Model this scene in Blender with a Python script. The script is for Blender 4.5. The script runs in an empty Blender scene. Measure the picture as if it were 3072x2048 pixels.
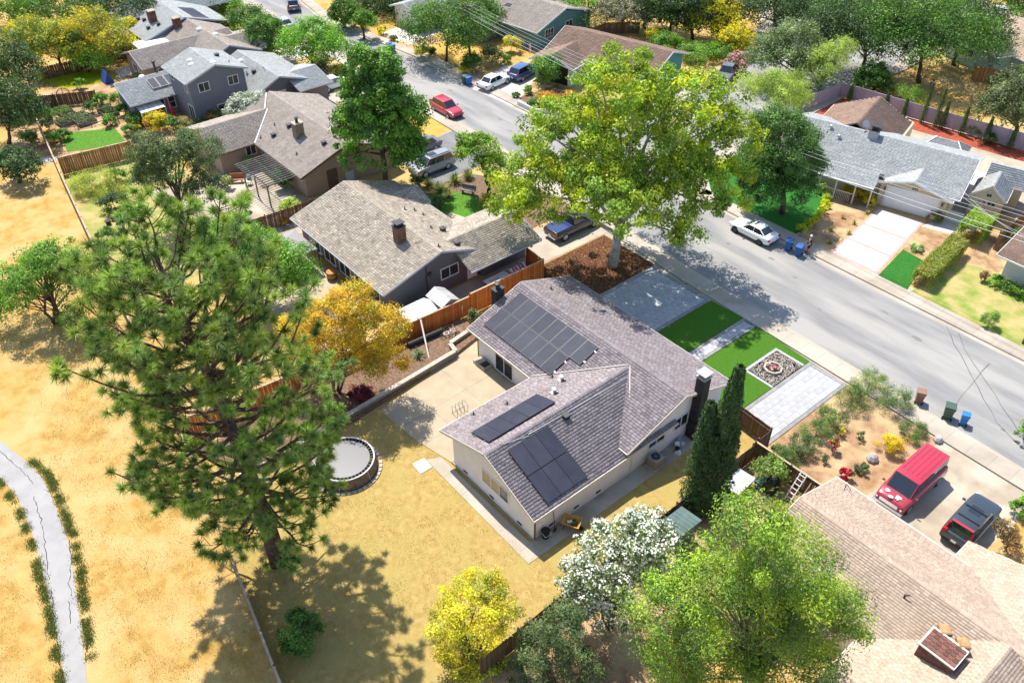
import bpy, math, random
import numpy as np
from mathutils import Vector, Matrix
SC = bpy.context.scene
COL = SC.collection
rnd = random.Random(7)
PI = math.pi
# ---------------------------------------------------------------- camera, sky, sun
cam_d = bpy.data.cameras.new('camera'); cam = bpy.data.objects.new('camera', cam_d); COL.objects.link(cam)
cam_d.sensor_width = 36.0; cam_d.lens = 29.871; cam_d.clip_end = 3000.0; cam_d.clip_start = 0.5
cam.location = (0, 0, 42.0)
_rot = Matrix.Rotation(math.radians(50.293), 3, 'Z') @ Matrix.Rotation(math.radians(90 - 39.668), 3, 'X') @ Matrix.Rotation(math.radians(-0.26), 3, 'Z')
cam.rotation_euler = _rot.to_euler()
SC.camera = cam
SUNV = Vector((-0.54, 0.115, 1.0)).normalized()
world = bpy.data.worlds.new('World'); SC.world = world; world.use_nodes = True
_n = world.node_tree.nodes; _l = world.node_tree.links
sky = _n.new('ShaderNodeTexSky'); sky.sky_type = 'NISHITA'; sky.sun_disc = False
sky.sun_elevation = math.asin(SUNV.z); sky.sun_rotation = math.atan2(SUNV.x, SUNV.y)
sky.air_density = 1.0; sky.dust_density = 0.6
_l.new(sky.outputs[0], _n['Background'].inputs[0]); _n['Background'].inputs[1].default_value = 0.15
sun_d = bpy.data.lights.new('sun', 'SUN'); sun_d.energy = 4.6; sun_d.angle = math.radians(0.53); sun_d.color = (1.0, 0.95, 0.87)
sun = bpy.data.objects.new('sun', sun_d); COL.objects.link(sun)
sun.rotation_euler = SUNV.to_track_quat('Z', 'Y').to_euler(); sun.location = (-60, 40, 120)
SC.view_settings.view_transform = 'Standard'; SC.view_settings.look = 'None'
SC.view_settings.exposure = 0.72; SC.view_settings.gamma = 1.0; SC.view_settings.use_curve_mapping = False
SC.cycles.max_bounces = 6; SC.cycles.transparent_max_bounces = 6

# ---------------------------------------------------------------- materials
MATS = {}
def _mat(name):
    m = bpy.data.materials.new(name); m.use_nodes = True
    nt = m.node_tree; b = nt.nodes['Principled BSDF']
    return m, nt, b
def mat(name, col, col2=None, scale=3.0, rough=0.8, bump=0.0, bscale=40.0, metal=0.0, spec=0.3, rand=0.0, tint=False, detail=6.0, col3=None, scale3=0.15, stretch=None, coat=0.0, c2pos=(0.35, 0.65)):
    """col/col2 mixed by noise (object space), col3 by a second large noise, rand: per-object value change, tint: per-face 'tint' attribute multiplies"""
    m, nt, b = _mat(name); N = nt.nodes; L = nt.links
    b.inputs['Roughness'].default_value = rough; b.inputs['Metallic'].default_value = metal
    b.inputs['Specular IOR Level'].default_value = spec; b.inputs['Coat Weight'].default_value = coat
    tc = N.new('ShaderNodeTexCoord'); vec = tc.outputs['Object']
    if stretch:
        mp = N.new('ShaderNodeMapping'); mp.inputs['Scale'].default_value = stretch; L.new(vec, mp.inputs[0]); vec = mp.outputs[0]
    cur = None
    def rgb(c):
        r = N.new('ShaderNodeRGB'); r.outputs[0].default_value = (*c, 1); return r.outputs[0]
    cur = rgb(col)
    def noise_mix(cur, c2, sc, lo, hi, dt=detail):
        nz = N.new('ShaderNodeTexNoise'); nz.inputs['Scale'].default_value = sc; nz.inputs['Detail'].default_value = dt; L.new(vec, nz.inputs['Vector'])
        mr = N.new('ShaderNodeMapRange'); mr.inputs[1].default_value = lo; mr.inputs[2].default_value = hi; L.new(nz.outputs[0], mr.inputs[0])
        mx = N.new('ShaderNodeMix'); mx.data_type = 'RGBA'; L.new(mr.outputs[0], mx.inputs[0]); L.new(cur, mx.inputs[6]); L.new(rgb(c2), mx.inputs[7])
        return mx.outputs[2]
    if col2: cur = noise_mix(cur, col2, scale, *c2pos)
    if col3: cur = noise_mix(cur, col3, scale3, 0.42, 0.62, 4.0)
    if tint:
        at = N.new('ShaderNodeAttribute'); at.attribute_name = 'tint'
        mx = N.new('ShaderNodeMix'); mx.data_type = 'RGBA'; mx.blend_type = 'MULTIPLY'; mx.inputs[0].default_value = 1.0
        L.new(cur, mx.inputs[6]); L.new(at.outputs['Color'], mx.inputs[7]); cur = mx.outputs[2]
    if rand:
        oi = N.new('ShaderNodeObjectInfo'); hs = N.new('ShaderNodeHueSaturation')
        mr = N.new('ShaderNodeMapRange'); mr.inputs[3].default_value = 1 - rand; mr.inputs[4].default_value = 1 + rand
        L.new(oi.outputs['Random'], mr.inputs[0]); L.new(mr.outputs[0], hs.inputs['Value']); L.new(cur, hs.inputs['Color']); cur = hs.outputs[0]
    L.new(cur, b.inputs['Base Color'])
    if bump:
        nz = N.new('ShaderNodeTexNoise'); nz.inputs['Scale'].default_value = bscale; nz.inputs['Detail'].default_value = 8; L.new(vec, nz.inputs['Vector'])
        bp = N.new('ShaderNodeBump'); bp.inputs['Strength'].default_value = min(1, bump); bp.inputs['Distance'].default_value = 0.08
        L.new(nz.outputs[0], bp.inputs['Height']); L.new(bp.outputs[0], b.inputs['Normal'])
    MATS[name] = m; return m
def leaf_mat(name, rough=0.5, trans=0.36):
    m, nt, b = _mat(name); N = nt.nodes; L = nt.links
    at = N.new('ShaderNodeAttribute'); at.attribute_name = 'tint'
    L.new(at.outputs['Color'], b.inputs['Base Color']); b.inputs['Roughness'].default_value = rough; b.inputs['Specular IOR Level'].default_value = 0.35
    tr = N.new('ShaderNodeBsdfTranslucent')
    hs = N.new('ShaderNodeHueSaturation'); hs.inputs['Value'].default_value = 1.25; hs.inputs['Saturation'].default_value = 1.1
    L.new(at.outputs['Color'], hs.inputs['Color']); L.new(hs.outputs[0], tr.inputs[0])
    mx = N.new('ShaderNodeMixShader'); mx.inputs[0].default_value = trans
    L.new(b.outputs[0], mx.inputs[1]); L.new(tr.outputs[0], mx.inputs[2]); L.new(mx.outputs[0], N['Material Output'].inputs[0])
    MATS[name] = m; return m
leaf_mat('leaf'); leaf_mat('needle', 0.55, 0.22); leaf_mat('petal', 0.7, 0.3)

mat('dry_grass', (0.52, 0.345, 0.115), (0.41, 0.245, 0.065), 1.1, 0.95, 0.9, 22, spec=0.05, col3=(0.56, 0.39, 0.165), scale3=0.33, detail=10, c2pos=(0.4, 0.64))
mat('yard_grass', (0.50, 0.36, 0.135), (0.38, 0.265, 0.08), 2.2, 0.95, 0.9, 26, spec=0.05, col3=(0.43, 0.33, 0.11), scale3=0.5, detail=10)
mat('lawn', (0.075, 0.20, 0.02), (0.12, 0.27, 0.035), 3.0, 0.9, 0.8, 45, spec=0.1, detail=8)
mat('turf', (0.05, 0.15, 0.012), (0.085, 0.20, 0.02), 14, 0.9, 0.8, 50, spec=0.1, detail=8)
mat('turf_far', (0.025, 0.145, 0.02), (0.05, 0.20, 0.035), 8, 0.9, 0.8, 50, spec=0.1, detail=8)
mat('lawn_yellow', (0.40, 0.38, 0.015), (0.26, 0.32, 0.015), 0.35, 0.9, 0.8, 40, spec=0.05)
mat('lawn_patchy', (0.22, 0.30, 0.05), (0.52, 0.40, 0.18), 0.7, 0.95, 0.8, 30, spec=0.05, detail=9)
mat('lawn_dry', (0.50, 0.30, 0.07), (0.58, 0.38, 0.10), 1.2, 0.95, 0.8, 30, spec=0.05)
mat('dirt', (0.40, 0.25, 0.14), (0.27, 0.155, 0.085), 1.4, 0.95, 0.7, 20, spec=0.05, col3=(0.52, 0.37, 0.20), scale3=0.5, detail=10)
mat('mulch', (0.085, 0.042, 0.03), (0.20, 0.10, 0.05), 7, 0.95, 1.0, 16, spec=0.05, detail=12)
mat('mulch_tan', (0.27, 0.18, 0.12), (0.14, 0.085, 0.055), 6, 0.95, 1.0, 18, spec=0.05, detail=12)
mat('mulch_red', (0.42, 0.11, 0.06), (0.28, 0.06, 0.035), 4, 0.95, 0.8, 20, spec=0.05)
mat('asphalt', (0.255, 0.25, 0.245), (0.205, 0.20, 0.195), 0.9, 0.9, 0.25, 60, spec=0.2, col3=(0.33, 0.315, 0.29), scale3=0.3, stretch=(0.3, 1.6, 1), detail=9)
mat('asphalt_dark', (0.17, 0.17, 0.17), (0.22, 0.22, 0.215), 0.8, 0.9, 0.25, 60, spec=0.2)
mat('concrete', (0.40, 0.345, 0.275), (0.34, 0.29, 0.23), 0.8, 0.9, 0.2, 30, spec=0.2, col3=(0.45, 0.395, 0.325), scale3=0.3)
mat('concrete_white', (0.58, 0.52, 0.47), (0.52, 0.46, 0.42), 0.7, 0.85, 0.1, 30, spec=0.2)
mat('concrete_pink', (0.52, 0.34, 0.30), (0.46, 0.29, 0.255), 1.5, 0.9, 0.15, 30, spec=0.2)
mat('concrete_patio', (0.43, 0.35, 0.24), (0.37, 0.30, 0.20), 0.9, 0.9, 0.2, 30, spec=0.2)
mat('concrete_old', (0.40, 0.335, 0.25), (0.31, 0.255, 0.185), 0.7, 0.9, 0.3, 25, spec=0.2, col3=(0.47, 0.41, 0.32), scale3=0.4)
mat('path_asphalt', (0.36, 0.345, 0.335), (0.31, 0.295, 0.285), 0.9, 0.92, 0.2, 50, spec=0.15)
mat('crack', (0.03, 0.03, 0.028), rough=0.95)
mat('tar', (0.10, 0.10, 0.10), rough=0.8)
mat('paver', (0.43, 0.425, 0.43), (0.37, 0.365, 0.37), 2.5, 0.85, 0.2, 40, spec=0.2, rand=0.09)
mat('paver_edge', (0.29, 0.28, 0.28), (0.24, 0.23, 0.23), 3, 0.85, 0.2, 40, spec=0.2, rand=0.1)
mat('paver_joint', (0.20, 0.19, 0.185), rough=0.95)
mat('gravel', (0.44, 0.39, 0.35), (0.33, 0.29, 0.26), 9, 0.95, 1.0, 14, spec=0.1, detail=12, tint=True)
mat('block', (0.38, 0.32, 0.26), (0.24, 0.195, 0.155), 3, 0.95, 0.6, 25, spec=0.1, rand=0.16, stretch=(1, 1, 5))
mat('block_cap', (0.50, 0.44, 0.36), (0.40, 0.345, 0.28), 2, 0.95, 0.4, 25, spec=0.1, rand=0.1)
mat('shingle_mauve', (0.30, 0.26, 0.265), (0.26, 0.22, 0.225), 1.2, 0.95, 0.4, 60, spec=0.1, tint=True)
mat('shingle_tan', (0.43, 0.37, 0.30), (0.37, 0.315, 0.255), 1.0, 0.95, 0.4, 60, spec=0.1, tint=True)
mat('shingle_pale', (0.52, 0.40, 0.305), (0.47, 0.355, 0.27), 0.8, 0.95, 0.4, 60, spec=0.1, tint=True)
mat('shingle_grey', (0.42, 0.43, 0.42), (0.37, 0.38, 0.37), 1.0, 0.95, 0.4, 60, spec=0.1, tint=True)
mat('shingle_taupe', (0.40, 0.345, 0.295), (0.35, 0.295, 0.25), 1.0, 0.95, 0.4, 60, spec=0.1, tint=True)
mat('shingle_brown', (0.30, 0.205, 0.155), (0.25, 0.165, 0.125), 1.0, 0.95, 0.4, 60, spec=0.1, tint=True)
mat('roof_deck', (0.11, 0.09, 0.085), rough=0.95)
mat('roof_deck_pale', (0.38, 0.285, 0.215), rough=0.95)
mat('roof_deck_tan', (0.20, 0.155, 0.115), rough=0.95)
mat('roof_deck_grey', (0.19, 0.19, 0.185), rough=0.95)
def paint(name, c, rough=0.75, **k): return mat(name, c, tuple(x * 0.93 for x in c), 1.3, rough, **k)
paint('stucco_white', (0.82, 0.78, 0.77)); paint('stucco_beige', (0.81, 0.75, 0.72)); paint('stucco_grey', (0.125, 0.125, 0.135)); paint('stucco_tan', (0.36, 0.265, 0.20))
paint('siding_slate', (0.20, 0.195, 0.225)); paint('siding_cream', (0.62, 0.52, 0.36)); paint('siding_teal', (0.13, 0.25, 0.25)); paint('siding_mint', (0.42, 0.55, 0.52)); paint('siding_olive', (0.20, 0.19, 0.15))
paint('siding_blue', (0.16, 0.20, 0.27)); paint('siding_aqua', (0.10, 0.33, 0.33)); paint('stucco_cool', (0.66, 0.68, 0.66)); paint('siding_mauve', (0.36, 0.30, 0.34))
mat('trim_white', (0.80, 0.79, 0.77), rough=0.6); mat('trim_grey', (0.45, 0.47, 0.50), rough=0.6); mat('trim_brown', (0.12, 0.075, 0.05), rough=0.7); mat('trim_beige', (0.68, 0.60, 0.52), rough=0.6)
mat('glass', (0.025, 0.03, 0.035), rough=0.06, spec=0.8); mat('glass_blind', (0.48, 0.36, 0.20), (0.36, 0.25, 0.12), 9, 0.35, spec=0.6, stretch=(0.3, 0.3, 6))
mat('car_glass', (0.02, 0.025, 0.03), rough=0.04, spec=0.9)
mat('solar', (0.045, 0.048, 0.068), (0.036, 0.038, 0.056), 1.2, 0.55, spec=0.12, rand=0.12); mat('solar_frame', (0.02, 0.02, 0.023), rough=0.4); mat('solar_rail', (0.55, 0.55, 0.57), rough=0.35, metal=0.8)
mat('metal_grey', (0.42, 0.43, 0.44), rough=0.45, metal=0.7); mat('metal_dark', (0.06, 0.06, 0.065), rough=0.5, metal=0.4); mat('metal_white', (0.75, 0.75, 0.74), rough=0.5); mat('chrome', (0.75, 0.76, 0.78), rough=0.15, metal=1.0)
mat('brick_dark', (0.035, 0.034, 0.036), rough=0.75, bump=0.3, bscale=12, rand=0.2, spec=0.35); mat('brick_red', (0.22, 0.12, 0.085), rough=0.9, rand=0.3); mat('brick_buff', (0.27, 0.215, 0.15), rough=0.9, rand=0.2)
mat('brick_redwood', (0.17, 0.075, 0.055), rough=0.9, rand=0.3); mat('stone_cap', (0.46, 0.29, 0.15), (0.33, 0.18, 0.08), 5, 0.9)
mat('fence_red', (0.56, 0.19, 0.05), (0.44, 0.13, 0.03), 2.0, 0.8, 0.3, 14, spec=0.15, rand=0.24, stretch=(6, 6, 0.7))
mat('fence_brown', (0.21, 0.135, 0.085), (0.14, 0.085, 0.05), 2.0, 0.9, 0.3, 14, spec=0.1, rand=0.28, stretch=(6, 6, 0.7))
mat('fence_new', (0.46, 0.23, 0.10), (0.34, 0.155, 0.06), 2.0, 0.85, 0.3, 14, spec=0.1, rand=0.3, stretch=(6, 6, 0.7))
mat('fence_grey', (0.30, 0.25, 0.215), (0.22, 0.18, 0.15), 2.0, 0.9, 0.3, 14, spec=0.1, rand=0.2, stretch=(6, 6, 0.7))
mat('fence_cap', (0.50, 0.37, 0.25), (0.40, 0.28, 0.18), 2.0, 0.9); mat('vinyl_mauve', (0.42, 0.35, 0.41), (0.38, 0.31, 0.37), 0.8, 0.6, rand=0.06)
mat('wood_grey', (0.23, 0.22, 0.20), (0.16, 0.15, 0.135), 3, 0.9, rand=0.15); mat('wood_pole', (0.16, 0.10, 0.065), (0.10, 0.06, 0.04), 2, 0.9); mat('wood_barrel', (0.47, 0.24, 0.08), (0.33, 0.15, 0.045), 3, 0.7)
mat('bark', (0.16, 0.115, 0.085), (0.085, 0.06, 0.045), 5, 0.95, 0.8, 14, spec=0.1, stretch=(1, 1, 0.4)); mat('bark_pale', (0.50, 0.46, 0.39), (0.30, 0.26, 0.20), 3, 0.9, 0.4, 12, spec=0.1); mat('bark_pine', (0.17, 0.115, 0.085), (0.07, 0.045, 0.035), 5, 0.95, 0.9, 10, spec=0.1); mat('twig_grey', (0.34, 0.28, 0.22), rough=0.95)
mat('rubber', (0.015, 0.015, 0.016), rough=0.8); mat('plastic_black', (0.02, 0.02, 0.022), rough=0.5)
def cpaint(n, c, rough=0.25): return mat(n, c, rough=rough, spec=0.5, coat=0.7)
cpaint('car_white', (0.78, 0.78, 0.78)); cpaint('car_red', (0.33, 0.03, 0.04)); cpaint('car_charcoal', (0.035, 0.045, 0.055)); cpaint('car_silver', (0.26, 0.27, 0.275)); cpaint('car_navy', (0.02, 0.04, 0.14)); cpaint('car_blue', (0.05, 0.10, 0.25)); cpaint('car_black', (0.02, 0.02, 0.024)); cpaint('car_grey', (0.13, 0.135, 0.14)); cpaint('car_crimson', (0.42, 0.025, 0.05)); cpaint('car_pale', (0.40, 0.42, 0.44))
mat('van_worn', (0.60, 0.42, 0.42), (0.62, 0.62, 0.62), 3, 0.6); mat('van_beige', (0.36, 0.27, 0.23), rough=0.4)
mat('lamp_red', (0.45, 0.01, 0.015), rough=0.2); mat('lamp_clear', (0.75, 0.75, 0.72), rough=0.1); mat('plate', (0.75, 0.75, 0.75), rough=0.5)
mat('bin_blue', (0.02, 0.10, 0.33), rough=0.5, spec=0.4); mat('bin_sky', (0.025, 0.17, 0.42), rough=0.5, spec=0.4); mat('bin_green', (0.055, 0.095, 0.065), rough=0.5, spec=0.4); mat('bin_brown', (0.26, 0.14, 0.095), rough=0.55, spec=0.3)
mat('barrow_yellow', (0.60, 0.32, 0.06), rough=0.5); mat('hose_green', (0.02, 0.12, 0.06), rough=0.5)
mat('canopy_grey', (0.28, 0.27, 0.27), rough=0.85); mat('canvas_red', (0.50, 0.02, 0.035), rough=0.85); mat('trampoline_mat', (0.10, 0.10, 0.11), rough=0.35, spec=0.5); mat('trampoline_net', (0.13, 0.085, 0.06), (0.22, 0.15, 0.1), 5, 0.9)
mat('stripe_pink', (0.55, 0.10, 0.22), rough=0.85); mat('stripe_white', (0.75, 0.66, 0.68), rough=0.85)
mat('skin', (0.42, 0.24, 0.16), rough=0.6); mat('cloth_navy', (0.025, 0.025, 0.07), rough=0.9); mat('cloth_dark', (0.05, 0.04, 0.045), rough=0.9); mat('cloth_white', (0.75, 0.75, 0.75), rough=0.9); mat('cloth_blue', (0.03, 0.08, 0.30), rough=0.9)
mat('terracotta', (0.42, 0.17, 0.08), rough=0.85); mat('wire', (0.55, 0.55, 0.55), rough=0.5); mat('ac_tan', (0.36, 0.30, 0.20), rough=0.5, metal=0.3); mat('steel_panel', (0.50, 0.50, 0.50), (0.43, 0.43, 0.43), 1, 0.5, metal=0.2, rand=0.12); mat('white_panel', (0.70, 0.69, 0.67), (0.62, 0.61, 0.59), 1, 0.6, rand=0.12); mat('shed_green', (0.05, 0.09, 0.085), (0.08, 0.13, 0.12), 2, 0.55, rand=0.2)
mat('flag_red', (0.50, 0.03, 0.05), rough=0.9); mat('rock', (0.45, 0.43, 0.42), (0.3, 0.28, 0.27), 4, 0.9, 0.5, 10); mat('white_gloss', (0.82, 0.82, 0.82), rough=0.4)
MT = MATS

# ---------------------------------------------------------------- objects
ORG = {}
def thing(name, label, cat, loc, rotz=0.0, group=None, world=True, kind=None):
    """an Empty at the base of a thing; its parts are written in world metres (world=True) or in its own frame"""
    o = bpy.data.objects.new(name, None); COL.objects.link(o); o.empty_display_size = 0.3
    loc = Vector((loc[0], loc[1], loc[2] if len(loc) > 2 else 0.0)); o.location = loc; o.rotation_euler = (0, 0, rotz)
    tag(o, label, cat, group, kind); ORG[o.name] = loc.copy() if world else Vector((0, 0, 0)); return o
def tag(o, label=None, cat=None, group=None, kind=None):
    if label: o['label'] = label
    if cat: o['category'] = cat
    if group: o['group'] = group
    if kind: o['kind'] = kind
    return o
def link(name, me, parent=None, kind=None):
    o = bpy.data.objects.new(name, me); COL.objects.link(o)
    if parent is not None: o.parent = parent; ORG[o.name] = ORG.get(parent.name, Vector((0, 0, 0)))
    if kind: o['kind'] = kind
    return o
class MB:
    def __init__(s): s.v = []; s.f = []; s.m = []; s.t = []
    def add(s, vs, fs, mi=0, tint=None):
        k = len(s.v); s.v += [tuple(p) for p in vs]
        for f in fs: s.f.append(tuple(i + k for i in f)); s.m.append(mi); s.t.append(tint or (1, 1, 1))
        return s
    def box(s, x0, x1, y0, y1, z0, z1, mi=0):
        return s.add([(x0,y0,z0),(x1,y0,z0),(x1,y1,z0),(x0,y1,z0),(x0,y0,z1),(x1,y0,z1),(x1,y1,z1),(x0,y1,z1)],
                     [(3,2,1,0),(4,5,6,7),(0,1,5,4),(1,2,6,5),(2,3,7,6),(3,0,4,7)], mi)
    def cbox(s, c, d, rz=0, mi=0, taper=1.0):
        co, si = math.cos(rz), math.sin(rz); vs = []
        for k, zz in ((1, -1), (taper, 1)):
            for a, b in ((-1,-1),(1,-1),(1,1),(-1,1)):
                x = a*d[0]/2*k; y = b*d[1]/2*k; vs.append((c[0]+x*co-y*si, c[1]+x*si+y*co, c[2]+zz*d[2]/2))
        return s.add(vs, [(3,2,1,0),(4,5,6,7),(0,1,5,4),(1,2,6,5),(2,3,7,6),(3,0,4,7)], mi)
    def beam(s, p0, p1, w, h, mi=0, up=(0,0,1)):
        p0 = Vector(p0); p1 = Vector(p1); d = (p1-p0).normalized(); u = Vector(up); r = d.cross(u)
        if r.length < 1e-4: r = d.cross(Vector((1,0,0)))
        r.normalize(); u = r.cross(d); vs = []
        for p in (p0, p1):
            for a, b in ((-1,-1),(1,-1),(1,1),(-1,1)): vs.append(p + r*(a*w/2) + u*(b*h/2))
        return s.add(vs, [(0,1,2,3),(7,6,5,4),(1,0,4,5),(2,1,5,6),(3,2,6,7),(0,3,7,4)], mi)
    def poly(s, pts, z0, z1, mi=0):
        n = len(pts); vs = [(p[0],p[1],z0) for p in pts] + [(p[0],p[1],z1) for p in pts]
        return s.add(vs, [tuple(range(n-1,-1,-1)), tuple(range(n,2*n))] + [(i,(i+1)%n,n+(i+1)%n,n+i) for i in range(n)], mi)
    def slab(s, pts, th, mi=0):
        """planar polygon with thickness th below it (along its normal)"""
        P = [Vector(p) for p in pts]; nrm = (P[1]-P[0]).cross(P[2]-P[0]).normalized()
        if nrm.z < 0: P.reverse(); nrm = -nrm
        n = len(P); Q = [p - nrm*th for p in P]
        return s.add(P+Q, [tuple(range(n)), tuple(range(2*n-1,n-1,-1))] + [((i+1)%n,i,n+i,n+(i+1)%n) for i in range(n)], mi)
    def tube(s, pts, rad, n=6, mi=0, cap=True):
        P = [Vector(p) for p in pts]; R = rad if isinstance(rad, (list, tuple)) else [rad]*len(P)
        k = len(s.v); ref = Vector((0.31, 0.95, 0.05)); 
        for i, p in enumerate(P):
            d = (P[min(i+1,len(P)-1)] - P[max(i-1,0)]); d = d.normalized() if d.length > 1e-6 else Vector((0,0,1))
            a = d.cross(ref)
            if a.length < 0.05: a = d.cross(Vector((1,0,0)))
            a.normalize(); b = d.cross(a)
            for j in range(n):
                t = 2*PI*j/n; s.v.append(tuple(p + a*(math.cos(t)*R[i]) + b*(math.sin(t)*R[i])))
        for i in range(len(P)-1):
            for j in range(n):
                s.f.append((k+i*n+j, k+i*n+(j+1)%n, k+(i+1)*n+(j+1)%n, k+(i+1)*n+j)); s.m.append(mi); s.t.append((1,1,1))
        if cap:
            s.f.append(tuple(k+j for j in range(n-1,-1,-1))); s.m.append(mi); s.t.append((1,1,1))
            s.f.append(tuple(k+(len(P)-1)*n+j for j in range(n))); s.m.append(mi); s.t.append((1,1,1))
        return s
    def lathe(s, c, prof, n=12, mi=0):
        k = len(s.v)
        for r, z in prof:
            for j in range(n):
                t = 2*PI*j/n; s.v.append((c[0]+math.cos(t)*r, c[1]+math.sin(t)*r, c[2]+z))
        for i in range(len(prof)-1):
            for j in range(n): s.f.append((k+i*n+j, k+i*n+(j+1)%n, k+(i+1)*n+(j+1)%n, k+(i+1)*n+j)); s.m.append(mi); s.t.append((1,1,1))
        s.f.append(tuple(k+j for j in range(n-1,-1,-1))); s.m.append(mi); s.t.append((1,1,1))
        s.f.append(tuple(k+(len(prof)-1)*n+j for j in range(n))); s.m.append(mi); s.t.append((1,1,1))
        return s
    def mesh(s, name, mats, org=None, smooth=False):
        me = bpy.data.meshes.new(name)
        vs = s.v if org is None else [(a-org[0], b-org[1], c-org[2]) for a, b, c in s.v]
        me.from_pydata(vs, [], s.f)
        ms = mats if isinstance(mats, (list, tuple)) else [mats]
        for m in ms: me.materials.append(MATS[m] if isinstance(m, str) else m)
        if len(ms) > 1: me.polygons.foreach_set('material_index', s.m)
        if any(t != (1,1,1) for t in s.t):
            at = me.attributes.new('tint', 'FLOAT_COLOR', 'FACE'); at.data.foreach_set('color', [x for t in s.t for x in (*t, 1)])
        if smooth: me.polygons.foreach_set('use_smooth', [True]*len(me.polygons))
        me.update(); return me
    def build(s, name, mats, parent=None, smooth=False, kind=None, bevel=0.0):
        org = ORG.get(parent.name) if parent is not None else None
        if parent is None: c = s.v[0]; org = None
        o = link(name, s.mesh(name, mats, org, smooth), parent, kind)
        if bevel: b = o.modifiers.new('bevel', 'BEVEL'); b.width = bevel; b.segments = 2; b.limit_method = 'ANGLE'
        return o
def solo(name, mb, mats, loc, label, cat, group=None, smooth=False, kind=None):
    """a thing that is one mesh, written in world metres, origin at loc"""
    L = Vector((loc[0], loc[1], loc[2] if len(loc) > 2 else 0)); o = bpy.data.objects.new(name, mb.mesh(name, mats, L, smooth)); COL.objects.link(o); o.location = L
    return tag(o, label, cat, group, kind)
def sheet(name, pts, z, m, kind='structure', th=None):
    """flat piece of ground, top at z"""
    mb = MB()
    if th: mb.poly(pts, z-th, z)
    else: mb.add([(p[0],p[1],z) for p in pts], [tuple(range(len(pts)))])
    o = link(name, mb.mesh(name, m)); o['kind'] = kind; ORG[o.name] = Vector((0,0,0)); return o
def copy_tree(o, parent=None):
    c = o.copy(); COL.objects.link(c); c.parent = parent
    for ch in o.children: copy_tree(ch, c)
    return c
def raw_mesh(name, V, F4, mats, tint=None, smooth=False):
    """numpy quads -> mesh"""
    me = bpy.data.meshes.new(name); n = len(F4); k = F4.shape[1]
    me.vertices.add(len(V)); me.vertices.foreach_set('co', np.ascontiguousarray(V, dtype=np.float32).ravel())
    me.loops.add(n*k); me.loops.foreach_set('vertex_index', np.ascontiguousarray(F4, dtype=np.int32).ravel())
    me.polygons.add(n); me.polygons.foreach_set('loop_start', np.arange(0, n*k, k, dtype=np.int32))
    for m in (mats if isinstance(mats, list) else [mats]): me.materials.append(MATS[m])
    if tint is not None:
        at = me.attributes.new('tint', 'FLOAT_COLOR', 'FACE'); at.data.foreach_set('color', np.concatenate([tint, np.ones((n,1))], 1).astype(np.float32).ravel())
    me.update(calc_edges=True); me.validate(); return me

# ---------------------------------------------------------------- builders: plants
def leaf_quads(P, Nrm, size, rng, aspect=0.5, fold=0.15):
    n = len(P); ref = rng.normal(size=(n,3)); T = np.cross(Nrm, ref); T /= np.linalg.norm(T, axis=1)[:,None] + 1e-9
    B = np.cross(Nrm, T); s = size[:,None]
    V = np.empty((n,4,3)); V[:,0] = P - T*s*0.5; V[:,1] = P + B*s*aspect*0.5 + Nrm*s*fold; V[:,2] = P + T*s*0.5; V[:,3] = P - B*s*aspect*0.5 + Nrm*s*fold
    return V.reshape(-1,3), np.arange(n*4).reshape(n,4)
def unit(v): return v/(np.linalg.norm(v, axis=1)[:,None]+1e-9)
def foliage(ells, n, size, pal, rng, nclump=None, clump=0.8, shell=0.5, up=0.5, flat=0.8, vary=0.18):
    """leaf positions gathered in clumps through the outer part of ellipsoids (x,y,z,r,rz)"""
    E = np.array([[*e[0], e[1], e[2]] for e in ells], float); w = E[:,3]*(E[:,3]+E[:,4]); w /= w.sum()
    nclump = nclump or max(12, int(sum(e[1]*(e[1]+e[2]) for e in ells)*3.2/clump**1.5))
    k = rng.choice(len(E), nclump, p=w); D = unit(rng.normal(size=(nclump,3))); D[:,2] = np.where(D[:,2] < -0.35, -D[:,2], D[:,2])
    rad = (shell + (1-shell)*rng.random(nclump)**0.5)[:,None]
    Cc = E[k,:3] + D*rad*np.stack([E[k,3],E[k,3],E[k,4]],1)
    pal = np.array(pal, float); base = pal[rng.choice(len(pal), nclump)]*(1+vary*rng.normal(size=(nclump,1)))
    cs = clump*(0.6+0.8*rng.random(nclump))
    j = rng.integers(0, nclump, n); off = unit(rng.normal(size=(n,3)))*(rng.random(n)**0.45)[:,None]; off[:,2] *= flat
    P = Cc[j] + off*cs[j][:,None]; Nn = unit(D[j]*0.5 + off*0.75 + np.array([0,0,up*0.8]) + rng.normal(size=(n,3))*0.6)
    tint = np.clip(1.5*base[j]*(1+0.16*rng.normal(size=(n,1))), 0.004, 0.85)
    return P, Nn, size*(0.7+0.6*rng.random(n)), tint, Cc
SEED = [100]
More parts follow.
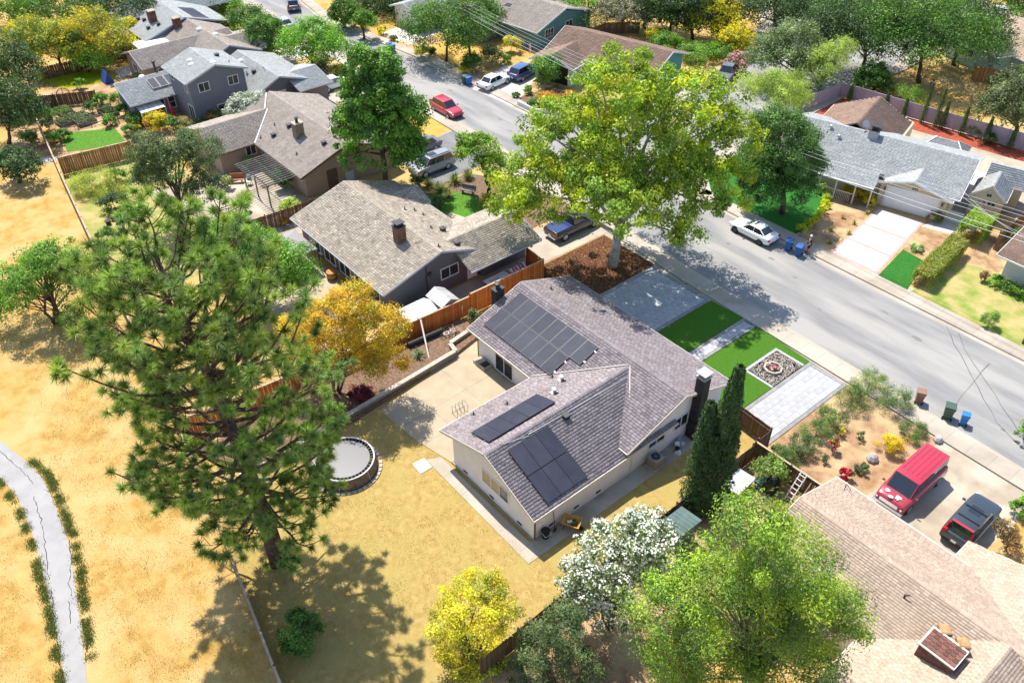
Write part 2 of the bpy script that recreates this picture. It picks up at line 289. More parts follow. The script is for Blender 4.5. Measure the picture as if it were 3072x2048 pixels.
def tree(name, label, base, ells, n, size, pal, trunk=0.2, cat='tree', group=None, clump=0.8, nclump=None, shell=0.5, aspect=0.5, bark='bark', stems=1, nb=9, flowers=None, fork=0.35, up=0.5, flat=0.8, leafm='leaf', lean=None):
    SEED[0] += 1; rng = np.random.default_rng(SEED[0]); org = np.array([base[0], base[1], 0.0])
    ells = [((e[0] if len(e[0]) == 3 else (base[0], base[1], e[0][0])), e[1], e[2]) for e in ells]
    t = thing(name, label, cat, base, group=group)
    P, Nn, S, T, Cc = foliage(ells, n, size, pal, rng, nclump, clump, shell, up, flat)
    low = P[:,2] < 0.03; P[low,2] = 0.03 + 0.2*rng.random(low.sum())
    V, F = leaf_quads(P, Nn, S, rng, aspect); link('crown' if cat == 'tree' else 'foliage', raw_mesh(name+'_leaves', V-org, F, leafm, T), t)
    if flowers:
        nf, fs, fpal = flowers; k = rng.integers(0, len(Cc), nf); D = unit(rng.normal(size=(nf,3)) + np.array([0,0,0.9]))
        Q = Cc[k] + D*clump*1.02; fp = np.array(fpal)[rng.choice(len(fpal), nf)]*(1+0.08*rng.normal(size=(nf,1)))
        V, F = leaf_quads(Q, D, fs*(0.6+0.8*rng.random(nf)), rng, 0.9, 0.05); link('blossom', raw_mesh(name+'_blossom', V-org, F, 'petal', np.clip(fp,0,0.95)), t)
    if trunk:
        mb = MB(); zt = np.mean([e[0][2] for e in ells]); cx = np.average([e[0][0] for e in ells], weights=[e[1] for e in ells]); cy = np.average([e[0][1] for e in ells], weights=[e[1] for e in ells])
        hf = max(0.4, zt*fork)
        for s in range(stems):
            a = 2*PI*s/stems + 0.5; sp = 0.0 if stems == 1 else 0.35
            b0 = Vector((base[0]+math.cos(a)*sp*0.4, base[1]+math.sin(a)*sp*0.4, -0.05)); f = Vector((base[0]+(cx-base[0])*0.3+math.cos(a)*sp*1.6, base[1]+(cy-base[1])*0.3+math.sin(a)*sp*1.6, hf))
            tr = trunk*(1 if stems == 1 else 0.6); mid = (b0+f)/2 + Vector((rng.normal()*0.08, rng.normal()*0.08, 0)); top = Vector((cx, cy, zt*1.05))
            mb.tube([b0, mid, f], [tr*1.25, tr*0.95, tr*0.85], 8); mb.tube([f, (f+top)/2 + Vector((rng.normal()*0.2, rng.normal()*0.2, 0)), top], [tr*0.85, tr*0.5, tr*0.18], 7)
            ks = rng.choice(len(Cc), min(nb, len(Cc)), replace=False)
            for k in ks:
                c = Vector(Cc[k]); st = f.lerp(top, 0.55*rng.random()); m = st.lerp(c, 0.5) + Vector((0,0,0.12*(c-st).length))
                mb.tube([st, m, c], [tr*0.42, tr*0.26, tr*0.08], 5, cap=False)
        mb.build('trunk' if cat == 'tree' else 'stem', bark, t, smooth=True)
    return t
def shrub(name, label, base, r, h, n, size, pal, group=None, **k):
    k.setdefault('clump', max(0.14, r*0.3)); k.setdefault('trunk', 0.04); k.setdefault('shell', 0.35)
    return tree(name, label, base, [((base[0], base[1], h*0.5), r*0.85, h*0.5)], n, size, pal, cat='shrub', group=group, stems=1, nb=4, **k)
def hedge_foliage(name, label, pts, w, h, n, size, pal, cat='hedge', group=None):
    """clipped box hedge along a line"""
    SEED[0] += 1; rng = np.random.default_rng(SEED[0]); pts = np.array(pts, float); seg = np.diff(pts, axis=0); ln = np.linalg.norm(seg, axis=1)
    org = np.array([pts[0][0], pts[0][1], 0.0]); t = thing(name, label, cat, org, group=group)
    k = rng.choice(len(seg), n, p=ln/ln.sum()); u = rng.random(n); c = pts[k]+seg[k]*u[:,None]; nn = np.stack([-seg[k][:,1], seg[k][:,0]],1)/ln[k][:,None]
    a = rng.uniform(-1,1,n); zz = rng.random(n)**0.6; face = rng.random(n); a = np.where(face < 0.45, np.sign(a)*(1-0.25*rng.random(n)**2), a); zz = np.where(face >= 0.45, 1-0.2*rng.random(n)**2, zz)
    P = np.zeros((n,3)); P[:,:2] = c + nn*(a*w/2)[:,None]; bump = 0.10*np.sin(P[:,0]*2.3+P[:,1]*1.7)+0.08*rng.normal(size=n); P[:,2] = np.maximum(0.03, zz*h*(1+bump)); P[:,:2] += rng.normal(size=(n,2))*0.06
    N = np.zeros((n,3)); N[:,:2] = nn*a[:,None]*(face < 0.45)[:,None]; N[:,2] = 0.3+(face >= 0.45); N = unit(N+rng.normal(size=(n,3))*0.5)
    pal = np.array(pal, float); tint = np.clip(1.4*pal[rng.choice(len(pal), n)]*(1+0.2*rng.normal(size=(n,1))), 0.004, 0.9)
    V, F = leaf_quads(P, N, size*(0.7+0.6*rng.random(n)), rng); link('foliage', raw_mesh(name, V-org, F, 'leaf', tint), t)
    mb = MB()
    for p, q in zip(pts[:-1], pts[1:]):
        m = max(1, int(np.linalg.norm(q-p)/0.8))
        for i in range(m): c = p+(q-p)*(i+0.5)/m; mb.tube([(c[0],c[1],0),(c[0]+0.05,c[1],h*0.6)], [0.03,0.015], 5)
    mb.build('stem', 'bark', t); return t
def cypress(name, label, base, h, r, n, pal, size=0.12, group=None, spires=None, cat='tree'):
    SEED[0] += 1; rng = np.random.default_rng(SEED[0]); org = np.array([base[0], base[1], 0.0]); t = thing(name, label, cat, base, group=group)
    spires = spires or [(0,0,1.0)]; Ps = []; Ns = []
    for dx, dy, f in spires:
        m = int(n*f/sum(q[2] for q in spires)); u = rng.random(m)**0.8; H = h*f; prof = np.minimum(1, (u*7+0.35))*np.clip(1.08-u, 0.02, 1)**0.62*1.12
        a = rng.random(m)*2*PI; lob = 1+0.16*np.sin(a*5+u*30)+0.10*np.sin(a*9-u*55); rr = r*prof*lob*(0.62+0.4*rng.random(m)**0.5)
        P = np.stack([base[0]+dx*(0.4+0.6*u)+np.cos(a)*rr, base[1]+dy*(0.4+0.6*u)+np.sin(a)*rr, u*H+0.02],1)
        Ps.append(P); Ns.append(unit(np.stack([np.cos(a),np.sin(a),0.5+0*a],1)+rng.normal(size=(m,3))*0.45))
    P = np.concatenate(Ps); N = np.concatenate(Ns); pal = np.array(pal, float); tint = np.clip(1.35*pal[rng.choice(len(pal), len(P))]*(1+0.25*rng.normal(size=(len(P),1))), 0.003, 0.9)
    V, F = leaf_quads(P, N, size*(0.6+0.8*rng.random(len(P))), rng, 0.55); link('crown', raw_mesh(name, V-org, F, 'leaf', tint), t)
    MB().tube([(base[0],base[1],-0.05),(base[0],base[1],h*0.8)], [r*0.16+0.03, 0.02], 7).build('trunk', 'bark', t); return t
def spiky(name, label, base, r, h, n, col, w=0.06, group=None, droop=0.5, cat='shrub', thick=0):
    """rosette of sword leaves (yucca, cordyline, agave, grass clump)"""
    SEED[0] += 1; rng = np.random.default_rng(SEED[0]); t = thing(name, label, cat, base, group=group); V = []; F = []; T = []; cols = col if isinstance(col[0], tuple) else [col]
    for i in range(n):
        a = rng.random()*2*PI; el = rng.uniform(0.25, 1.4); L = r*(0.75+0.4*rng.random()); d = np.array([math.cos(a)*math.cos(el), math.sin(a)*math.cos(el), math.sin(el)*h/r]); s = np.array([-math.sin(a), math.cos(a), 0])*w/2
        p0 = np.array([0,0,thick]); p1 = p0+d*L*0.55; p2 = p0+d*L+np.array([0,0,-droop*L*0.35*math.cos(el)]); k = len(V)
        V += [p0-s*0.6, p0+s*0.6, p1+s, p1-s, p2+s*0.15, p2-s*0.15]; F += [(k,k+1,k+2,k+3),(k+3,k+2,k+4,k+5)]; c = np.array(cols[rng.integers(len(cols))])*(1+0.18*rng.normal()); T += [c, c]
    link('foliage', raw_mesh(name, np.array(V), np.array(F), 'leaf', np.clip(np.array(T),0.01,0.9)), t)
    if thick: MB().tube([(base[0],base[1],0),(base[0],base[1],thick)], [0.08,0.06], 6).build('stem', 'bark', t)
    return t
# ---------------------------------------------------------------- builders: roofs and houses
def shingle_mesh(name, p0, p1, p2, p3, m, tw, ex, rng, vary=0.10, th=0.032):
    """courses of tabs over the slope p0-p1 (eave) to p3-p2 (ridge)"""
    p0, p1, p2, p3 = [np.array(p, float) for p in (p0,p1,p2,p3)]; U = p1-p0; Lu = np.linalg.norm(U); U /= Lu
    W = p3-p0; Vv = W-U*(W@U); Hv = np.linalg.norm(Vv); Vv /= Hv; N = np.cross(U, Vv); sgn = 1
    if N[2] < 0: N = -N; sgn = -1
    uL0, uL1 = 0.0, W@U; uR0, uR1 = Lu, (p2-p0)@U
    Vs = []; T = []; rows = max(1, int(Hv/ex))
    for r in range(rows):
        v0 = Hv*r/rows; v1 = min(Hv, v0+Hv/rows*1.12); vm = v0/Hv; a = uL0+(uL1-uL0)*vm; b = uR0+(uR1-uR0)*vm
        if b-a < tw*0.4: continue
        nn = int((b-a)/tw)+2; e = a + (np.arange(nn+1)-rng.random())*tw + rng.normal(size=nn+1)*tw*0.04; e = np.clip(e, a, b); u0 = e[:-1]; u1 = e[1:]-0.03; ok = u1-u0 > 0.04; u0 = u0[ok]; u1 = u1[ok]; k = len(u0)
        if not k: continue
        h = th*(0.7+0.7*rng.random(k)); P = lambda u, v, z: p0 + u[:,None]*U + np.full((k,1), v)*Vv + (z if np.ndim(z) else np.full(k, z))[:,None]*N
        Vs.append(np.stack([P(u0,v0,0.003), P(u1,v0,0.003), P(u1,v0,h), P(u0,v0,h), P(u1,v1,0.006), P(u0,v1,0.006)],1))
        T.append(1+vary*rng.normal(size=(k,1))*np.array([[1,1,1]]))
    V = np.concatenate(Vs); n = len(V); T = np.clip(np.concatenate(T), 0.5, 1.5); base = np.arange(n)[:,None]*6
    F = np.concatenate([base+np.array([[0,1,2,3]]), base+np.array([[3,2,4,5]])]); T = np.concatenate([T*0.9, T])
    if sgn < 0: F = F[:,::-1]
    return V.reshape(-1,3), F, T
RNG = np.random.default_rng(3)
def slope(house, p0, p1, p2, p3, m='shingle_tan', deck='roof_deck_tan', tw=0.3, ex=0.15, vary=0.10, th=0.11):
    pts = [p0,p1,p2] if (Vector(p2)-Vector(p3)).length < 0.05 else [p0,p1,p2,p3]
    s = MB().slab(pts, th).build('roof_slope', deck, house)
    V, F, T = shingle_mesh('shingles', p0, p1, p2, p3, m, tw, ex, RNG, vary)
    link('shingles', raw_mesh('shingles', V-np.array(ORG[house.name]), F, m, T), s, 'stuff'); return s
def ridge_caps(house, a, b, m, w=0.3, step=0.2):
    a = Vector(a); b = Vector(b); n = max(2, int((b-a).length/step)); d = (b-a)/n; mb = MB(); r = d.cross(Vector((0,0,1))).normalized()*w/2
    for i in range(n):
        p = a+d*i; q = a+d*(i+1.1); t = 1+0.1*rnd.gauss(0,1); dz = Vector((0,0,0.035)); e = Vector((0,0,0.05))
        mb.add([p-r-e+dz*0.5, p+dz*1.3, p+r-e+dz*0.5, q-r-e, q+dz*0.6, q+r-e], [(0,1,4,3),(1,2,5,4),(0,1,2)], 0, (t,t,t))
    mb.build('ridge_caps', m, house, kind='stuff')
def bars(house, name, segs, w, h, m):
    mb = MB()
    for a, b in segs: mb.beam(a, b, w, h)
    return mb.build(name, m, house)
AX = {'x+':((1,0),(0,1)), 'x-':((-1,0),(0,-1)), 'y+':((0,1),(-1,0)), 'y-':((0,-1),(1,0))}
def window(house, c, w, h, face, panes=2, fm='trim_white', gm='glass', bar=0.06, grid=0):
    """c: centre on the wall face; frame > panes"""
    (nx, ny), (ux, uy) = AX[face]; c = Vector(c); N = Vector((nx,ny,0)); U = Vector((ux,uy,0)); Z = Vector((0,0,1)); f = MB()
    def rect(mb, u0, u1, z0, z1, d0, d1):
        vs = [c+U*u+Z*z+N*d for d in (d0,d1) for u, z in ((u0,z0),(u1,z0),(u1,z1),(u0,z1))]
        mb.add(vs, [(3,2,1,0),(4,5,6,7),(0,1,5,4),(1,2,6,5),(2,3,7,6),(3,0,4,7)])
    rect(f,-w/2-bar,w/2+bar,h/2,h/2+bar,0.0,0.06); rect(f,-w/2-bar,w/2+bar,-h/2-bar,-h/2,0.0,0.075); rect(f,-w/2-bar,-w/2,-h/2,h/2,0.0,0.06); rect(f,w/2,w/2+bar,-h/2,h/2,0.0,0.06)
    pw = w/panes
    for i in range(1, panes): rect(f,-w/2+pw*i-bar*0.4,-w/2+pw*i+bar*0.4,-h/2,h/2,0.005,0.05)
    for i in range(1, grid+1): rect(f,-w/2,w/2,-h/2+h*i/(grid+1)-0.018,-h/2+h*i/(grid+1)+0.018,0.008,0.045)
    fr = f.build('window', fm, house)
    for i in range(panes):
        p = MB(); rect(p,-w/2+pw*i,-w/2+pw*(i+1),-h/2,h/2,0.004,0.02); p.build('pane', gm if isinstance(gm, str) else gm[i], fr)
    return fr
def door(house, c, w, h, face, m='trim_white', fm='trim_white', light=False):
    (nx, ny), (ux, uy) = AX[face]; c = Vector((c[0],c[1],0)); N = Vector((nx,ny,0)); U = Vector((ux,uy,0)); Z = Vector((0,0,1))
    def rect(mb, u0, u1, z0, z1, d0, d1):
        vs = [c+U*u+Z*z+N*d for d in (d0,d1) for u, z in ((u0,z0),(u1,z0),(u1,z1),(u0,z1))]
        mb.add(vs, [(3,2,1,0),(4,5,6,7),(0,1,5,4),(1,2,6,5),(2,3,7,6),(3,0,4,7)])
    d = MB(); rect(d,-w/2,w/2,0.08,h,0.002,0.04); dd = d.build('door', m, house)
    f = MB(); rect(f,-w/2-0.08,-w/2,0.05,h+0.08,0.0,0.06); rect(f,w/2,w/2+0.08,0.05,h+0.08,0.0,0.06); rect(f,-w/2,w/2,h,h+0.08,0.0,0.06); f.build('frame', fm, dd)
    k = MB(); rect(k,w/2-0.12,w/2-0.05,1.0,1.07,0.041,0.10); k.build('handle', 'metal_grey', dd)
    if light: g = MB(); rect(g,-w*0.28,w*0.28,h*0.74,h*0.88,0.041,0.05); g.build('pane', 'glass', dd)
    return dd
def walls(house, x0, x1, y0, y1, axis, rp, ze0, ze1, zr, m, name='wall', z0=-0.1, par0=None):
    """closed wall body with gables; axis = ridge direction, rp = ridge position across it"""
    mb = MB()
    if axis == 'x': prof = [(y0,z0),(y1,z0),(y1,ze1),(rp,zr),(y0,ze0)]; V = [(x0,a,b) for a,b in prof]+[(x1,a,b) for a,b in prof]
    else: prof = [(x0,z0),(x1,z0),(x1,ze1),(rp,zr),(x0,ze0)]; V = [(a,y0,b) for a,b in prof]+[(a,y1,b) for a,b in prof]
    mb.add(V, [(4,3,2,1,0),(5,6,7,8,9)]+[(i,(i+1)%5,5+(i+1)%5,5+i) for i in range(5)]); return mb.build(name, m, house)
def gable_roof(house, x0, x1, y0, y1, axis, rp, ze0, ze1, zr, m, deck, fascia='trim_white', tw=0.3, ex=0.15, vary=0.10, caps=True, rake=(1,1), eave=(1,1), gut=True):
    if axis == 'x':
        slope(house,(x0,y0,ze0),(x1,y0,ze0),(x1,rp,zr),(x0,rp,zr),m,deck,tw,ex,vary); slope(house,(x1,y1,ze1),(x0,y1,ze1),(x0,rp,zr),(x1,rp,zr),m,deck,tw,ex,vary)
        A, B = (x0,rp,zr), (x1,rp,zr); ev = [((x0,y0-0.02,ze0-0.07),(x1,y0-0.02,ze0-0.07)),((x0,y1+0.02,ze1-0.07),(x1,y1+0.02,ze1-0.07))]
        rk = [[((x0-0.015,y0,ze0-0.08),(x0-0.015,rp,zr-0.08)),((x0-0.015,y1,ze1-0.08),(x0-0.015,rp,zr-0.08))],[((x1+0.015,y0,ze0-0.08),(x1+0.015,rp,zr-0.08)),((x1+0.015,y1,ze1-0.08),(x1+0.015,rp,zr-0.08))]]
    else:
        slope(house,(x0,y1,ze0),(x0,y0,ze0),(rp,y0,zr),(rp,y1,zr),m,deck,tw,ex,vary); slope(house,(x1,y0,ze1),(x1,y1,ze1),(rp,y1,zr),(rp,y0,zr),m,deck,tw,ex,vary)
        A, B = (rp,y0,zr), (rp,y1,zr); ev = [((x0-0.02,y0,ze0-0.07),(x0-0.02,y1,ze0-0.07)),((x1+0.02,y0,ze1-0.07),(x1+0.02,y1,ze1-0.07))]
        rk = [[((x0,y0-0.015,ze0-0.08),(rp,y0-0.015,zr-0.08)),((x1,y0-0.015,ze1-0.08),(rp,y0-0.015,zr-0.08))],[((x0,y1+0.015,ze0-0.08),(rp,y1+0.015,zr-0.08)),((x1,y1+0.015,ze1-0.08),(rp,y1+0.015,zr-0.08))]]
    if caps: ridge_caps(house, A, B, m)
    for i in (0,1):
        if eave[i] and gut: bars(house, 'gutter', [ev[i]], 0.11, 0.13, fascia)
        if rake[i]: bars(house, 'fascia', rk[i], 0.035, 0.19, fascia)
def roof_vent(house, p, kind='pipe', h=0.45, r=0.05):
    mb = MB()
    if kind == 'pipe': mb.tube([(p[0],p[1],p[2]-0.1),(p[0],p[1],p[2]+h)], r, 8); mb.cbox((p[0],p[1],p[2]+0.02),(0.3,0.3,0.03)); return mb.build('vent_pipe', 'metal_dark', house)
    if kind == 'can': mb.lathe(p, [(0.13,-0.1),(0.13,0.3),(0.19,0.32),(0.19,0.42),(0.05,0.46)], 12); mb.cbox((p[0],p[1],p[2]+0.02),(0.5,0.5,0.03)); return mb.build('roof_vent', 'metal_grey', house, smooth=False)
    if kind == 'dome': mb.lathe(p, [(0.32,-0.1),(0.34,0.06),(0.26,0.16),(0.12,0.21)], 14); return mb.build('roof_vent', 'metal_white', house)
    if kind == 'sky': mb.lathe(p, [(0.36,-0.1),(0.36,0.1),(0.28,0.22),(0.12,0.28)], 14); return mb.build('tubular_skylight', 'metal_white', house)
    mb.cbox((p[0],p[1],p[2]+0.1),(0.34,0.4,0.35)); mb.cbox((p[0],p[1],p[2]+0.3),(0.44,0.5,0.05)); return mb.build('roof_vent', 'metal_dark', house)
def brick_shaft(house, x0, x1, y0, y1, z0, z1, m, core, bh=0.085, bl=0.24, name='chimney', cap='metal_dark', shared={}):
    """chimney with single bricks laid round a core"""
    ch = MB().box(x0+0.02,x1-0.02,y0+0.02,y1-0.02,z0,z1-0.02).build(name, core, house); org = ORG[house.name]
    key = (m, bl, bh)
    if key not in shared:
        shared[key] = MB().cbox((0,0,0),(bl-0.012,0.05,bh-0.012)).mesh('brick', m)
    me = shared[key]; rows = int((z1-z0)/bh)
    for r in range(rows):
        z = z0+(r+0.5)*bh
        for (ax, a0, a1, fix, rz) in (('x',x0,x1,y0+0.015,0),('x',x0,x1,y1-0.015,0),('y',y0,y1,x0+0.015,PI/2),('y',y0,y1,x1-0.015,PI/2)):
            n = max(1, round((a1-a0)/bl)); st = (a1-a0)/n
            for i in range(n):
                o = link('brick', me, ch); a = a0+(i+0.5)*st; o.scale = (st/bl, 1, 1); o.rotation_euler = (0,0,rz)
                o.location = Vector((a, fix, z) if ax == 'x' else (fix, a, z))-org
    if cap: MB().box(x0-0.05,x1+0.05,y0-0.05,y1+0.05,z1-0.02,z1+0.06).build('cap', cap, ch)
    return ch
# ---------------------------------------------------------------- builders: fences, paving
BOARD = {}
def fence(label, pts, h, m='fence_brown', bw=0.14, gap=0.008, cap=None, posts=2.4, group=None, side=1, z=0.0, name='fence', post_h=0.1, boards=True, rail_side=None, jitter=0.015):
    t = thing(name, label, 'fence', (pts[0][0],pts[0][1],z), group=group); base = ORG[t.name]
    key = (m, bw, round(h,2))
    if key not in BOARD: BOARD[key] = MB().box(-bw/2,bw/2,-0.011,0.011,0.04,h).mesh('board', m)
    joined = MB()
    for p, q in zip(pts[:-1], pts[1:]):
        p = Vector((p[0],p[1],0)); q = Vector((q[0],q[1],0)); d = q-p; L = d.length; d.normalize(); nrm = Vector((-d.y,d.x,0)); rz = math.atan2(d.y,d.x); n = int(L/(bw+gap))
        for i in range(n):
            c = p+d*((i+0.5)*L/n)+nrm*(0.035*side)
            if boards:
                o = link('board', BOARD[key], t); o.location = c-Vector((base.x,base.y,0))+Vector((0,0,rnd.uniform(-jitter,jitter))); o.rotation_euler = (rnd.gauss(0,0.004),rnd.gauss(0,0.005),rz)
            else: joined.cbox((c.x,c.y,h/2+rnd.uniform(-jitter,jitter)+z),(bw,0.02,h-0.04),rz)
        pm = MB()
        k = max(1, round(L/posts))
        for i in range(k+1):
            c = p+d*(L*i/k)-nrm*(0.04*side); MB().cbox((c.x,c.y,(h+post_h)/2+z),(0.09,0.09,h+post_h),rz).build('post', m, t)
        for zz in (0.3, h-0.3):
            a = p-nrm*(0.01*side); b = q-nrm*(0.01*side); MB().beam((a.x,a.y,zz+z),(b.x,b.y,zz+z),0.04,0.09).build('rail', m, t)
        if cap: MB().beam((p.x,p.y,h+0.02+z),(q.x,q.y,h+0.02+z),0.14,0.035).build('cap_rail', cap, t)
    if not boards: joined.build('boards', m, t, kind='stuff')
    return t
def pavers(parent, x0, x1, y0, y1, z, lx, ly, m='paver', th=0.05, stag=True, gap=0.012, axis='y'):
    """single paving stones as children, running bond along axis"""
    me = MB().box(-lx/2+gap/2,lx/2-gap/2,-ly/2+gap/2,ly/2-gap/2,-th,0).mesh('paver', m); nx = max(1, round((x1-x0)/lx)); ny = max(1, round((y1-y0)/ly)); sx = (x1-x0)/nx; sy = (y1-y0)/ny
    for i in range(nx):
        for j in range(ny+(1 if stag and i % 2 else 0)):
            a = j*sy; b = a+sy
            if stag and i % 2: a -= sy/2; b -= sy/2
            a = max(0,a); b = min(y1-y0,b)
            o = link('paver', me, parent); o.location = (x0+(i+0.5)*sx, y0+(a+b)/2, z+rnd.uniform(-0.003,0.003)); o.scale = (sx/lx,(b-a)/ly,1)
def blocks(parent, a, b, z0, rows, bl, bh, bd, m='block'):
    """courses of wall stones from a to b"""
    a = Vector((a[0],a[1],0)); b = Vector((b[0],b[1],0)); d = b-a; L = d.length; d.normalize(); rz = math.atan2(d.y,d.x); key = ('blk',m,bl,bh,bd)
    if key not in BOARD: BOARD[key] = MB().cbox((0,0,0),(bl-0.015,bd,bh-0.012)).mesh('stone_block', m)
    n = round(L/bl); org = ORG[parent.name]
    for r in range(rows):
        for i in range(n+(r % 2)):
            s = (i+0.5-(0.5 if r % 2 else 0))*L/n; lo = max(0, s-L/n/2); hi = min(L, s+L/n/2); c = a+d*((lo+hi)/2)
            if hi-lo < 0.05: continue
            o = link('stone_block', BOARD[key], parent); o.location = Vector((c.x,c.y,z0+(r+0.5)*bh))-org; o.rotation_euler = (0,0,rz+rnd.gauss(0,0.006)); o.scale = ((hi-lo)/bl, 1+rnd.uniform(-0.04,0.04), 1)
# ---------------------------------------------------------------- builders: vehicles
WHEEL = {}
def wheel(parent, x, y, r, w, side, rim='metal_grey'):
    if (r,w) not in WHEEL:
        a = MB().lathe((0,0,0), [(r*0.62,-w/2),(r*0.93,-w/2),(r,-w*0.3),(r,w*0.3),(r*0.93,w/2),(r*0.62,w/2)], 18).mesh('wheel', 'rubber')
        b = MB(); b.lathe((0,0,w/2+0.004), [(r*0.66,0),(r*0.6,0.012),(r*0.2,0.02)], 14)
        for k in range(5): t = 2*PI*k/5; b.beam((0,0,w/2+0.022),(math.cos(t)*r*0.6,math.sin(t)*r*0.6,w/2+0.02),0.07,0.02)
        WHEEL[(r,w)] = (a, b)
    a, b = WHEEL[(r,w)]; o = link('wheel', a, parent); o.location = (x,y,r); o.rotation_euler = (-PI/2*side,0,0)
    bm = b.mesh('rim', rim); link('rim', bm, o)
def car(label, loc, heading, paint, L=4.6, W=1.82, H=1.47, belt=0.92, hood=0.86, deck=0.95, ws=(0.95,0.25), rs=(-1.75,-1.15), hw=None, wr=0.33, wb=2.7, style='sedan', name='parked_car', roofm=None, group=None, lower=None, rim='metal_grey', glass_top=False, plate=True, rails=False, tint_bed=None):
    """body lofted along its length, cabin, glass, wheels, lamps; local +x is the front. ws / rs: base and top x of windscreen and rear window"""
    t = thing(name, label, 'van' if style == 'van' else ('pickup' if style == 'pickup' else 'car'), loc, heading, group=group or 'cars parked around the street', world=False)
    hl = L/2; w = W/2; zb = 0.22
    st = [(hl,0.70,0.50,0.30),(hl-0.10,0.86,0.68,0.24),(hl-0.45,0.96,hood-0.05,zb),(ws[0]+0.1,1.0,hood+0.03,zb),(ws[0]-0.5,1.0,belt,zb),(0,1.0,belt,zb),(rs[0]+0.3,1.0,belt+0.02,zb),(rs[0]-0.05,0.98,deck+0.02,zb),(-hl+0.22,0.95,deck,zb+0.03),(-hl+0.06,0.88,deck-0.12,0.30),(-hl,0.80,0.55,0.34)]
    if style in ('van','suv'): st[0] = (hl,0.78,0.62,0.32); st[1] = (hl-0.08,0.92,hood-0.12,0.26)
    if style in ('van','suv','hatch'): st = st[:7]+[(rs[0]+0.12,0.98,belt+0.02,zb),(-hl+0.05,0.94,belt,0.3),(-hl,0.88,0.75,0.34)]
    if style == 'pickup': st = st[:5]+[(0,1.0,belt,zb),(rs[0],1.0,belt,zb),(-hl+0.12,0.99,belt,zb+0.1),(-hl,0.96,belt-0.05,0.4)]
    mb = MB(); R = []
    for x, k, zt, z0 in st:
        a = w*k*1.02; half = [(0.55*a,z0),(0.93*a,z0+0.04),(a,z0+0.20),(a,zt*0.55+z0*0.45),(0.985*a,zt-0.09),(0.90*a,zt),(0.45*a,zt+0.025)]; R.append([(x,y,z) for y,z in half]+[(x,-y,z) for y,z in reversed(half)])
    n = len(R[0]); vs = [p for r in R for p in r]; fs = [(i*n+j,i*n+(j+1)%n,(i+1)*n+(j+1)%n,(i+1)*n+j) for i in range(len(R)-1) for j in range(n)]
    mi = []
    mb.add(vs, fs+[tuple(range(n-1,-1,-1)), tuple(range((len(R)-1)*n,len(R)*n))])
    body = mb.build('body', paint, t, smooth=True)
    sb = body.modifiers.new('sub', 'SUBSURF'); sb.levels = 1; sb.render_levels = 2
    cb, ct = w*0.90, w*0.72*(1.06 if style in ('van','suv') else 1.0); zt = H-0.05
    bl = [(ws[0],cb*0.94,belt-0.03),(rs[0],cb*0.92,belt-0.01)]; tl = [(ws[1],ct*0.95,zt),(rs[1],ct*0.93,zt)]
    if hw: ct = hw
    A = [(ws[0],cb*0.92,hood-0.02),(rs[0],cb*0.92,belt-0.03),(rs[0],-cb*0.92,belt-0.03),(ws[0],-cb*0.92,hood-0.02)]; Tt = [(ws[1],ct*0.94,zt),(rs[1],ct*0.94,zt),(rs[1],-ct*0.94,zt),(ws[1],-ct*0.94,zt)]
    xm = (ws[1]+rs[1])/2; top = [(ws[1]-0.12,ct*0.80,H-0.012),(rs[1]+0.12,ct*0.80,H-0.012),(rs[1]+0.12,-ct*0.80,H-0.012),(ws[1]-0.12,-ct*0.80,H-0.012),(xm,ct*0.4,H),(xm,-ct*0.4,H)]
    MB().add(A+Tt, [(0,1,5,4),(1,2,6,5),(2,3,7,6),(3,0,4,7)]).build('cabin', paint, t, bevel=0.05)
    rf = MB().add(Tt+top, [(0,1,5,4),(1,2,6,5),(2,3,7,6),(3,0,4,7),(4,5,8),(5,6,9,8),(6,7,9),(7,4,8,9)]).build('roof', roofm or paint, t, smooth=True)
    def pane(nm, q, inset=(0.06,0.1), off=0.008, m='car_glass', parent=t):
        q = [Vector(p) for p in q]; nn = (q[1]-q[0]).cross(q[3]-q[0]).normalized(); c = sum(q, Vector())/4
        if nn.dot(c-Vector((c.x*0.3,0,belt*0.6))) < 0: nn = -nn
        def bi(u, v): return q[0].lerp(q[1],u).lerp(q[3].lerp(q[2],u),v)+nn*off
        a, b = inset; return MB().add([bi(a,b),bi(1-a,b),bi(1-a,1-b),bi(a,1-b)], [(0,1,2,3)]).build(nm, m, parent)
    pane('windshield',(A[0],A[3],Tt[3],Tt[0]),(0.05,0.03)); pane('rear_window',(A[1],A[2],Tt[2],Tt[1]),(0.07,0.08))
    ns = 3 if style in ('suv','van') else 2
    for s, (i,j) in ((1,(0,1)),(-1,(3,2))):
        for k in range(ns):
            f0, f1 = k/ns, (k+1)/ns; P = lambda f, row: Vector(row[i]).lerp(Vector(row[j]), f)
            pane('side_window',(P(f0,A),P(f1,A),P(f1,Tt),P(f0,Tt)),(0.04,0.09 if style != 'van' else 0.18))
        for x in (wb/2, -wb/2):
            ar = MB().lathe((0,0,0), [(wr*1.16,-0.003),(wr*1.16,0.003)], 16).build('wheel_arch', 'plastic_black', t); ar.location = (x+0.03,s*(w+0.002),wr); ar.rotation_euler = (PI/2,0,0)
            wheel(t, x+0.03, s*(w-0.08), wr, 0.2, s, rim)
        MB().cbox((hl-0.13,s*w*0.72,0.66 if style == 'sedan' else 0.72),(0.16,0.30,0.14),-s*0.35).build('headlight', 'lamp_clear', t)
        zt2 = 0.78 if style in ('sedan','hatch') else (1.0 if style == 'suv' else 0.85)
        MB().cbox((-hl+0.10,s*w*0.78,zt2),(0.14,0.26,0.16 if style == 'sedan' else 0.34),s*0.25).build('taillight', 'lamp_red', t)
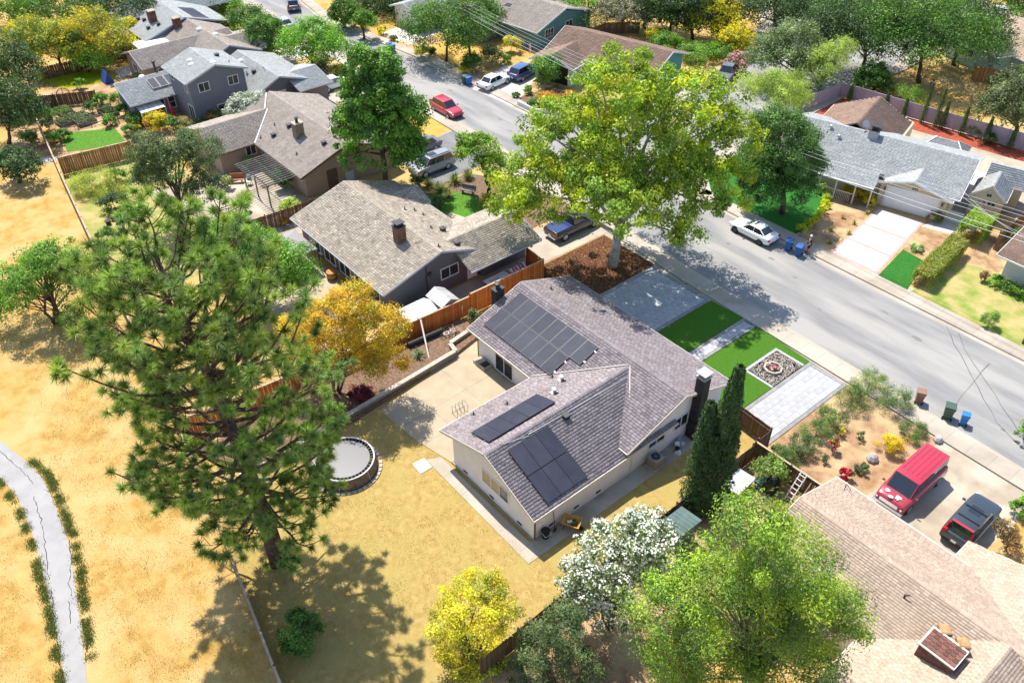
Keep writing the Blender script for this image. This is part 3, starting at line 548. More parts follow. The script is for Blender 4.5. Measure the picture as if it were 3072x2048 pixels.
        MB().cbox((ws[0]-0.25,s*(w+0.09),belt+0.06),(0.10,0.2,0.14)).build('mirror', paint, t, bevel=0.02)
        if rails: MB().beam((ws[1]-0.2,s*ct*0.78,H+0.03),(rs[1]+0.1,s*ct*0.78,H+0.03),0.04,0.04).build('roof_rail', 'metal_dark', t)
    MB().cbox((hl-0.005,0,0.42),(0.05,W*0.62,0.14)).build('grille', 'plastic_black', t); MB().cbox((-hl-0.005,0,0.45),(0.05,W*0.75,0.12)).build('bumper', lower or 'plastic_black', t)
    if plate: MB().cbox((-hl-0.035,0,0.62),(0.02,0.32,0.15)).build('license_plate', 'plate', t)
    if glass_top: MB().add([(ws[1]-0.25,ct*0.5,H+0.006),(ws[1]-0.25,-ct*0.5,H+0.006),(xm+0.15,-ct*0.5,H+0.008),(xm+0.15,ct*0.5,H+0.008)],[(0,1,2,3)]).build('sunroof', 'car_glass', t)
    if style == 'pickup': MB().box(-hl+0.12,rs[0]-0.08,-w*0.84,w*0.84,belt+0.028,belt+0.05).build('bed_cover', tint_bed or 'car_black', t)
    return t
def bin_(label, loc, rz, m, h=1.08, group='wheeled bins by the kerb', k=1.0):
    t = thing('wheeled_bin', label, 'bin', loc, rz, group=group, world=False); w, d = 0.56*k, 0.66*k
    mb = MB(); vs = []
    for z, s in ((0.06,0.78),(h*0.9,1.0)): vs += [(-w/2*s,-d/2*s,z),(w/2*s,-d/2*s,z),(w/2*s,d/2*s,z),(-w/2*s,d/2*s,z)]
    mb.add(vs, [(3,2,1,0),(4,5,6,7),(0,1,5,4),(1,2,6,5),(2,3,7,6),(3,0,4,7)]); mb.box(-w/2-0.02,w/2+0.02,-d/2-0.02,d/2+0.02,h*0.84,h*0.885); mb.build('body', m, t, bevel=0.02)
    MB().add([(-w/2-0.04,-d/2-0.06,h*0.905),(w/2+0.04,-d/2-0.06,h*0.905),(w/2+0.04,d/2+0.04,h*0.905),(-w/2-0.04,d/2+0.04,h*0.905),(-w/2-0.02,-d/2-0.02,h*0.95),(w/2+0.02,-d/2-0.02,h*0.95),(w/2,d/2,h),(-w/2,d/2,h)],[(3,2,1,0),(4,5,6,7),(0,1,5,4),(1,2,6,5),(2,3,7,6),(3,0,4,7)]).build('lid', m, t, bevel=0.02)
    MB().tube([(-w*0.35,d/2+0.08,h*0.88),(w*0.35,d/2+0.08,h*0.88)],0.02,6).build('handle', m, t)
    for s in (-1,1):
        b = MB().lathe((0,0,0),[(0.11,-0.03),(0.12,0),(0.11,0.03)],12).build('wheel','rubber',t); b.location = (s*w*0.46,d/2*0.85,0.12); b.rotation_euler = (0,PI/2,0)
    return t

# ================================================================ the setting
g = sheet('ground', [(-900,-500),(500,-500),(500,900),(-900,900)], 0.0, 'dry_grass')
# street, side street and their pavements
NK = [(40,48.6),(-7.5,49.2),(-36,50.0),(-64.5,52.0),(-100,52.9),(-150,54.0)]      # near kerb line
sheet('road', [(40,60.2),(40,48.6),(-7.5,49.2),(-36,50.0),(-64.5,52.0),(-100,52.9),(-128,51.5),(-150,50),(-150,62),(-124,60),(-111,57.8),(-100,58.9),(-88,60.1),(-68,60.0),(-64.4,62.2),(-62,66),(-61,72),(-60.6,80),(-62.5,92),(-67,101),(-74,112),(-80,140),(-56,140),(-50.5,118),(-49.5,104),(-49.8,92),(-49.3,80),(-48.6,68),(-47.2,63),(-44.5,60.4)], 0.012, 'asphalt')
def strip(pts, off0, off1):
    """band beside a polyline"""
    out = []; inn = []
    for i, p in enumerate(pts):
        a = Vector(pts[max(0,i-1)]); b = Vector(pts[min(len(pts)-1,i+1)]); d = (b-a).normalized(); n = Vector((-d.y,d.x)); q = Vector(p); out.append(tuple(q+n*off0)); inn.append(tuple(q+n*off1))
    return out+inn[::-1]
def sidewalk(pts, side, w=1.35, joint=1.5):
    s = sheet('sidewalk', strip(pts, side*0.16, side*(0.16+w)), 0.13, 'concrete', th=0.16)
    k = sheet('kerb', strip(pts, 0.0, side*0.155), 0.125, 'concrete', th=0.15); sheet('gutter_pan', strip(pts, -side*0.42, 0.0), 0.018, 'concrete')
    mb = MB()
    for p, q in zip(pts[:-1], pts[1:]):
        p = Vector(p); q = Vector(q); d = q-p; L = d.length; d.normalize(); n = Vector((-d.y,d.x)); m = int(L/joint)
        for i in range(m):
            c = p+d*(i*joint); a = c+n*side*0.0; b = c+n*side*(0.16+w); mb.beam((a.x,a.y,0.131),(b.x,b.y,0.131),0.018,0.006)
    mb.build('joint', 'paver_joint', s)
    return s
sidewalk(NK, 1)
sidewalk([(-44.5,60.35),(-36,60.15),(-7.5,60.2),(40,60.25)], 1)
sidewalk([(-80,140),(-74,112),(-67,101),(-62.5,92),(-60.6,80),(-61,72),(-62,66),(-64.4,62.2),(-68,60.0),(-88,60.1),(-100,58.9),(-111,57.8),(-124,60),(-150,62)][::-1], -1 if False else 1)
sidewalk([(-44.5,60.4),(-47.2,63),(-48.6,68),(-49.3,80),(-49.8,92),(-49.5,104),(-50.5,118),(-56,140)][::-1], 1)
sheet('verge', strip(NK, 0.1, 2.6), 0.004, 'concrete_old'); sheet('verge', [(-46,60.3),(-46,62.4),(40,62.4),(40,60.3)], 0.004, 'concrete_old')
# tar lines, patches on the road
mb = MB()
for pts in ([(-3,49.6),(-9,52.5),(-16,58.2),(-17.5,60.1)], [(-5,50),(-10.5,52.3),(-18.5,59.9)], [(-66,60),(-55,58.2),(-47,60.3)],[(-13,50),(-13.5,53),(-14,58)]):
    for a, b in zip(pts[:-1], pts[1:]):
        a = Vector(a); b = Vector(b); n = max(2,int((b-a).length/1.2)); prev = a
        for i in range(1,n+1):
            q = a.lerp(b,i/n)+Vector((rnd.gauss(0,0.04),rnd.gauss(0,0.04))); mb.beam((prev.x,prev.y,0.0145),(q.x,q.y,0.0145),rnd.uniform(0.03,0.07),0.004); prev = q
o = mb.build('road_tar_line', 'tar'); o['kind'] = 'structure'
mb = MB()
for x, y, a, b in ((-19,56.6,1.1,0.5),(-33,57,0.7,0.3),(-26,54,0.5,0.25),(-37,56,0.6,0.4),(-70,56.5,0.9,0.4),(-67,55.5,0.7,0.35),(-80,57,0.8,0.4),(-9,54.5,0.6,0.3),(-22.5,57.7,0.9,0.3),(-30,56.2,0.6,0.3),(-10,52,0.4,0.3)):
    mb.poly([(x+a*0.5*math.cos(t)*rnd.uniform(.7,1.1),y+b*0.5*math.sin(t)*rnd.uniform(.7,1.1)) for t in [2*PI*i/9 for i in range(9)]],0.010,0.0165)
o = mb.build('road_patch', 'asphalt_dark'); o['kind'] = 'structure'
# park path through the dry field, with long cracks
sheet('park_path', [(-64,-3.6),(-58,-2.6),(-53.3,-1.09),(-50.7,-0.4),(-47.8,0.11),(-44.7,-0.05),(-41.4,-0.31),(-36.5,-1.42),(-31.8,-2.54),(-24,-4.4),(-24.5,-5.6),(-32.6,-3.42),(-35.9,-2.8),(-39.5,-2.29),(-43.1,-1.82),(-47.4,-1.62),(-49.9,-2.01),(-54,-3.3),(-60,-5.5),(-64,-6)], 0.02, 'path_asphalt')
mb = MB()
for pts in ([(-52.31,-1.35),(-50.50,-1.02),(-49.24,-0.70),(-47.80,-0.44)], [(-46.71,-0.81),(-45.04,-1.00),(-43.12,-1.31),(-40.98,-1.71),(-39.70,-2.06)], [(-41.77,-0.20),(-40.07,-0.63),(-38.65,-1.26),(-37.65,-1.42)], [(-39.01,-2.15),(-36.84,-2.63),(-35.39,-2.97),(-33.66,-3.29),(-32.56,-3.42)], [(-35.83,-1.42),(-34.32,-1.70),(-33.06,-2.19)], [(-37.47,-1.65),(-35.97,-2.02)]):
    pts = [Vector(p) for p in pts]
    for a, b in zip(pts[:-1], pts[1:]):
        n = max(2,int((b-a).length/0.25)); prev = a
        for i in range(1,n+1):
            q = a.lerp(b,i/n)+Vector((rnd.gauss(0,0.035),rnd.gauss(0,0.045))); mb.beam((prev.x,prev.y,0.0215),(q.x,q.y,0.0215),rnd.uniform(0.02,0.05),0.004); prev = q
o = mb.build('path_crack', 'crack'); o['kind'] = 'structure'
# yards
sheet('yard_lawn', [(-39.2,21.0),(-31.6,21.2),(-19.3,21.2),(-19.2,15.0),(-18.5,5.0),(-26,5.4),(-39.2,7.8)], 0.005, 'yard_grass')
sheet('side_yard', [(-23.5,21.2),(-23.5,38.6),(-20.0,38.2),(-19.2,21.2)], 0.007, 'yard_grass')
sheet('planting_bed', [(-43.6,8.5),(-39.4,11.0),(-39.3,18.3),(-40.3,27.8),(-41.0,31.0),(-43.4,31.0)], 0.30, 'mulch_tan', th=0.3)
pt = sheet('patio', [(-39.1,20.3),(-35.2,20.6),(-31.9,21.25),(-31.9,29.2),(-39.2,29.2),(-40.9,30.5),(-41.2,28.3),(-40.1,27.6)], 0.05, 'concrete_patio', th=0.08)
mb = MB()
for a, b in (((-39.9,26.2),(-32.0,26.4)),((-39.4,23.1),(-32.0,23.3)),((-36.7,20.6),(-37.0,29.1)),((-34.4,21),(-34.6,29.1))): mb.beam((*a,0.051),(*b,0.051),0.02,0.006)
mb.build('joint', 'paver_joint', pt)
wk = sheet('walkway', [(-33.2,20.1),(-32.7,21.0),(-22.6,21.0),(-22.6,19.95)], 0.04, 'concrete', th=0.06)
mb = MB()
for x in (-31.2,-29.3,-27.4,-25.5,-23.6): mb.beam((x,20.1,0.041),(x,20.98,0.041),0.015,0.005)
mb.build('joint','paver_joint',wk)
sheet('stepping_slab', [(-33.5,19.2),(-33.4,20.1),(-32.4,20.05),(-32.4,19.1)], 0.045, 'concrete_white', th=0.06)
sheet('side_walkway', [(-23.7,19.95),(-22.58,19.95),(-22.58,38.0),(-23.7,38.0)], 0.035, 'concrete_old', th=0.05)
# front garden: paver drives, turf, walk, gravel square
dl = sheet('driveway', [(-38.9,39.0),(-38.9,48.3),(-32.5,48.0),(-32.5,39.0)], 0.02, 'paver_joint')
pavers(dl, -38.55, -32.8, 39.3, 47.85, 0.055, 0.48, 0.62)
pavers(dl, -38.9, -38.57, 39.3, 48.2, 0.056, 0.33, 0.9, 'paver_edge', stag=False); pavers(dl, -32.78, -32.5, 39.3, 48.0, 0.056, 0.28, 0.9, 'paver_edge', stag=False); pavers(dl, -38.55, -32.8, 47.87, 48.2, 0.056, 0.9, 0.33, 'paver_edge', stag=False)
dr = sheet('driveway', [(-22.7,38.6),(-22.7,48.0),(-19.4,47.8),(-19.4,38.2)], 0.02, 'paver_joint')
pavers(dr, -22.4, -19.7, 38.6, 47.5, 0.055, 0.45, 0.75); pavers(dr, -22.7, -22.42, 38.6, 47.8, 0.056, 0.28, 0.8, 'paver_edge', stag=False); pavers(dr, -19.68, -19.4, 38.3, 47.8, 0.056, 0.28, 0.8, 'paver_edge', stag=False); pavers(dr, -22.4, -19.7, 47.52, 47.8, 0.056, 0.8, 0.28, 'paver_edge', stag=False)
wf = sheet('front_walk', [(-29.25,39.0),(-29.25,48.3),(-27.95,48.3),(-27.95,39.0)], 0.02, 'paver_joint')
pavers(wf, -28.98, -28.2, 39.0, 48.0, 0.055, 0.39, 0.6); pavers(wf, -29.25, -29.0, 39.0, 48.3, 0.056, 0.25, 0.7, 'paver_edge', stag=False); pavers(wf, -28.18, -27.95, 39.0, 48.3, 0.056, 0.23, 0.7, 'paver_edge', stag=False)
sheet('turf', [(-32.45,39.0),(-32.45,48.2),(-29.3,48.3),(-29.3,39.0)], 0.05, 'turf', th=0.05); sheet('turf', [(-27.9,39.0),(-27.9,48.3),(-22.75,47.95),(-22.75,39.0)], 0.05, 'turf', th=0.05)
gs = sheet('gravel_square', [(-25.1,43.55),(-25.1,47.05),(-22.74,46.9),(-22.74,43.4)], 0.062, 'gravel')
pavers(gs, -25.3, -25.06, 43.3, 47.25, 0.085, 0.24, 0.4, 'paver', stag=False); pavers(gs, -25.04, -22.74, 47.02, 47.26, 0.085, 0.4, 0.24, 'paver', stag=False); pavers(gs, -25.04, -22.74, 43.3, 43.53, 0.085, 0.4, 0.23, 'paver', stag=False)
rng = np.random.default_rng(5); n = 1500; P = np.stack([rng.uniform(-25.0,-22.78,n), rng.uniform(43.6,46.95,n), np.full(n,0.07)],1); N = unit(np.array([0,0,1.0])+rng.normal(size=(n,3))*0.25); s = 0.06+0.07*rng.random(n); V,F = leaf_quads(P,N,s,rng,0.8,0.1); T = (0.75+0.7*rng.random((n,1)))*np.array([[1,0.97,0.95]]); link('gravel', raw_mesh('gravel', V, F, 'gravel', T), gs, 'stuff')
sheet('tree_bed', [(-45.2,39.6),(-45.2,48.5),(-39.0,48.5),(-38.95,39.0),(-41.5,39.0)], 0.03, 'mulch')
rng = np.random.default_rng(6); n = 2600; P = np.stack([rng.uniform(-45,-39.1,n), rng.uniform(39.4,48.4,n), np.full(n,0.04)],1); N = unit(np.array([0,0,1.0])+rng.normal(size=(n,3))*0.6); V,F = leaf_quads(P,N,0.10+0.12*rng.random(n),rng,0.6,0.25); T = np.array([(0.30,0.13,0.04),(0.42,0.22,0.08),(0.16,0.07,0.035)])[rng.integers(0,3,n)]*(0.7+0.6*rng.random((n,1))); o = link('fallen_leaves', raw_mesh('fallen_leaves', V, F, 'petal', T), None, 'stuff'); tag(o, 'brown fallen leaves scattered over the mulch under the big street tree', 'leaves')
# H2 plot
sheet('driveway', [(-50.0,41.3),(-49.9,49.9),(-45.3,49.6),(-45.4,41.3)], 0.022, 'concrete'); sheet('side_path', [(-47.4,26.0),(-47.4,41.3),(-44.0,41.3),(-44.0,26.0)], 0.010, 'concrete_old')
sheet('rear_patio', [(-62,19.5),(-62,26.4),(-47.4,26.4),(-47.4,20.5)], 0.03, 'concrete_patio', th=0.04)
sheet('front_lawn', [(-62,37.3),(-62.5,46),(-57,49.5),(-50.2,49.8),(-50.3,41.3),(-52.5,37.3)], 0.012, 'mulch_tan'); sheet('lawn_patch', [(-61.5,38.3),(-61.2,42.3),(-58.2,43.9),(-55.2,43),(-54.6,40.6),(-52.9,38.0)], 0.022, 'lawn'); sheet('garden_path', [(-57.6,37.3),(-57.3,40.2),(-53.2,41.4),(-53.2,40.4),(-56.4,39.4),(-56.7,37.3)], 0.03, 'concrete_old')
# H3 plot
sheet('driveway', [(-70.5,42.2),(-71.2,51.8),(-63.5,51.2),(-62.2,42)], 0.02, 'asphalt_dark'); sheet('front_lawn', [(-83,42),(-83,51.5),(-71.4,51.0),(-71,42)], 0.012, 'lawn_dry')
sheet('rear_patio', [(-80,20),(-77.8,30.8),(-68.2,31),(-63.0,30.6),(-63.5,22.5),(-70,19.6)], 0.03, 'concrete_old', th=0.04); sheet('back_garden', [(-88.6,14.3),(-88.8,26),(-80,24),(-80,20),(-70,19.6),(-63.3,22.5),(-63.0,13),(-75,12.4)], 0.01, 'lawn_patchy')
# H4 plot
sheet('back_garden', [(-112,19.3),(-110,30),(-99,24.4),(-96,23.5),(-90,28.5),(-88.9,26.5),(-88.9,14.8),(-100,16.6)], 0.01, 'dirt'); sheet('lawn_patch', [(-96.11,16.78),(-93.52,16.40),(-91.41,22.01),(-95.93,22.39),(-98.44,17.76)], 0.022, 'lawn'); sheet('lawn_patch', [(-116.39,20.25),(-113.84,20.36),(-110.53,21.64),(-109.62,24.72),(-109.71,27.70),(-112.48,27.61),(-115.80,24.14)], 0.022, 'lawn_yellow'); sheet('patio', [(-109.10,25.33),(-109.98,30.55),(-112.80,30.51),(-112.75,28.37),(-109.54,27.90)], 0.03, 'concrete_white', th=0.04)
sheet('front_garden', [(-98,44),(-99,52.5),(-84,52.3),(-84.5,43)], 0.012, 'dirt'); sheet('driveway', [(-90.5,43.6),(-91.5,52.4),(-86,52.3),(-85.8,43)], 0.022, 'concrete'); sheet('driveway', [(-109,43),(-110,52.3),(-101,52.4),(-100.4,43)], 0.02, 'concrete_white')
# far side of the street
sheet('front_lawn', [(-103.21,59.71),(-94.36,60.19),(-98.51,62.66),(-105.47,65.89)], 0.012, 'lawn_dry'); sheet('front_garden', [(-97,62),(-97.5,66),(-87,66),(-79,62)], 0.008, 'dirt'); sheet('front_lawn', [(-93.5,62.2),(-93.8,68),(-85.5,70),(-84.3,62.4)], 0.012, 'lawn_dry')
sheet('driveway', [(-101.5,61),(-103,70),(-97,70),(-95.5,61.6)], 0.02, 'concrete_white'); sheet('driveway', [(-78.60,59.24),(-71.59,59.87),(-76.48,67.85),(-81.79,66.97)], 0.02, 'concrete_white'); sheet('front_garden', [(-73.17,59.87),(-66.97,60.84),(-67.56,66.48),(-72.93,67.91)], 0.012, 'mulch_tan')
sheet('back_lawn', [(-102.98,81.06),(-98.00,80.34),(-93.60,87.54),(-100.94,89.71)], 0.012, 'lawn_dry'); sheet('back_slope', [(-91.51,77.36),(-82.29,77.98),(-85.81,85.39),(-94.56,84.95)], 0.010, 'dirt'); sheet('terrace', [(-89.70,83.55),(-85.58,84.32),(-89.21,86.91)], 0.016, 'concrete_old')
# H8 plot
sheet('front_lawn', [(-47,61.8),(-47.6,68),(-47,74),(-40.5,73),(-37.2,71.2),(-35.3,69.3),(-34.4,66),(-34.0,62.0)], 0.03, 'turf_far', th=0.04); sheet('planting_bed', [(-33.8,61.8),(-34.2,66.2),(-35.2,69.6),(-36.5,71),(-32,71.6),(-30.3,61.8)], 0.012, 'dirt')
d8 = sheet('driveway', [(-30.3,61.75),(-31.8,71.9),(-27.6,72.9),(-25.7,61.75)], 0.03, 'concrete_pink', th=0.04)
def dpanel(u0, u1, v0, v1):
    a, b, c, d = Vector((-30.3,61.75)), Vector((-25.7,61.75)), Vector((-27.6,72.9)), Vector((-31.8,71.9)); f = lambda u, v: tuple(a.lerp(b,u).lerp(d.lerp(c,u),v)); o = MB().poly([f(u0,v0),f(u1,v0),f(u1,v1),f(u0,v1)],0.02,0.038).build('concrete_panel','concrete_white',d8)
for v0, v1 in ((0.03,0.30),(0.325,0.62),(0.645,0.97)): dpanel(0.05,0.95,v0,v1)
sheet('turf', [(-25.6,61.8),(-26.4,67.1),(-24.2,66.8),(-22.9,61.8)], 0.04, 'turf_far', th=0.04); sheet('planting_bed', [(-26.5,67.2),(-27.5,71.6),(-24.5,72.6),(-24.0,67.0)], 0.012, 'dirt'); sheet('path_slab', [(-27.4,71.8),(-27.1,73.3),(-24.3,74.2),(-24.5,72.8)], 0.03, 'concrete_white', th=0.04)
sheet('side_path', [(-27,73.3),(-29.5,86),(-24.5,88),(-23.8,74.4)], 0.012, 'concrete_white'); sheet('back_garden', [(-48.5,75),(-48.6,91.2),(-28,94),(-20,95),(-20,80),(-27,80),(-44,79.5)], 0.008, 'concrete_old'); sheet('mulch_strip', [(-48.5,83),(-48.5,91.0),(-39.2,92.1),(-28.5,93.8),(-22,94.9),(-22,92.6),(-28.5,91.2),(-38.5,89.6),(-44.5,88.2)], 0.014, 'mulch_red'); sheet('back_terrace', [(-37.2,80.3),(-38.3,86.5),(-34.6,87.2),(-33.4,81.8)], 0.03, 'concrete_white', th=0.04)
sheet('front_lawn', [(-22.6,61.8),(-22.2,69),(-19.6,71.5),(-12,71),(20,70),(20,61.8)], 0.010, 'lawn_patchy'); sheet('side_yard', [(-22.2,69),(-22.9,76),(-19.6,76),(-19.2,70)], 0.014, 'dirt')
# H7 plot and its planted yard
sheet('front_yard', [(-19.3,36.8),(-19.4,47.8),(-12.2,47.7),(-12.6,37.0)], 0.008, 'dirt'); sheet('parking_pad', [(-12.9,37.2),(-12.2,47.7),(8,47.3),(8,37)], 0.012, 'concrete_old'); sheet('dry_bed', [(-5.9,38.5),(-5.6,46.2),(-2,46.2),(4,38.5)], 0.018, 'dry_grass')
sheet('side_yard', [(-19.2,22),(-19.3,36.7),(-13.5,36.7),(-13,22),(-14,5),(-19,5)], 0.006, 'dirt')
# park beyond H8 and the left field edge
sheet('park_path', [(-46,93.0),(-40.5,94.2),(-34,95.3),(-24,97.5),(-10,100),(-10,102.5),(-26,99.5),(-35,97.2),(-41,96),(-46,95)], 0.02, 'path_asphalt')
sheet('dirt_track', [(-111.30,16.84),(-106.05,16.54),(-94.42,15.34),(-94.66,14.30),(-95.50,11.05),(-102.76,13.49)], 0.006, 'dirt'); sheet('path_slab', [(-94.24,13.29),(-93.56,15.29),(-92.31,15.12),(-92.79,13.08)], 0.02, 'concrete_white')
# tufts of green and straw along the path and over the field
def tufts(name, label, pts, n, size, pal, spread, h=0.14, m='leaf'):
    SEED[0] += 1; rng = np.random.default_rng(SEED[0]); pts = np.array(pts, float); k = rng.integers(0, len(pts), n); P = np.zeros((n,3)); P[:,:2] = pts[k]+rng.normal(size=(n,2))*spread
    a = rng.random(n)*2*PI; L = h*(0.5+rng.random(n)); d = np.stack([np.cos(a)*0.5,np.sin(a)*0.5,np.ones(n)],1)*L[:,None]; s = np.stack([-np.sin(a),np.cos(a),0*a],1)*size; V = np.stack([P-s,P+s,P+d],1).reshape(-1,3); F = np.arange(n*3).reshape(n,3); pal = np.array(pal); T = np.clip(pal[rng.integers(0,len(pal),n)]*(1+0.25*rng.normal(size=(n,1))),0.01,0.9)
    o = link(name, raw_mesh(name, V, F, m, T), None, 'stuff'); return tag(o, label, 'grass')
edge = [(-49.6,-2.2),(-47,-1.9),(-45,-1.9),(-43,-2.0),(-41.5,-2.2),(-39.5,-2.5),(-38,-2.6),(-36,-3.0),(-34,-3.3),(-32.5,-3.6),(-50,0.0),(-48,0.45),(-46.2,0.35),(-44.8,0.3),(-44.2,0.2),(-41.2,0.0),(-39.3,-0.4),(-36.8,-1.0),(-35.6,-1.3),(-33,-1.9),(-38.1,-0.7),(-33.8,-1.7)]
_r = random.Random(4); edge2 = []
for side, lo, hi in ((edge[:10],0,9),(edge[10:],0,10)):
    q = sorted(side)
    for a, b in zip(q[:-1],q[1:]):
        m = int(math.dist(a,b)/0.12)
        for i in range(m):
            if math.sin(a[0]*3+i*0.21)+math.sin(i*0.5+a[0]) > -0.55: edge2.append((a[0]+(b[0]-a[0])*i/m, a[1]+(b[1]-a[1])*i/m+_r.gauss(0,0.07)))
tufts('path_edge_grass', 'green weeds growing along both edges of the cracked park path', edge2, 16000, 0.016, [(0.12,0.20,0.04),(0.18,0.26,0.06),(0.26,0.26,0.09)], 0.16)
rng = np.random.default_rng(9); dots = np.stack([rng.uniform(-72,-17,4500), rng.uniform(-8,30,4500)],1); dots = dots[(dots[:,1] < 5.0+(-25.5-dots[:,0])*0.155) | ((dots[:,0] > -39) & (dots[:,1] < 20.8))]; dots = dots[~((np.abs(dots[:,1]+1.2+0.12*(dots[:,0]+44)) < 1.7))]
tufts('dry_grass', 'dry straw tufts covering the field and the back yard', dots, 90000, 0.012, [(0.62,0.46,0.20),(0.50,0.34,0.11),(0.40,0.27,0.09),(0.66,0.53,0.29)], 0.30, 0.08)
# broad-leaf weeds showing green in the lawn

# ================================================================ houses
# ---- the main house: low gable along the street, a rear wing towards the camera
H = thing('house', 'white single-storey house with mauve-grey shingle roof and solar panels', 'house', (-31.6,30,0))
walls(H, -39.3,-23.72, 29.4,38.4,'x',34.0, 2.62,2.62,4.1,'stucco_white','wall'); walls(H, -31.65,-23.70, 21.3,33.0,'y',-28.0, 2.72,2.25,4.05,'stucco_beige','wing_wall')
sm = dict(m='shingle_mauve', deck='roof_deck', fascia='trim_beige', tw=0.34, ex=0.2, vary=0.11)
gable_roof(H, -39.85,-23.40, 28.80,39.10,'x',34.0, 2.62,2.62,4.42, **sm)
gable_roof(H, -32.65,-23.42, 21.02,33.6,'y',-28.0, 2.66,2.30,4.22, rake=(1,0), **sm)
bars(H,'valley_flashing',[((-32.75,28.9,2.70),(-28.1,33.45,4.29)),((-23.75,29.3,2.70),(-27.9,33.45,4.29))],0.05,0.03,'trim_beige')
MB().box(-39.4,-31.9,38.4,39.0,2.35,2.52).build('porch_soffit','trim_white',H)
MB().box(-31.9,-23.8,21.24,21.29,0.0,0.16).add([],[]).build('plinth','concrete_old',H)
# windows, sliding door, vents
window(H,(-27.3,21.3,1.75),2.5,1.0,'y-',3,gm=('glass_blind','glass_blind','glass'),fm='trim_white')
window(H,(-23.70,31.9,1.75),1.5,1.0,'x+',2); window(H,(-23.70,34.25,1.8),1.25,0.95,'x+',2)
sd = window(H,(-36.3,29.4,1.12),1.9,2.0,'y-',2,fm='trim_white'); sd.name = 'sliding_door'
window(H,(-31.65,25.2,1.7),1.2,0.9,'x-',2)
for y in (22.5,24.6,26.5): MB().box(-23.70,-23.665,y,y+0.4,0.32,0.46).build('crawl_vent','metal_dark',H)
for x in (-30.6,-27.9,-25.2): MB().box(x,x+0.4,21.265,21.30,0.32,0.46).build('crawl_vent','metal_dark',H)
MB().tube([(-23.66,21.36,2.2),(-23.66,21.36,0.05)],0.045,6).build('downspout','trim_brown',H); MB().tube([(-39.35,29.36,2.5),(-39.35,29.36,0.05)],0.045,6).build('downspout','metal_dark',H)
MB().tube([(-23.66,29.6,1.9),(-23.66,29.6,0.3),(-23.6,28.9,0.2)],0.03,6).build('conduit','trim_beige',H)
st = MB().box(-38.9,-37.6,28.5,29.3,0.05,0.30).build('step','concrete_old',H); MB().box(-38.2,-37.65,28.6,29.2,0.301,0.33).build('door_mat','plastic_black',st)
# chimney stack on the right gable, in stepped dark brick
ch = brick_shaft(H,-23.66,-22.95,34.95,36.35,0,1.5,'brick_dark','metal_dark',0.10,0.30,'chimney_base',None)
brick_shaft(H,-23.66,-22.98,35.05,36.1,1.5,2.4,'brick_dark','metal_dark',0.10,0.30,'chimney_shoulder',None)
brick_shaft(H,-23.66,-23.02,35.1,35.8,2.4,5.3,'brick_dark','metal_dark',0.10,0.28,'chimney',None)
MB().box(-23.72,-22.96,35.04,35.86,5.3,5.4).cbox((-23.34,35.45,5.52),(0.45,0.5,0.25)).cbox((-23.34,35.45,5.68),(0.8,0.85,0.06)).build('chimney_cap','metal_grey',H)
brick_shaft(H,-40.45,-39.9,31.6,32.4,0,4.55,'brick_dark','metal_dark',0.10,0.27,'chimney','metal_dark')
MB().lathe((-40.17,32.0,4.55),[(0.17,0),(0.17,0.35),(0.24,0.37),(0.24,0.5),(0.1,0.55)],12).build('flue','metal_dark',H)
def rz_main(y): return 2.62+(y-28.8)*0.346 if y < 34 else 4.42-(y-34)*0.353
def rz_wing(x): return 2.66+(x+32.65)*0.3355 if x < -28 else 4.22-(x+28)*0.419
for p, k in (((-30.5,29.7),'can'),((-29.7,28.3),'can'),((-31.36,29.6),'pipe'),((-31.3,25.55),'pipe'),((-32.2,23.45),'pipe')): roof_vent(H,(p[0],p[1],rz_wing(p[0])),k,0.3)
roof_vent(H,(-27.3,27.1,rz_wing(-27.3)),'box'); roof_vent(H,(-38.2,35.6,rz_main(35.6)),'pipe',0.3)
# solar arrays: every panel its own part
def solar(label, org, U, V, cells, pw, ph, lift=0.16):
    """cells: (col,row); org lower-left corner on the roof; U along eave, V up slope"""
    t = thing('solar_array', label, 'solar panels', org, group='solar arrays on the white house roof'); U = Vector(U).normalized(); V = Vector(V).normalized(); N = U.cross(V)
    if N.z < 0: N = -N
    o = Vector(org)
    for c, r in cells:
        a = o+U*(c*(pw+0.008))+V*(r*(ph+0.03))+N*lift; q = [a,a+U*pw,a+U*pw+V*ph,a+V*ph]
        p = MB().slab(q,0.045).build('panel','solar_frame',t); i = 0.022; b = a+N*0.003; MB().add([b+U*i+V*i,b+U*(pw-i)+V*i,b+U*(pw-i)+V*(ph-i),b+U*i+V*(ph-i)],[(0,1,2,3) if U.cross(V).z > 0 else (3,2,1,0)]).build('glass','solar',p)
    cs = sorted(set(c for c, r in cells)); rs = sorted(set(r for c, r in cells))
    for r in rs:
        cc = [c for c, q in cells if q == r]
        for f in (0.22,0.78):
            a = o+U*(min(cc)*(pw+0.02)-0.05)+V*(r*(ph+0.02)+ph*f)+N*(lift-0.08); b = a+U*((max(cc)-min(cc)+1)*(pw+0.02)+0.1); MB().beam(a,b,0.05,0.06,0,N).build('rail','solar_rail',t)
    return t

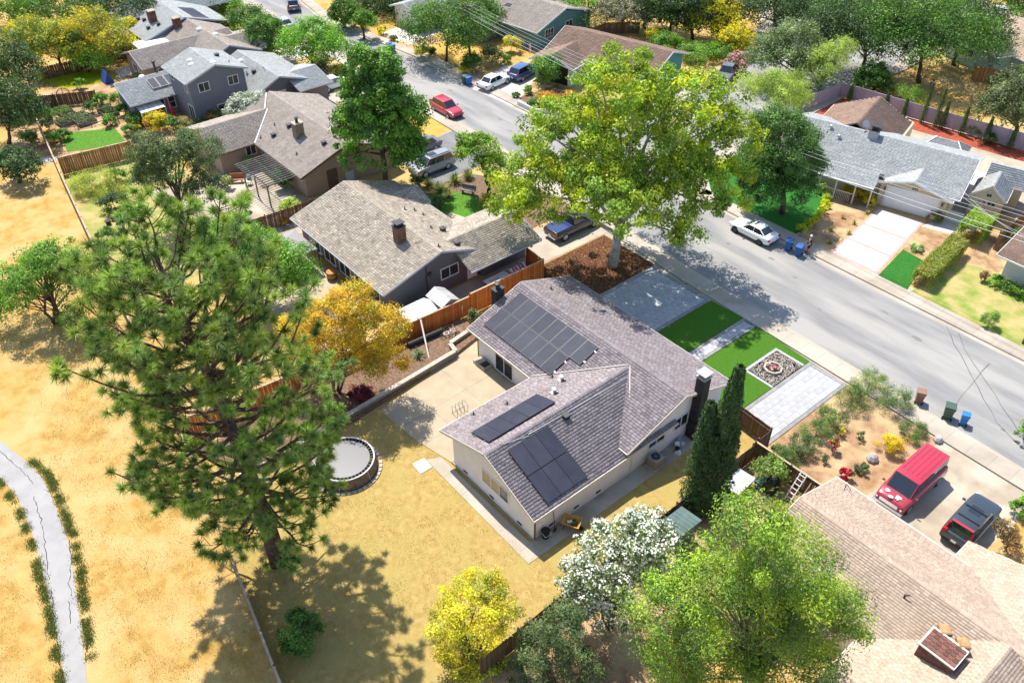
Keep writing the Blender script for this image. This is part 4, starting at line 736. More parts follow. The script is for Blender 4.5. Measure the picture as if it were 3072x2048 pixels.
th1 = math.atan(0.346); solar('black solar array of fifteen panels on the rear slope by the chimney',(-39.0,29.72,rz_main(29.72)),(1,0,0),(0,math.cos(th1),math.sin(th1)),[(c,0) for c in range(7)]+[(c,1) for c in range(8)],1.035,1.86)
th2 = math.atan(0.3355); solar('narrow row of five solar panels on the wing roof above the patio',(-30.42,27.4,rz_wing(-30.42)),(0,-1,0),(math.cos(th2),0,math.sin(th2)),[(c,0) for c in range(5)],1.09,1.93)
th3 = math.atan(0.419); solar('square block of six solar panels on the wing roof above the side path',(-23.76,22.35,rz_wing(-23.76)),(0,1,0),(-math.cos(th3),0,math.sin(th3)),[(c,r) for c in range(3) for r in range(2)],1.09,1.98)
bars(H,'conduit',[((-30.0,21.9,3.60),(-27.9,22.3,4.30)),((-27.9,22.3,4.30),(-27.5,24.2,4.08)),((-27.6,24.2,4.12),(-27.4,33,4.03))],0.025,0.03,'metal_grey')
# ---- H2: tan roof, charcoal walls
H = thing('house', 'charcoal stucco house with tan shingle roof and brick chimney', 'house', (-54,32,0))
walls(H,-61.8,-47.65,27.0,36.6,'x',32.0,2.55,2.5,4.0,'stucco_grey'); walls(H,-52.0,-47.2,36.0,40.8,'y',-49.0,2.45,2.55,3.45,'stucco_grey','wing_wall')
s2 = dict(m='shingle_tan', deck='roof_deck_tan', fascia='trim_grey', vary=0.14, tw=0.36, ex=0.2)
gable_roof(H,-62.2,-47.3,26.3,37.2,'x',32.0,2.62,2.42,4.25,**s2); gable_roof(H,-52.35,-45.6,33.6,41.2,'y',-49.0,2.55,2.4,3.68,rake=(0,1),**s2)
walls(H,-60.4,-57.2,35.0,37.3,'y',-58.8,2.3,2.3,3.0,'stucco_grey','porch_wall'); gable_roof(H,-60.9,-56.8,34.2,37.6,'y',-58.8,2.45,2.45,3.25,rake=(0,1),**s2)
brick_shaft(H,-51.6,-50.85,30.25,31.05,3.4,5.3,'brick_red','brick_redwood',0.09,0.25,'chimney','metal_dark'); MB().cbox((-51.22,30.65,5.5),(0.5,0.55,0.25)).cbox((-51.22,30.65,5.66),(0.75,0.8,0.05)).build('chimney_cap','metal_dark',H)
for x,y,k in ((-55.5,34.0,'pipe'),(-54.2,35,'pipe'),(-55.2,34.8,'pipe'),(-51.6,34.0,'pipe'),(-51.0,34.8,'box'),(-48.2,34.2,'box'),(-48.1,32.3,'pipe')): roof_vent(H,(x,y,4.25-(y-32)*0.352),k,0.3)
window(H,(-47.65,32.9,1.75),1.7,0.95,'x+',2); door(H,(-47.65,35.2),0.85,2.03,'x+')
for x in (-59.5,-57,-54.5,-52,-50): window(H,(x,27.0,1.3),1.7,1.9,'y-',2)
MB().cbox((-47.55,30.9,2.4),(0.2,0.25,0.3)).build('wall_lamp','metal_dark',H); MB().tube([(-47.6,30.6,3.4),(-47.6,30.6,0.1)],0.04,6).build('downspout','metal_dark',H)
MB().cbox((-46.0,40.4,1.9),(0.12,0.2,0.3)).build('wall_lamp','metal_dark',H)
# ---- H3: brown stucco house
H = thing('house', 'brown stucco house with taupe shingle roof beside the pergola', 'house', (-74,35,0))
walls(H,-83.5,-68.5,31.2,41.0,'x',36.0,2.5,2.5,4.3,'stucco_tan'); walls(H,-85.0,-77.9,26.9,34,'y',-81.3,2.5,2.5,3.7,'stucco_tan','wing_wall')
s3 = dict(m='shingle_taupe', deck='roof_deck_tan', fascia='trim_brown', tw=0.34, ex=0.17, vary=0.08)
gable_roof(H,-84,-68.0,30.55,41.6,'x',36.0,2.55,2.55,4.45,**s3); gable_roof(H,-85.5,-77.5,26.4,35.5,'y',-81.4,2.55,2.55,3.9,rake=(1,0),**s3)
walls(H,-76,-70.2,39,44.5,'y',-73,2.4,2.4,3.2,'stucco_tan','garage_wall'); gable_roof(H,-76.4,-69.9,38.5,45.0,'y',-73.1,2.45,2.45,3.45,rake=(0,1),**s3)
brick_shaft(H,-74.3,-73.5,33.4,34.3,3.2,5.1,'brick_buff','stucco_tan',0.11,0.28,'chimney','concrete_old'); MB().lathe((-73.9,33.85,5.15),[(0.15,0),(0.15,0.45),(0.22,0.47),(0.1,0.55)],10).build('flue','metal_dark',H)
for x,y,k in ((-76.5,32.3,'box'),(-76.2,34,'box'),(-78,33.3,'pipe'),(-71.5,32.2,'pipe'),(-77.6,31.4,'pipe'),(-70.2,34.6,'box')): roof_vent(H,(x,y,2.55+(y-30.55)*0.349),k,0.3)
bars(H,'ridge_flashing',[((-77.5,30.6,2.62),(-81.2,34.2,3.92)),((-81.4,34.0,3.95),(-84,35.6,4.4))],0.09,0.04,'trim_white')
door(H,(-68.5,34.1),0.95,2.03,'x+','trim_brown','trim_brown'); MB().box(-68.5,-68.35,35.5,36.4,0.2,1.3).build('meter_box','trim_grey',H)
window(H,(-77.9,30.2,1.8),1.0,0.9,'x+',2); window(H,(-76.9,31.2,1.75),1.1,0.9,'y-',2); window(H,(-69.6,31.2,1.9),0.8,0.6,'y-',1)
# ---- H4: two-storey slate house with two low wings
H = thing('house', 'slate-grey two-storey house with pale grey roof and two low wings', 'house', (-92,32,0))
walls(H,-95.6,-90.0,29.6,36.0,'x',32.8,5.25,5.25,6.4,'siding_slate'); s4 = dict(m='shingle_grey', deck='roof_deck_grey', fascia='trim_grey', tw=0.4, ex=0.2, vary=0.07)
gable_roof(H,-96.0,-89.5,29.15,36.35,'x',32.8,5.3,5.3,6.55,**s4)
walls(H,-99.8,-95.2,24.8,33,'y',-98.6,2.9,2.5,3.35,'siding_slate','wing_wall'); gable_roof(H,-100.2,-94.6,24.3,33.0,'y',-98.7,2.9,2.5,3.7,rake=(1,0),**s4)
walls(H,-98,-88.6,36.0,43.4,'x',39.2,2.5,2.5,3.8,'siding_slate','wing_wall'); gable_roof(H,-98.4,-88.0,35.9,43.6,'x',39.2,2.55,2.55,4.0,**s4)
walls(H,-93,-86.8,41,44.3,'y',-90,2.3,2.3,3.0,'siding_slate','garage_wall'); gable_roof(H,-93.4,-86.3,40.5,44.8,'y',-90,2.4,2.4,3.3,rake=(0,1),**s4)
window(H,(-90.0,31.2,4.3),1.15,0.9,'x+',2); window(H,(-90.0,34.6,4.2),1.1,0.9,'x+',2); window(H,(-90.0,33.2,1.3),1.9,1.2,'x+',2,gm=('glass','glass_blind')); window(H,(-91.0,29.6,4.4),0.7,1.1,'y-',1); window(H,(-94.6,29.6,4.5),0.7,0.7,'y-',1); window(H,(-90.9,29.6,1.3),1.3,2.0,'y-',2,gm='glass')
window(H,(-95.2,27.8,1.5),0.7,1.3,'x+',1,grid=1); window(H,(-95.2,29.0,1.5),0.7,1.3,'x+',1,grid=1)
door(H,(-88.6,39.4),0.95,2.05,'x+','trim_white',light=True); MB().box(-88.58,-88.5,40.6,41.4,0.2,1.3).build('panel_box','trim_white',H); window(H,(-88.6,38.0,1.9),0.7,0.4,'x+',1)
for p,k in (((-93.5,31.6,6.1),'dome'),((-92.5,31.3,6.0),'dome'),((-90.2,32.9,6.5),'dome'),((-95.8,38.2,3.6),'sky'),((-92.6,37.4,3.3),'pipe'),((-92,38,3.5),'box'),((-93.2,34.6,5.9),'box'),((-99.0,27.6,3.5),'sky'),((-91,35,5.7),'pipe'),((-97.3,37.8,3.5),'pipe')): roof_vent(H,p,k,0.35)
MB().lathe((-99.4,29.4,3.2),[(0.13,0),(0.13,1.5),(0.2,1.52),(0.2,1.66),(0.08,1.7)],10).build('flue','metal_dark',H)
d = MB().lathe((0,0,0),[(0.02,0),(0.2,0.03),(0.33,0.1)],12).build('satellite_dish','metal_grey',H); d.location = Vector((-90.6,38.6,4.55))-ORG[H.name]; d.rotation_euler = (0.9,0.3,0.4); MB().tube([(-90.6,38.8,3.8),(-90.6,38.6,4.5)],0.03,6).build('dish_mast','metal_dark',H)
bars(H,'downspout',[((-89.95,36.0,5.1),(-89.95,36.0,2.6))],0.08,0.08,'trim_grey')
th4 = math.atan(0.15)
s = thing('solar_array','pair of solar water panels on the low wing roof of the slate house','solar panels',(-97.6,28.8,3.3),group='solar arrays on the slate house')
for k in range(3):
    a = Vector((-96.0,27.6+k*0.95,3.15)); U = Vector((0,1,0)); V = Vector((-0.955,0,0.29)); p = MB().slab([a,a+U*0.9,a+U*0.9+V*1.8,a+V*1.8],0.06).build('panel','trim_grey',s); b = a+Vector((0.005,0,0.012)); MB().add([b+U*0.04+V*0.05,b+U*0.86+V*0.05,b+U*0.86+V*1.75,b+U*0.04+V*1.75],[(0,1,2,3)]).build('glass','solar',p)
# ---- H5, H6 and the small hut behind
H = thing('house', 'long low house with tan roof behind the slate two-storey house', 'house', (-104,36,0))
s5 = dict(m='shingle_taupe', deck='roof_deck_tan', fascia='trim_grey', tw=0.45, ex=0.22, vary=0.06)
walls(H,-110,-104.3,29.6,40,'y',-107,2.5,2.5,3.2,'stucco_tan'); gable_roof(H,-110.5,-103.8,29.2,42,'y',-107.2,2.55,2.55,3.7,rake=(1,1),**s5)
walls(H,-112,-100.7,36,42.6,'x',39,2.5,2.5,3.9,'siding_slate','wing_wall'); gable_roof(H,-112.4,-100.2,35.4,43.0,'x',39.0,2.55,2.55,4.1,**s5); walls(H,-108,-101.5,41,45,'y',-105,2.4,2.4,3.2,'siding_slate','garage_wall'); gable_roof(H,-108.5,-101,40.5,45.4,'y',-104.6,2.5,2.5,3.6,rake=(0,1),**s5)
MB().box(-113.2,-109.4,31.4,36.0,2.42,2.55).build('patio_roof','trim_white',H); MB().tube([(-113,31.6,0),(-113,31.6,2.42)],0.06,6).build('patio_post','trim_white',H)
window(H,(-104.28,32,1.5),1.6,0.9,'x+',2); window(H,(-107.5,29.6,1.5),1.5,1.0,'y-',2); roof_vent(H,(-108,38.6,4.0),'dome'); roof_vent(H,(-105,39.4,4.0),'dome')
H = thing('house', 'lilac-grey house with solar panels and brown chimneys far at the top left', 'house', (-117,37,0))
s6 = dict(m='shingle_grey', deck='roof_deck_grey', fascia='trim_grey', tw=0.5, ex=0.25, vary=0.05)
walls(H,-126,-113,33.5,44,'x',38.7,2.5,2.5,4.0,'siding_mauve'); gable_roof(H,-126.5,-112.5,33,44.5,'x',38.7,2.6,2.6,4.3,**s6); walls(H,-128,-121,37,48,'y',-124,2.5,2.5,3.8,'siding_mauve','wing_wall'); gable_roof(H,-128.5,-120,36,48.5,'y',-124,2.6,2.6,4.4,**s6)
brick_shaft(H,-116.8,-115.9,35.4,36.3,2.8,4.8,'brick_redwood','brick_redwood',0.2,0.45,'chimney','concrete_old'); brick_shaft(H,-112.6,-111.8,37,37.9,2,4.6,'brick_redwood','brick_redwood',0.2,0.45,'chimney','concrete_old')
for k in range(4): a = Vector((-118+k*1.3,40.0,3.97)); MB().slab([a,a+Vector((1.2,0,0)),a+Vector((1.2,2,-0.58)),a+Vector((0,2,-0.58))],0.05).build('solar_panel','solar',H)
for x,y in ((-117.8,35.2),(-115,34.6),(-119,34.8),(-114.4,35.8)): roof_vent(H,(x,y,2.6+(y-33)*0.298),'box')
H = thing('garden_hut', 'small grey garden hut with glass doors among trees at top left', 'hut', (-118.5,31,0)); walls(H,-119.8,-117.3,29.6,32.3,'y',-118.5,2.2,2.2,2.6,'siding_slate'); gable_roof(H,-120.3,-116.6,29.2,32.7,'y',-118.5,2.2,2.2,2.75,'shingle_grey','roof_deck_grey','trim_grey',0.5,0.25); window(H,(-117.28,31,1.1),1.8,1.7,'x+',2)
# ---- H7: pale shingle roof at the bottom right
H = thing('house', 'house with pale pinkish shingle roof at the bottom right', 'house', (-6,32,0))
walls(H,-13.2,3,29.2,36.6,'x',33.1,2.4,2.4,3.6,'stucco_beige'); walls(H,-6.6,2,22,33,'y',-1.5,2.4,2.4,3.5,'stucco_beige','wing_wall'); s7 = dict(m='shingle_pale', deck='roof_deck_pale', fascia='trim_beige', tw=0.3, ex=0.16, vary=0.07)
# hip at the left end: main slopes are trapezoids
zr = 3.85; x0, x1, y0, y1, rp = -13.95, 4.0, 28.75, 37.3, 33.1
slope(H,(x0,y0,2.45),(x1,y0,2.45),(x1,rp,zr),(x0,rp,zr),'shingle_pale','roof_deck_pale',0.3,0.16,0.07); slope(H,(x1,y1,2.45),(x0,y1,2.45),(x0,rp,zr),(x1,rp,zr),'shingle_pale','roof_deck_pale',0.3,0.16,0.07); ridge_caps(H,(x0,rp,zr),(x1,rp,zr),'shingle_pale')
gable_roof(H,-7.0,3.4,21.0,33,'y',-1.7,2.45,2.45,3.95,rake=(0,0),**s7); bars(H,'gutter',[((x0,y1+0.04,2.40),(x1,y1+0.04,2.40))],0.11,0.12,'trim_beige'); bars(H,'gutter',[((x0,y0-0.04,2.40),(-7,y0-0.04,2.40))],0.11,0.12,'bin_green'); bars(H,'fascia',[((x0-0.02,y0,2.36),(x0-0.02,rp,zr-0.1)),((x0-0.02,y1,2.36),(x0-0.02,rp,zr-0.1))],0.04,0.2,'trim_beige')
walls(H,-5.2,4,33,38.6,'y',0,2.3,2.3,3.3,'stucco_beige','porch_wall'); gable_roof(H,-6.4,7,32.5,39.2,'y',0.3,2.2,2.2,3.95,rake=(0,0),**s7)
ch = brick_shaft(H,-4.6,-2.9,29.6,30.9,2.4,4.15,'brick_redwood','brick_redwood',0.085,0.26,'chimney',None); MB().box(-4.68,-2.82,29.52,30.98,4.13,4.2).build('chimney_cap','trim_beige',H)
for y0_ in (0,): pass
for k in range(7):
    for j in range(5): b = MB().box(-4.58+k*0.245,-4.355+k*0.245,29.62+j*0.25,29.84+j*0.25,4.2,4.25).build('brick','brick_redwood',ch)
for x in (-4.3,-3.35): MB().lathe((x+0.1,31.25,3.2),[(0.33,0),(0.36,0.75),(0.40,0.78),(0.40,1.0),(0.30,1.05)],4).build('chimney_pot','stone_cap',H)
MB().tube([(-6.6,31.9,3.3),(-6.6,31.9,3.75)],[0.06,0.06],8).tube([(-6.6,31.9,3.7),(-6.4,31.95,3.85)],0.05,6).build('vent_pipe','brick_redwood',H); MB().tube([(-13.2,37.0,2.4),(-13.1,36.8,3.0),(-12.6,36.6,2.9)],0.02,5).tube([(-13.1,36.8,3.0),(-12.9,36.3,2.6)],0.02,5).build('aerial','metal_dark',H)

# ---- H8 across the street, turned a little; written in its own frame (x along the front, y towards the back)
A8 = math.atan2(79.6-75.34, -27.18+42.95)
def loc8(x, y):  # local to world
    return (-34.57+x*math.cos(A8)-y*math.sin(A8), 77.64+x*math.sin(A8)+y*math.cos(A8))
H = thing('house', 'cream house with wide grey roof and white garage door across the street', 'house', (-34.57,77.64,0), A8, world=False)
s8 = dict(m='shingle_grey', deck='roof_deck_grey', fascia='trim_white', tw=0.35, ex=0.18, vary=0.07)
walls(H,-9.3,7.1,-5.1,3.4,'x',0.0,2.5,2.9,4.0,'siding_cream'); gable_roof(H,-9.8,7.6,-5.5,4.0,'x',0.0,2.5,2.9,4.2,**s8)
walls(H,0.7,6.7,-5.65,-3,'y',3.6,2.3,2.25,3.1,'siding_cream','garage_wall'); gable_roof(H,0.45,7.1,-6.0,-1.0,'y',3.5,2.45,2.35,3.35,rake=(1,0),**s8)
# porch roof with posts and railing
slope(H,(-4.9,-7.2,2.2),(0.45,-7.2,2.2),(0.45,-5.0,2.72),(-4.9,-5.0,2.72),'shingle_grey','roof_deck_grey',0.35,0.18,0.07); bars(H,'gutter',[((-4.9,-7.25,2.15),(0.45,-7.25,2.15))],0.11,0.13,'trim_white')
for x in (-4.6,-3.0,-1.2,0.3): MB().box(x-0.06,x+0.06,-7.1,-6.98,0,2.12).build('porch_post','trim_beige',H)
for x0,x1 in ((-4.5,-3.1),(-2.9,-1.3)):
    MB().box(x0,x1,-7.07,-7.02,0.95,1.03).build('railing','trim_beige',H)
    for k in range(9): MB().box(x0+0.08+k*0.155,x0+0.115+k*0.155,-7.06,-7.03,0.1,0.95).build('baluster','trim_beige',H)
# garage door with panels, house number, lamps
gd = MB().box(1.35,6.05,-5.710,-5.655,0.02,2.1).build('garage_door','trim_white',H)
for r in range(4):
    for c in range(8): MB().box(1.42+c*0.58,1.92+c*0.58,-5.735,-5.712,0.1+r*0.5,0.52+r*0.5).build('door_panel','stucco_white',gd)
bars(H,'door_trim',[((1.27,-5.680,0),(1.27,-5.680,2.15)),((6.13,-5.680,0),(6.13,-5.680,2.15))],0.14,0.08,'trim_white'); MB().box(1.2,6.2,-5.740,-5.650,2.11,2.22).build('door_lintel','trim_white',H)
for x in (0.95+0.2,6.35): MB().cbox((x,-5.770,1.75),(0.14,0.16,0.28)).build('wall_lamp','trim_brown',H)
cu = bpy.data.curves.new('digits','FONT'); cu.body = '842'; cu.size = 0.34; cu.extrude = 0.012; cu.align_x = 'CENTER'; tmp = bpy.data.objects.new('digits', cu); COL.objects.link(tmp); bpy.context.view_layer.update()
me = bpy.data.meshes.new_from_object(tmp.evaluated_get(bpy.context.evaluated_depsgraph_get())); bpy.data.objects.remove(tmp); me.materials.clear(); me.materials.append(MATS['metal_dark']); nb = link('house_number', me, H); nb.location = (3.7,-5.680,2.36); nb.rotation_euler = (PI/2,0,0)
for p,k in (((-6.2,-0.9,3.9),'can'),((-5.0,-1.9,3.6),'can'),((-7.3,-2.6,3.4),'pipe'),((0.5,-5.6,2.6),'box')): roof_vent(H,p,k,0.35)
MB().box(-2.6,-1.7,-0.9,-0.1,3.7,4.75).build('chimney','steel_panel',H); MB().cbox((-2.15,-0.5,4.85),(1.1,1.0,0.08)).cbox((-2.15,-0.5,5.05),(0.5,0.5,0.3)).cbox((-2.15,-0.5,5.22),(0.8,0.8,0.06)).build('chimney_cap','metal_dark',H)
d = MB().lathe((0,0,0),[(0.02,0),(0.25,0.04),(0.4,0.12)],12).build('satellite_dish','metal_grey',H); d.location = (-3.3,0.2,4.75); d.rotation_euler = (0.7,0.5,0.3); MB().tube([(-3.3,0.2,4.0),(-3.3,0.2,4.75)],0.03,6).build('dish_mast','metal_dark',H)
# brown wing behind with hip end, and a small grey hip roof
walls(H,-7.2,-0.2,2,8.6,'y',-3.7,2.5,2.5,3.8,'siding_cream','rear_wall'); gable_roof(H,-8.6,-0.4,0.5,8.2,'y',-4.2,2.55,2.55,4.55,'shingle_brown','roof_deck_tan','trim_beige',0.35,0.18,0.07,rake=(0,1))
slope(H,(-0.4,8.2,2.55),(-8.6,8.2,2.55),(-4.2,7.9,4.5),(-4.2,7.9,4.5),'shingle_brown','roof_deck_tan',0.35,0.18,0.07)
walls(H,2.2,5.4,3.4,6.0,'x',4.6,2.3,2.3,2.6,'siding_cream','porch_wall'); zc = 3.4
slope(H,(1.6,3.0,2.45),(6.0,3.0,2.45),(4.8,4.6,zc),(2.8,4.6,zc),'shingle_grey','roof_deck_grey',0.35,0.18,0.07); slope(H,(6.0,6.3,2.45),(1.6,6.3,2.45),(2.8,4.6,zc),(4.8,4.6,zc),'shingle_grey','roof_deck_grey',0.35,0.18,0.07); slope(H,(6.0,3.0,2.45),(6.0,6.3,2.45),(4.8,4.6,zc),(4.8,4.6,zc),'shingle_grey','roof_deck_grey',0.35,0.18,0.07); slope(H,(1.6,6.3,2.45),(1.6,3.0,2.45),(2.8,4.6,zc),(2.8,4.6,zc),'shingle_grey','roof_deck_grey',0.35,0.18,0.07); bars(H,'ridge_flashing',[((6.0,3.0,2.5),(4.8,4.6,zc+0.05)),((1.6,3.0,2.5),(2.8,4.6,zc+0.05))],0.1,0.04,'trim_white')
# two cream sheds beside it
def barn(label, c, rz, w, d, he, hr, cross=False):
    t = thing('garden_shed', label, 'shed', (*c,0), rz, group='cream sheds beside the wide grey roof', world=False); walls(t,-w/2,w/2,-d/2,d/2,'y',0,he,he,hr,'siding_cream'); gable_roof(t,-w/2-0.18,w/2+0.18,-d/2-0.18,d/2+0.18,'y',0,he-0.05,he-0.05,hr+0.12,'shingle_grey','roof_deck_grey','trim_beige',0.4,0.2,0.06)
    for s in (-1,1):
        dd = MB().box(min(s*0.03,s*0.82),max(s*0.03,s*0.82),-d/2-0.03,-d/2-0.004,0.05,1.95).build('door','siding_cream',t); MB().box(min(s*0.12,s*0.72),max(s*0.12,s*0.72),-d/2-0.04,-d/2-0.031,1.5,1.82).build('pane','glass',dd); MB().box(s*0.42-0.02,s*0.42+0.02,-d/2-0.05,-d/2-0.041,1.5,1.82).build('glazing_bar','trim_beige',dd)
    window(t,(0,-d/2,2.5),0.4,0.3,'y-',2,fm='trim_beige',bar=0.04); return t
barn('cream shed with double doors and arched windows beside the white gate', (-24.95,78.7), A8, 2.7, 3.0, 2.35, 3.4); barn('cream shed with grey roof behind the double-door shed', (-25.0,81.6), A8-PI/2, 2.6, 3.2, 2.5, 3.6)
# ---- H9 at the right edge, H10-H13 far back
H = thing('house', 'white-walled house with brown roof cut off by the right edge', 'house', (-14,73,0)); walls(H,-18.8,-4,69.4,78,'x',74,2.5,2.5,3.8,'stucco_cool'); gable_roof(H,-19.4,-3,68.2,79.5,'x',74,2.6,2.6,4.2,'shingle_brown','roof_deck_tan','trim_white',0.35,0.18,0.06); window(H,(-15,69.4,1.5),1.6,1.1,'y-',2)
H = thing('house', 'teal house with grey roof and white-framed windows beyond the street', 'house', (-86,78,0), 0.12, world=False)
s10 = dict(deck='roof_deck_grey', fascia='trim_white', tw=0.45, ex=0.22, vary=0.06)
walls(H,-10,2.5,-5,6,'x',0,2.5,2.5,4.0,'siding_teal'); gable_roof(H,-10.5,3.0,-5.6,6.5,'x',0.2,2.6,2.6,4.4,'shingle_taupe',**s10); window(H,(2.5,-2.6,1.7),1.6,1.0,'x+',3); window(H,(2.5,1.4,1.8),1.3,1.0,'x+',2); walls(H,-8.5,-4.5,-8.0,-3,'y',-6.5,2.4,2.4,3.2,'siding_olive','wing_wall'); gable_roof(H,-9,-4,-8.5,-3,'y',-6.5,2.45,2.45,3.4,'shingle_taupe',rake=(1,0),**s10); window(H,(-4.5,-5.5,1.5),0.8,1.1,'x+',1,grid=1); window(H,(-6.5,-8.0,1.5),0.9,1.1,'y-',1,grid=1); MB().slab([(-5.5,-2.8,3.55),(-4.6,-2.8,3.55),(-4.6,-2.2,3.75),(-5.5,-2.2,3.75)],0.1).build('skylight','glass',H)
brick_shaft(H,-3,-2.2,3,3.8,3,5.2,'brick_redwood','brick_redwood',0.2,0.4,'chimney','concrete_old')
H = thing('house', 'aqua house with brown roof and open garage beside the blue car', 'house', (-72,75,0), 0.25, world=False)
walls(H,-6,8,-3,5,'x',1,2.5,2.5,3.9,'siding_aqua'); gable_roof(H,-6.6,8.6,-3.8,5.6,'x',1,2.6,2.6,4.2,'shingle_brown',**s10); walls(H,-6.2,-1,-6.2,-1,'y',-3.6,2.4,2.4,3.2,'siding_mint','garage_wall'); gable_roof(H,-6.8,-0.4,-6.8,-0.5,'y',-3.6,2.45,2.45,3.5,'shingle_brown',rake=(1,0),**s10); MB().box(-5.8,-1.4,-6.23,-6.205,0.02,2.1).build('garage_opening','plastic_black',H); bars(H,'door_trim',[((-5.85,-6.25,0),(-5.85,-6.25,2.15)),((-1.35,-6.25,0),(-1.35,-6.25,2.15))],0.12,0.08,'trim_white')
H = thing('house', 'pale grey house with porch behind the dry lawn at the top', 'house', (-105.24,71.85), 0.1, world=False); walls(H,-6,8,-4,5,'x',0.5,2.5,2.5,3.9,'siding_slate'); gable_roof(H,-6.6,8.6,-4.6,5.6,'x',0.5,2.6,2.6,4.2,'shingle_grey',**s10); walls(H,1,6,-7,-2,'y',3.5,2.4,2.4,3.2,'trim_white','porch_wall'); gable_roof(H,0.4,6.6,-7.5,-2,'y',3.5,2.45,2.45,3.4,'shingle_grey',rake=(1,0),**s10); window(H,(-2.5,-4.0,1.5),1.8,1.2,'y-',2); door(H,(-5,-4.0),0.9,2.0,'y-','trim_white')
H = thing('house', 'pale mint house with white roof at the far top right', 'house', (-41.74,117.41), -0.35, world=False); walls(H,-4.2,16,-4,6,'x',1,2.7,2.7,4.1,'siding_mint'); gable_roof(H,-4.8,16.5,-4.7,6.7,'x',1,2.75,2.75,4.4,'shingle_pale',**s10); walls(H,-4.2,4,-6.5,-2,'y',-0.2,2.7,2.7,3.6,'siding_mint','wing_wall'); gable_roof(H,-4.8,4.6,-7,-2,'y',-0.2,2.75,2.75,3.9,'shingle_pale',rake=(1,0),**s10); window(H,(-1.0,-6.5,1.6),3.2,1.0,'y-',3); MB().box(-8.5,-4.9,1,8,2.4,2.5).build('carport_roof','concrete_pink',H); MB().tube([(-8.3,1.2,0),(-8.3,1.2,2.4)],0.06,6).build('carport_post','trim_white',H)
for p in ((0.5,-0.5,3.9),(2.2,-0.2,4.0),(4,-0.4,3.95)): roof_vent(H,p,'pipe',0.35)

# ================================================================ vehicles
HY = PI/2
van = car('worn red full-size van with faded patchy hood parked beside the planted yard', (-11.3,42.2), -HY, 'car_red', L=5.4, W=2.02, H=2.08, belt=1.18, hood=1.12, deck=1.18, ws=(1.85,1.15), rs=(-2.62,-2.5), hw=0.86, wr=0.36, wb=3.5, style='van', roofm='car_crimson', lower='chrome', name='passenger_van')
for k in range(5): MB().beam((0.7,-0.6+k*0.3,2.085),(-2.3,-0.6+k*0.3,2.085),0.03,0.02).build('roof_rib','car_red',van)
for x,y,a,b in ((2.2,0.25,0.5,0.42),(2.1,-0.5,0.4,0.3),(2.45,-0.1,0.25,0.35)): MB().poly([(x+a*0.5*math.cos(t)*rnd.uniform(.6,1.2),y+b*0.5*math.sin(t)*rnd.uniform(.6,1.2)) for t in [2*PI*i/11 for i in range(11)]],1.09,1.146).build('faded_paint','van_worn',van)
MB().cbox((2.72,0,0.5),(0.16,2.0,0.2)).build('chrome_bumper','chrome',van,bevel=0.04); MB().cbox((2.72,0,0.82),(0.04,1.2,0.26)).build('front_grille','chrome',van)
for s in (-1,1): MB().box(-2.5,1.9,s*1.012-0.004,s*1.012+0.004,0.45,0.95).build('side_panel','van_beige',van)
suv = car('dark charcoal crossover with long red tail lamps parked nose to the street', (-7.35,42.3), HY+0.03, 'car_charcoal', L=4.6, W=1.86, H=1.66, belt=1.02, hood=0.98, deck=1.0, ws=(1.05,0.45), rs=(-2.15,-1.7), wr=0.36, style='suv', roofm='car_charcoal', glass_top=True)
MB().beam((-0.1,0.66,1.69),(-0.1,-0.66,1.69),0.06,0.04).build('roof_bar','plastic_black',suv); MB().beam((-1.1,0.66,1.69),(-1.1,-0.66,1.69),0.06,0.04).build('roof_bar','plastic_black',suv); MB().cbox((-1.8,0,1.68),(0.16,1.3,0.05)).build('spoiler','car_crimson',suv)
for s in (-1,1): MB().beam((-2.2,s*0.78,0.8),(-1.88,s*0.68,1.55),0.10,0.10).build('lamp_strip','lamp_red',suv)
car('white sports sedan with sunroof parked at the far kerb beside the blue bins', (-36.4,58.75), PI, 'car_white', L=4.5, ws=(0.95,0.15), rs=(-1.7,-0.95), H=1.42, glass_top=True, rim='metal_dark')
car('silver suv on the dark driveway behind the tall green tree', (-65.3,43.7), -HY, 'car_silver', L=4.8, W=1.95, H=1.78, belt=1.08, hood=1.05, deck=1.05, ws=(1.25,0.65), rs=(-2.25,-2.0), wr=0.37, wb=2.8, style='suv', glass_top=True, rails=True)
car('grey car mostly hidden behind the tall green tree beside the silver suv', (-69.4,45.2), -HY, 'car_grey', L=4.6, H=1.5)
car('red compact suv parked along the near kerb on the open street', (-75.2,52.9), 0.0, 'car_crimson', L=4.5, W=1.8, H=1.65, belt=1.0, hood=0.97, ws=(1.05,0.3), rs=(-2.0,-1.6), wr=0.35, style='suv')
car('white sedan standing across the pale driveway mouth', (-77.7,61.9), 1.75, 'car_white', L=4.7)
car('blue suv on the pale driveway in front of the aqua garage', (-77.5,66.4), -1.35+PI, 'car_blue', L=4.6, W=1.85, H=1.68, belt=1.02, hood=1.0, ws=(1.1,0.4), rs=(-2.1,-1.7), wr=0.36, style='suv')
car('navy pickup in the driveway under the big yellow-green tree', (-47.7,46.9), HY, 'car_black', L=5.6, W=1.98, H=1.85, belt=1.12, hood=1.1, ws=(1.3,0.75), rs=(-0.7,-0.55), wr=0.4, wb=3.6, style='pickup', tint_bed='car_navy', lower='chrome')
car('dark grey pickup parked at the side street kerb by the pink bush', (-61.0,85.3), -HY-1.15+HY, 'car_grey', L=5.4, W=1.95, H=1.8, belt=1.1, hood=1.08, ws=(1.3,0.7), rs=(-0.8,-0.6), wr=0.39, wb=3.5, style='pickup')
car('blue sedan glimpsed through the branches of the big street tree', (-62.3,68.6), HY+0.1, 'car_blue', L=4.6)
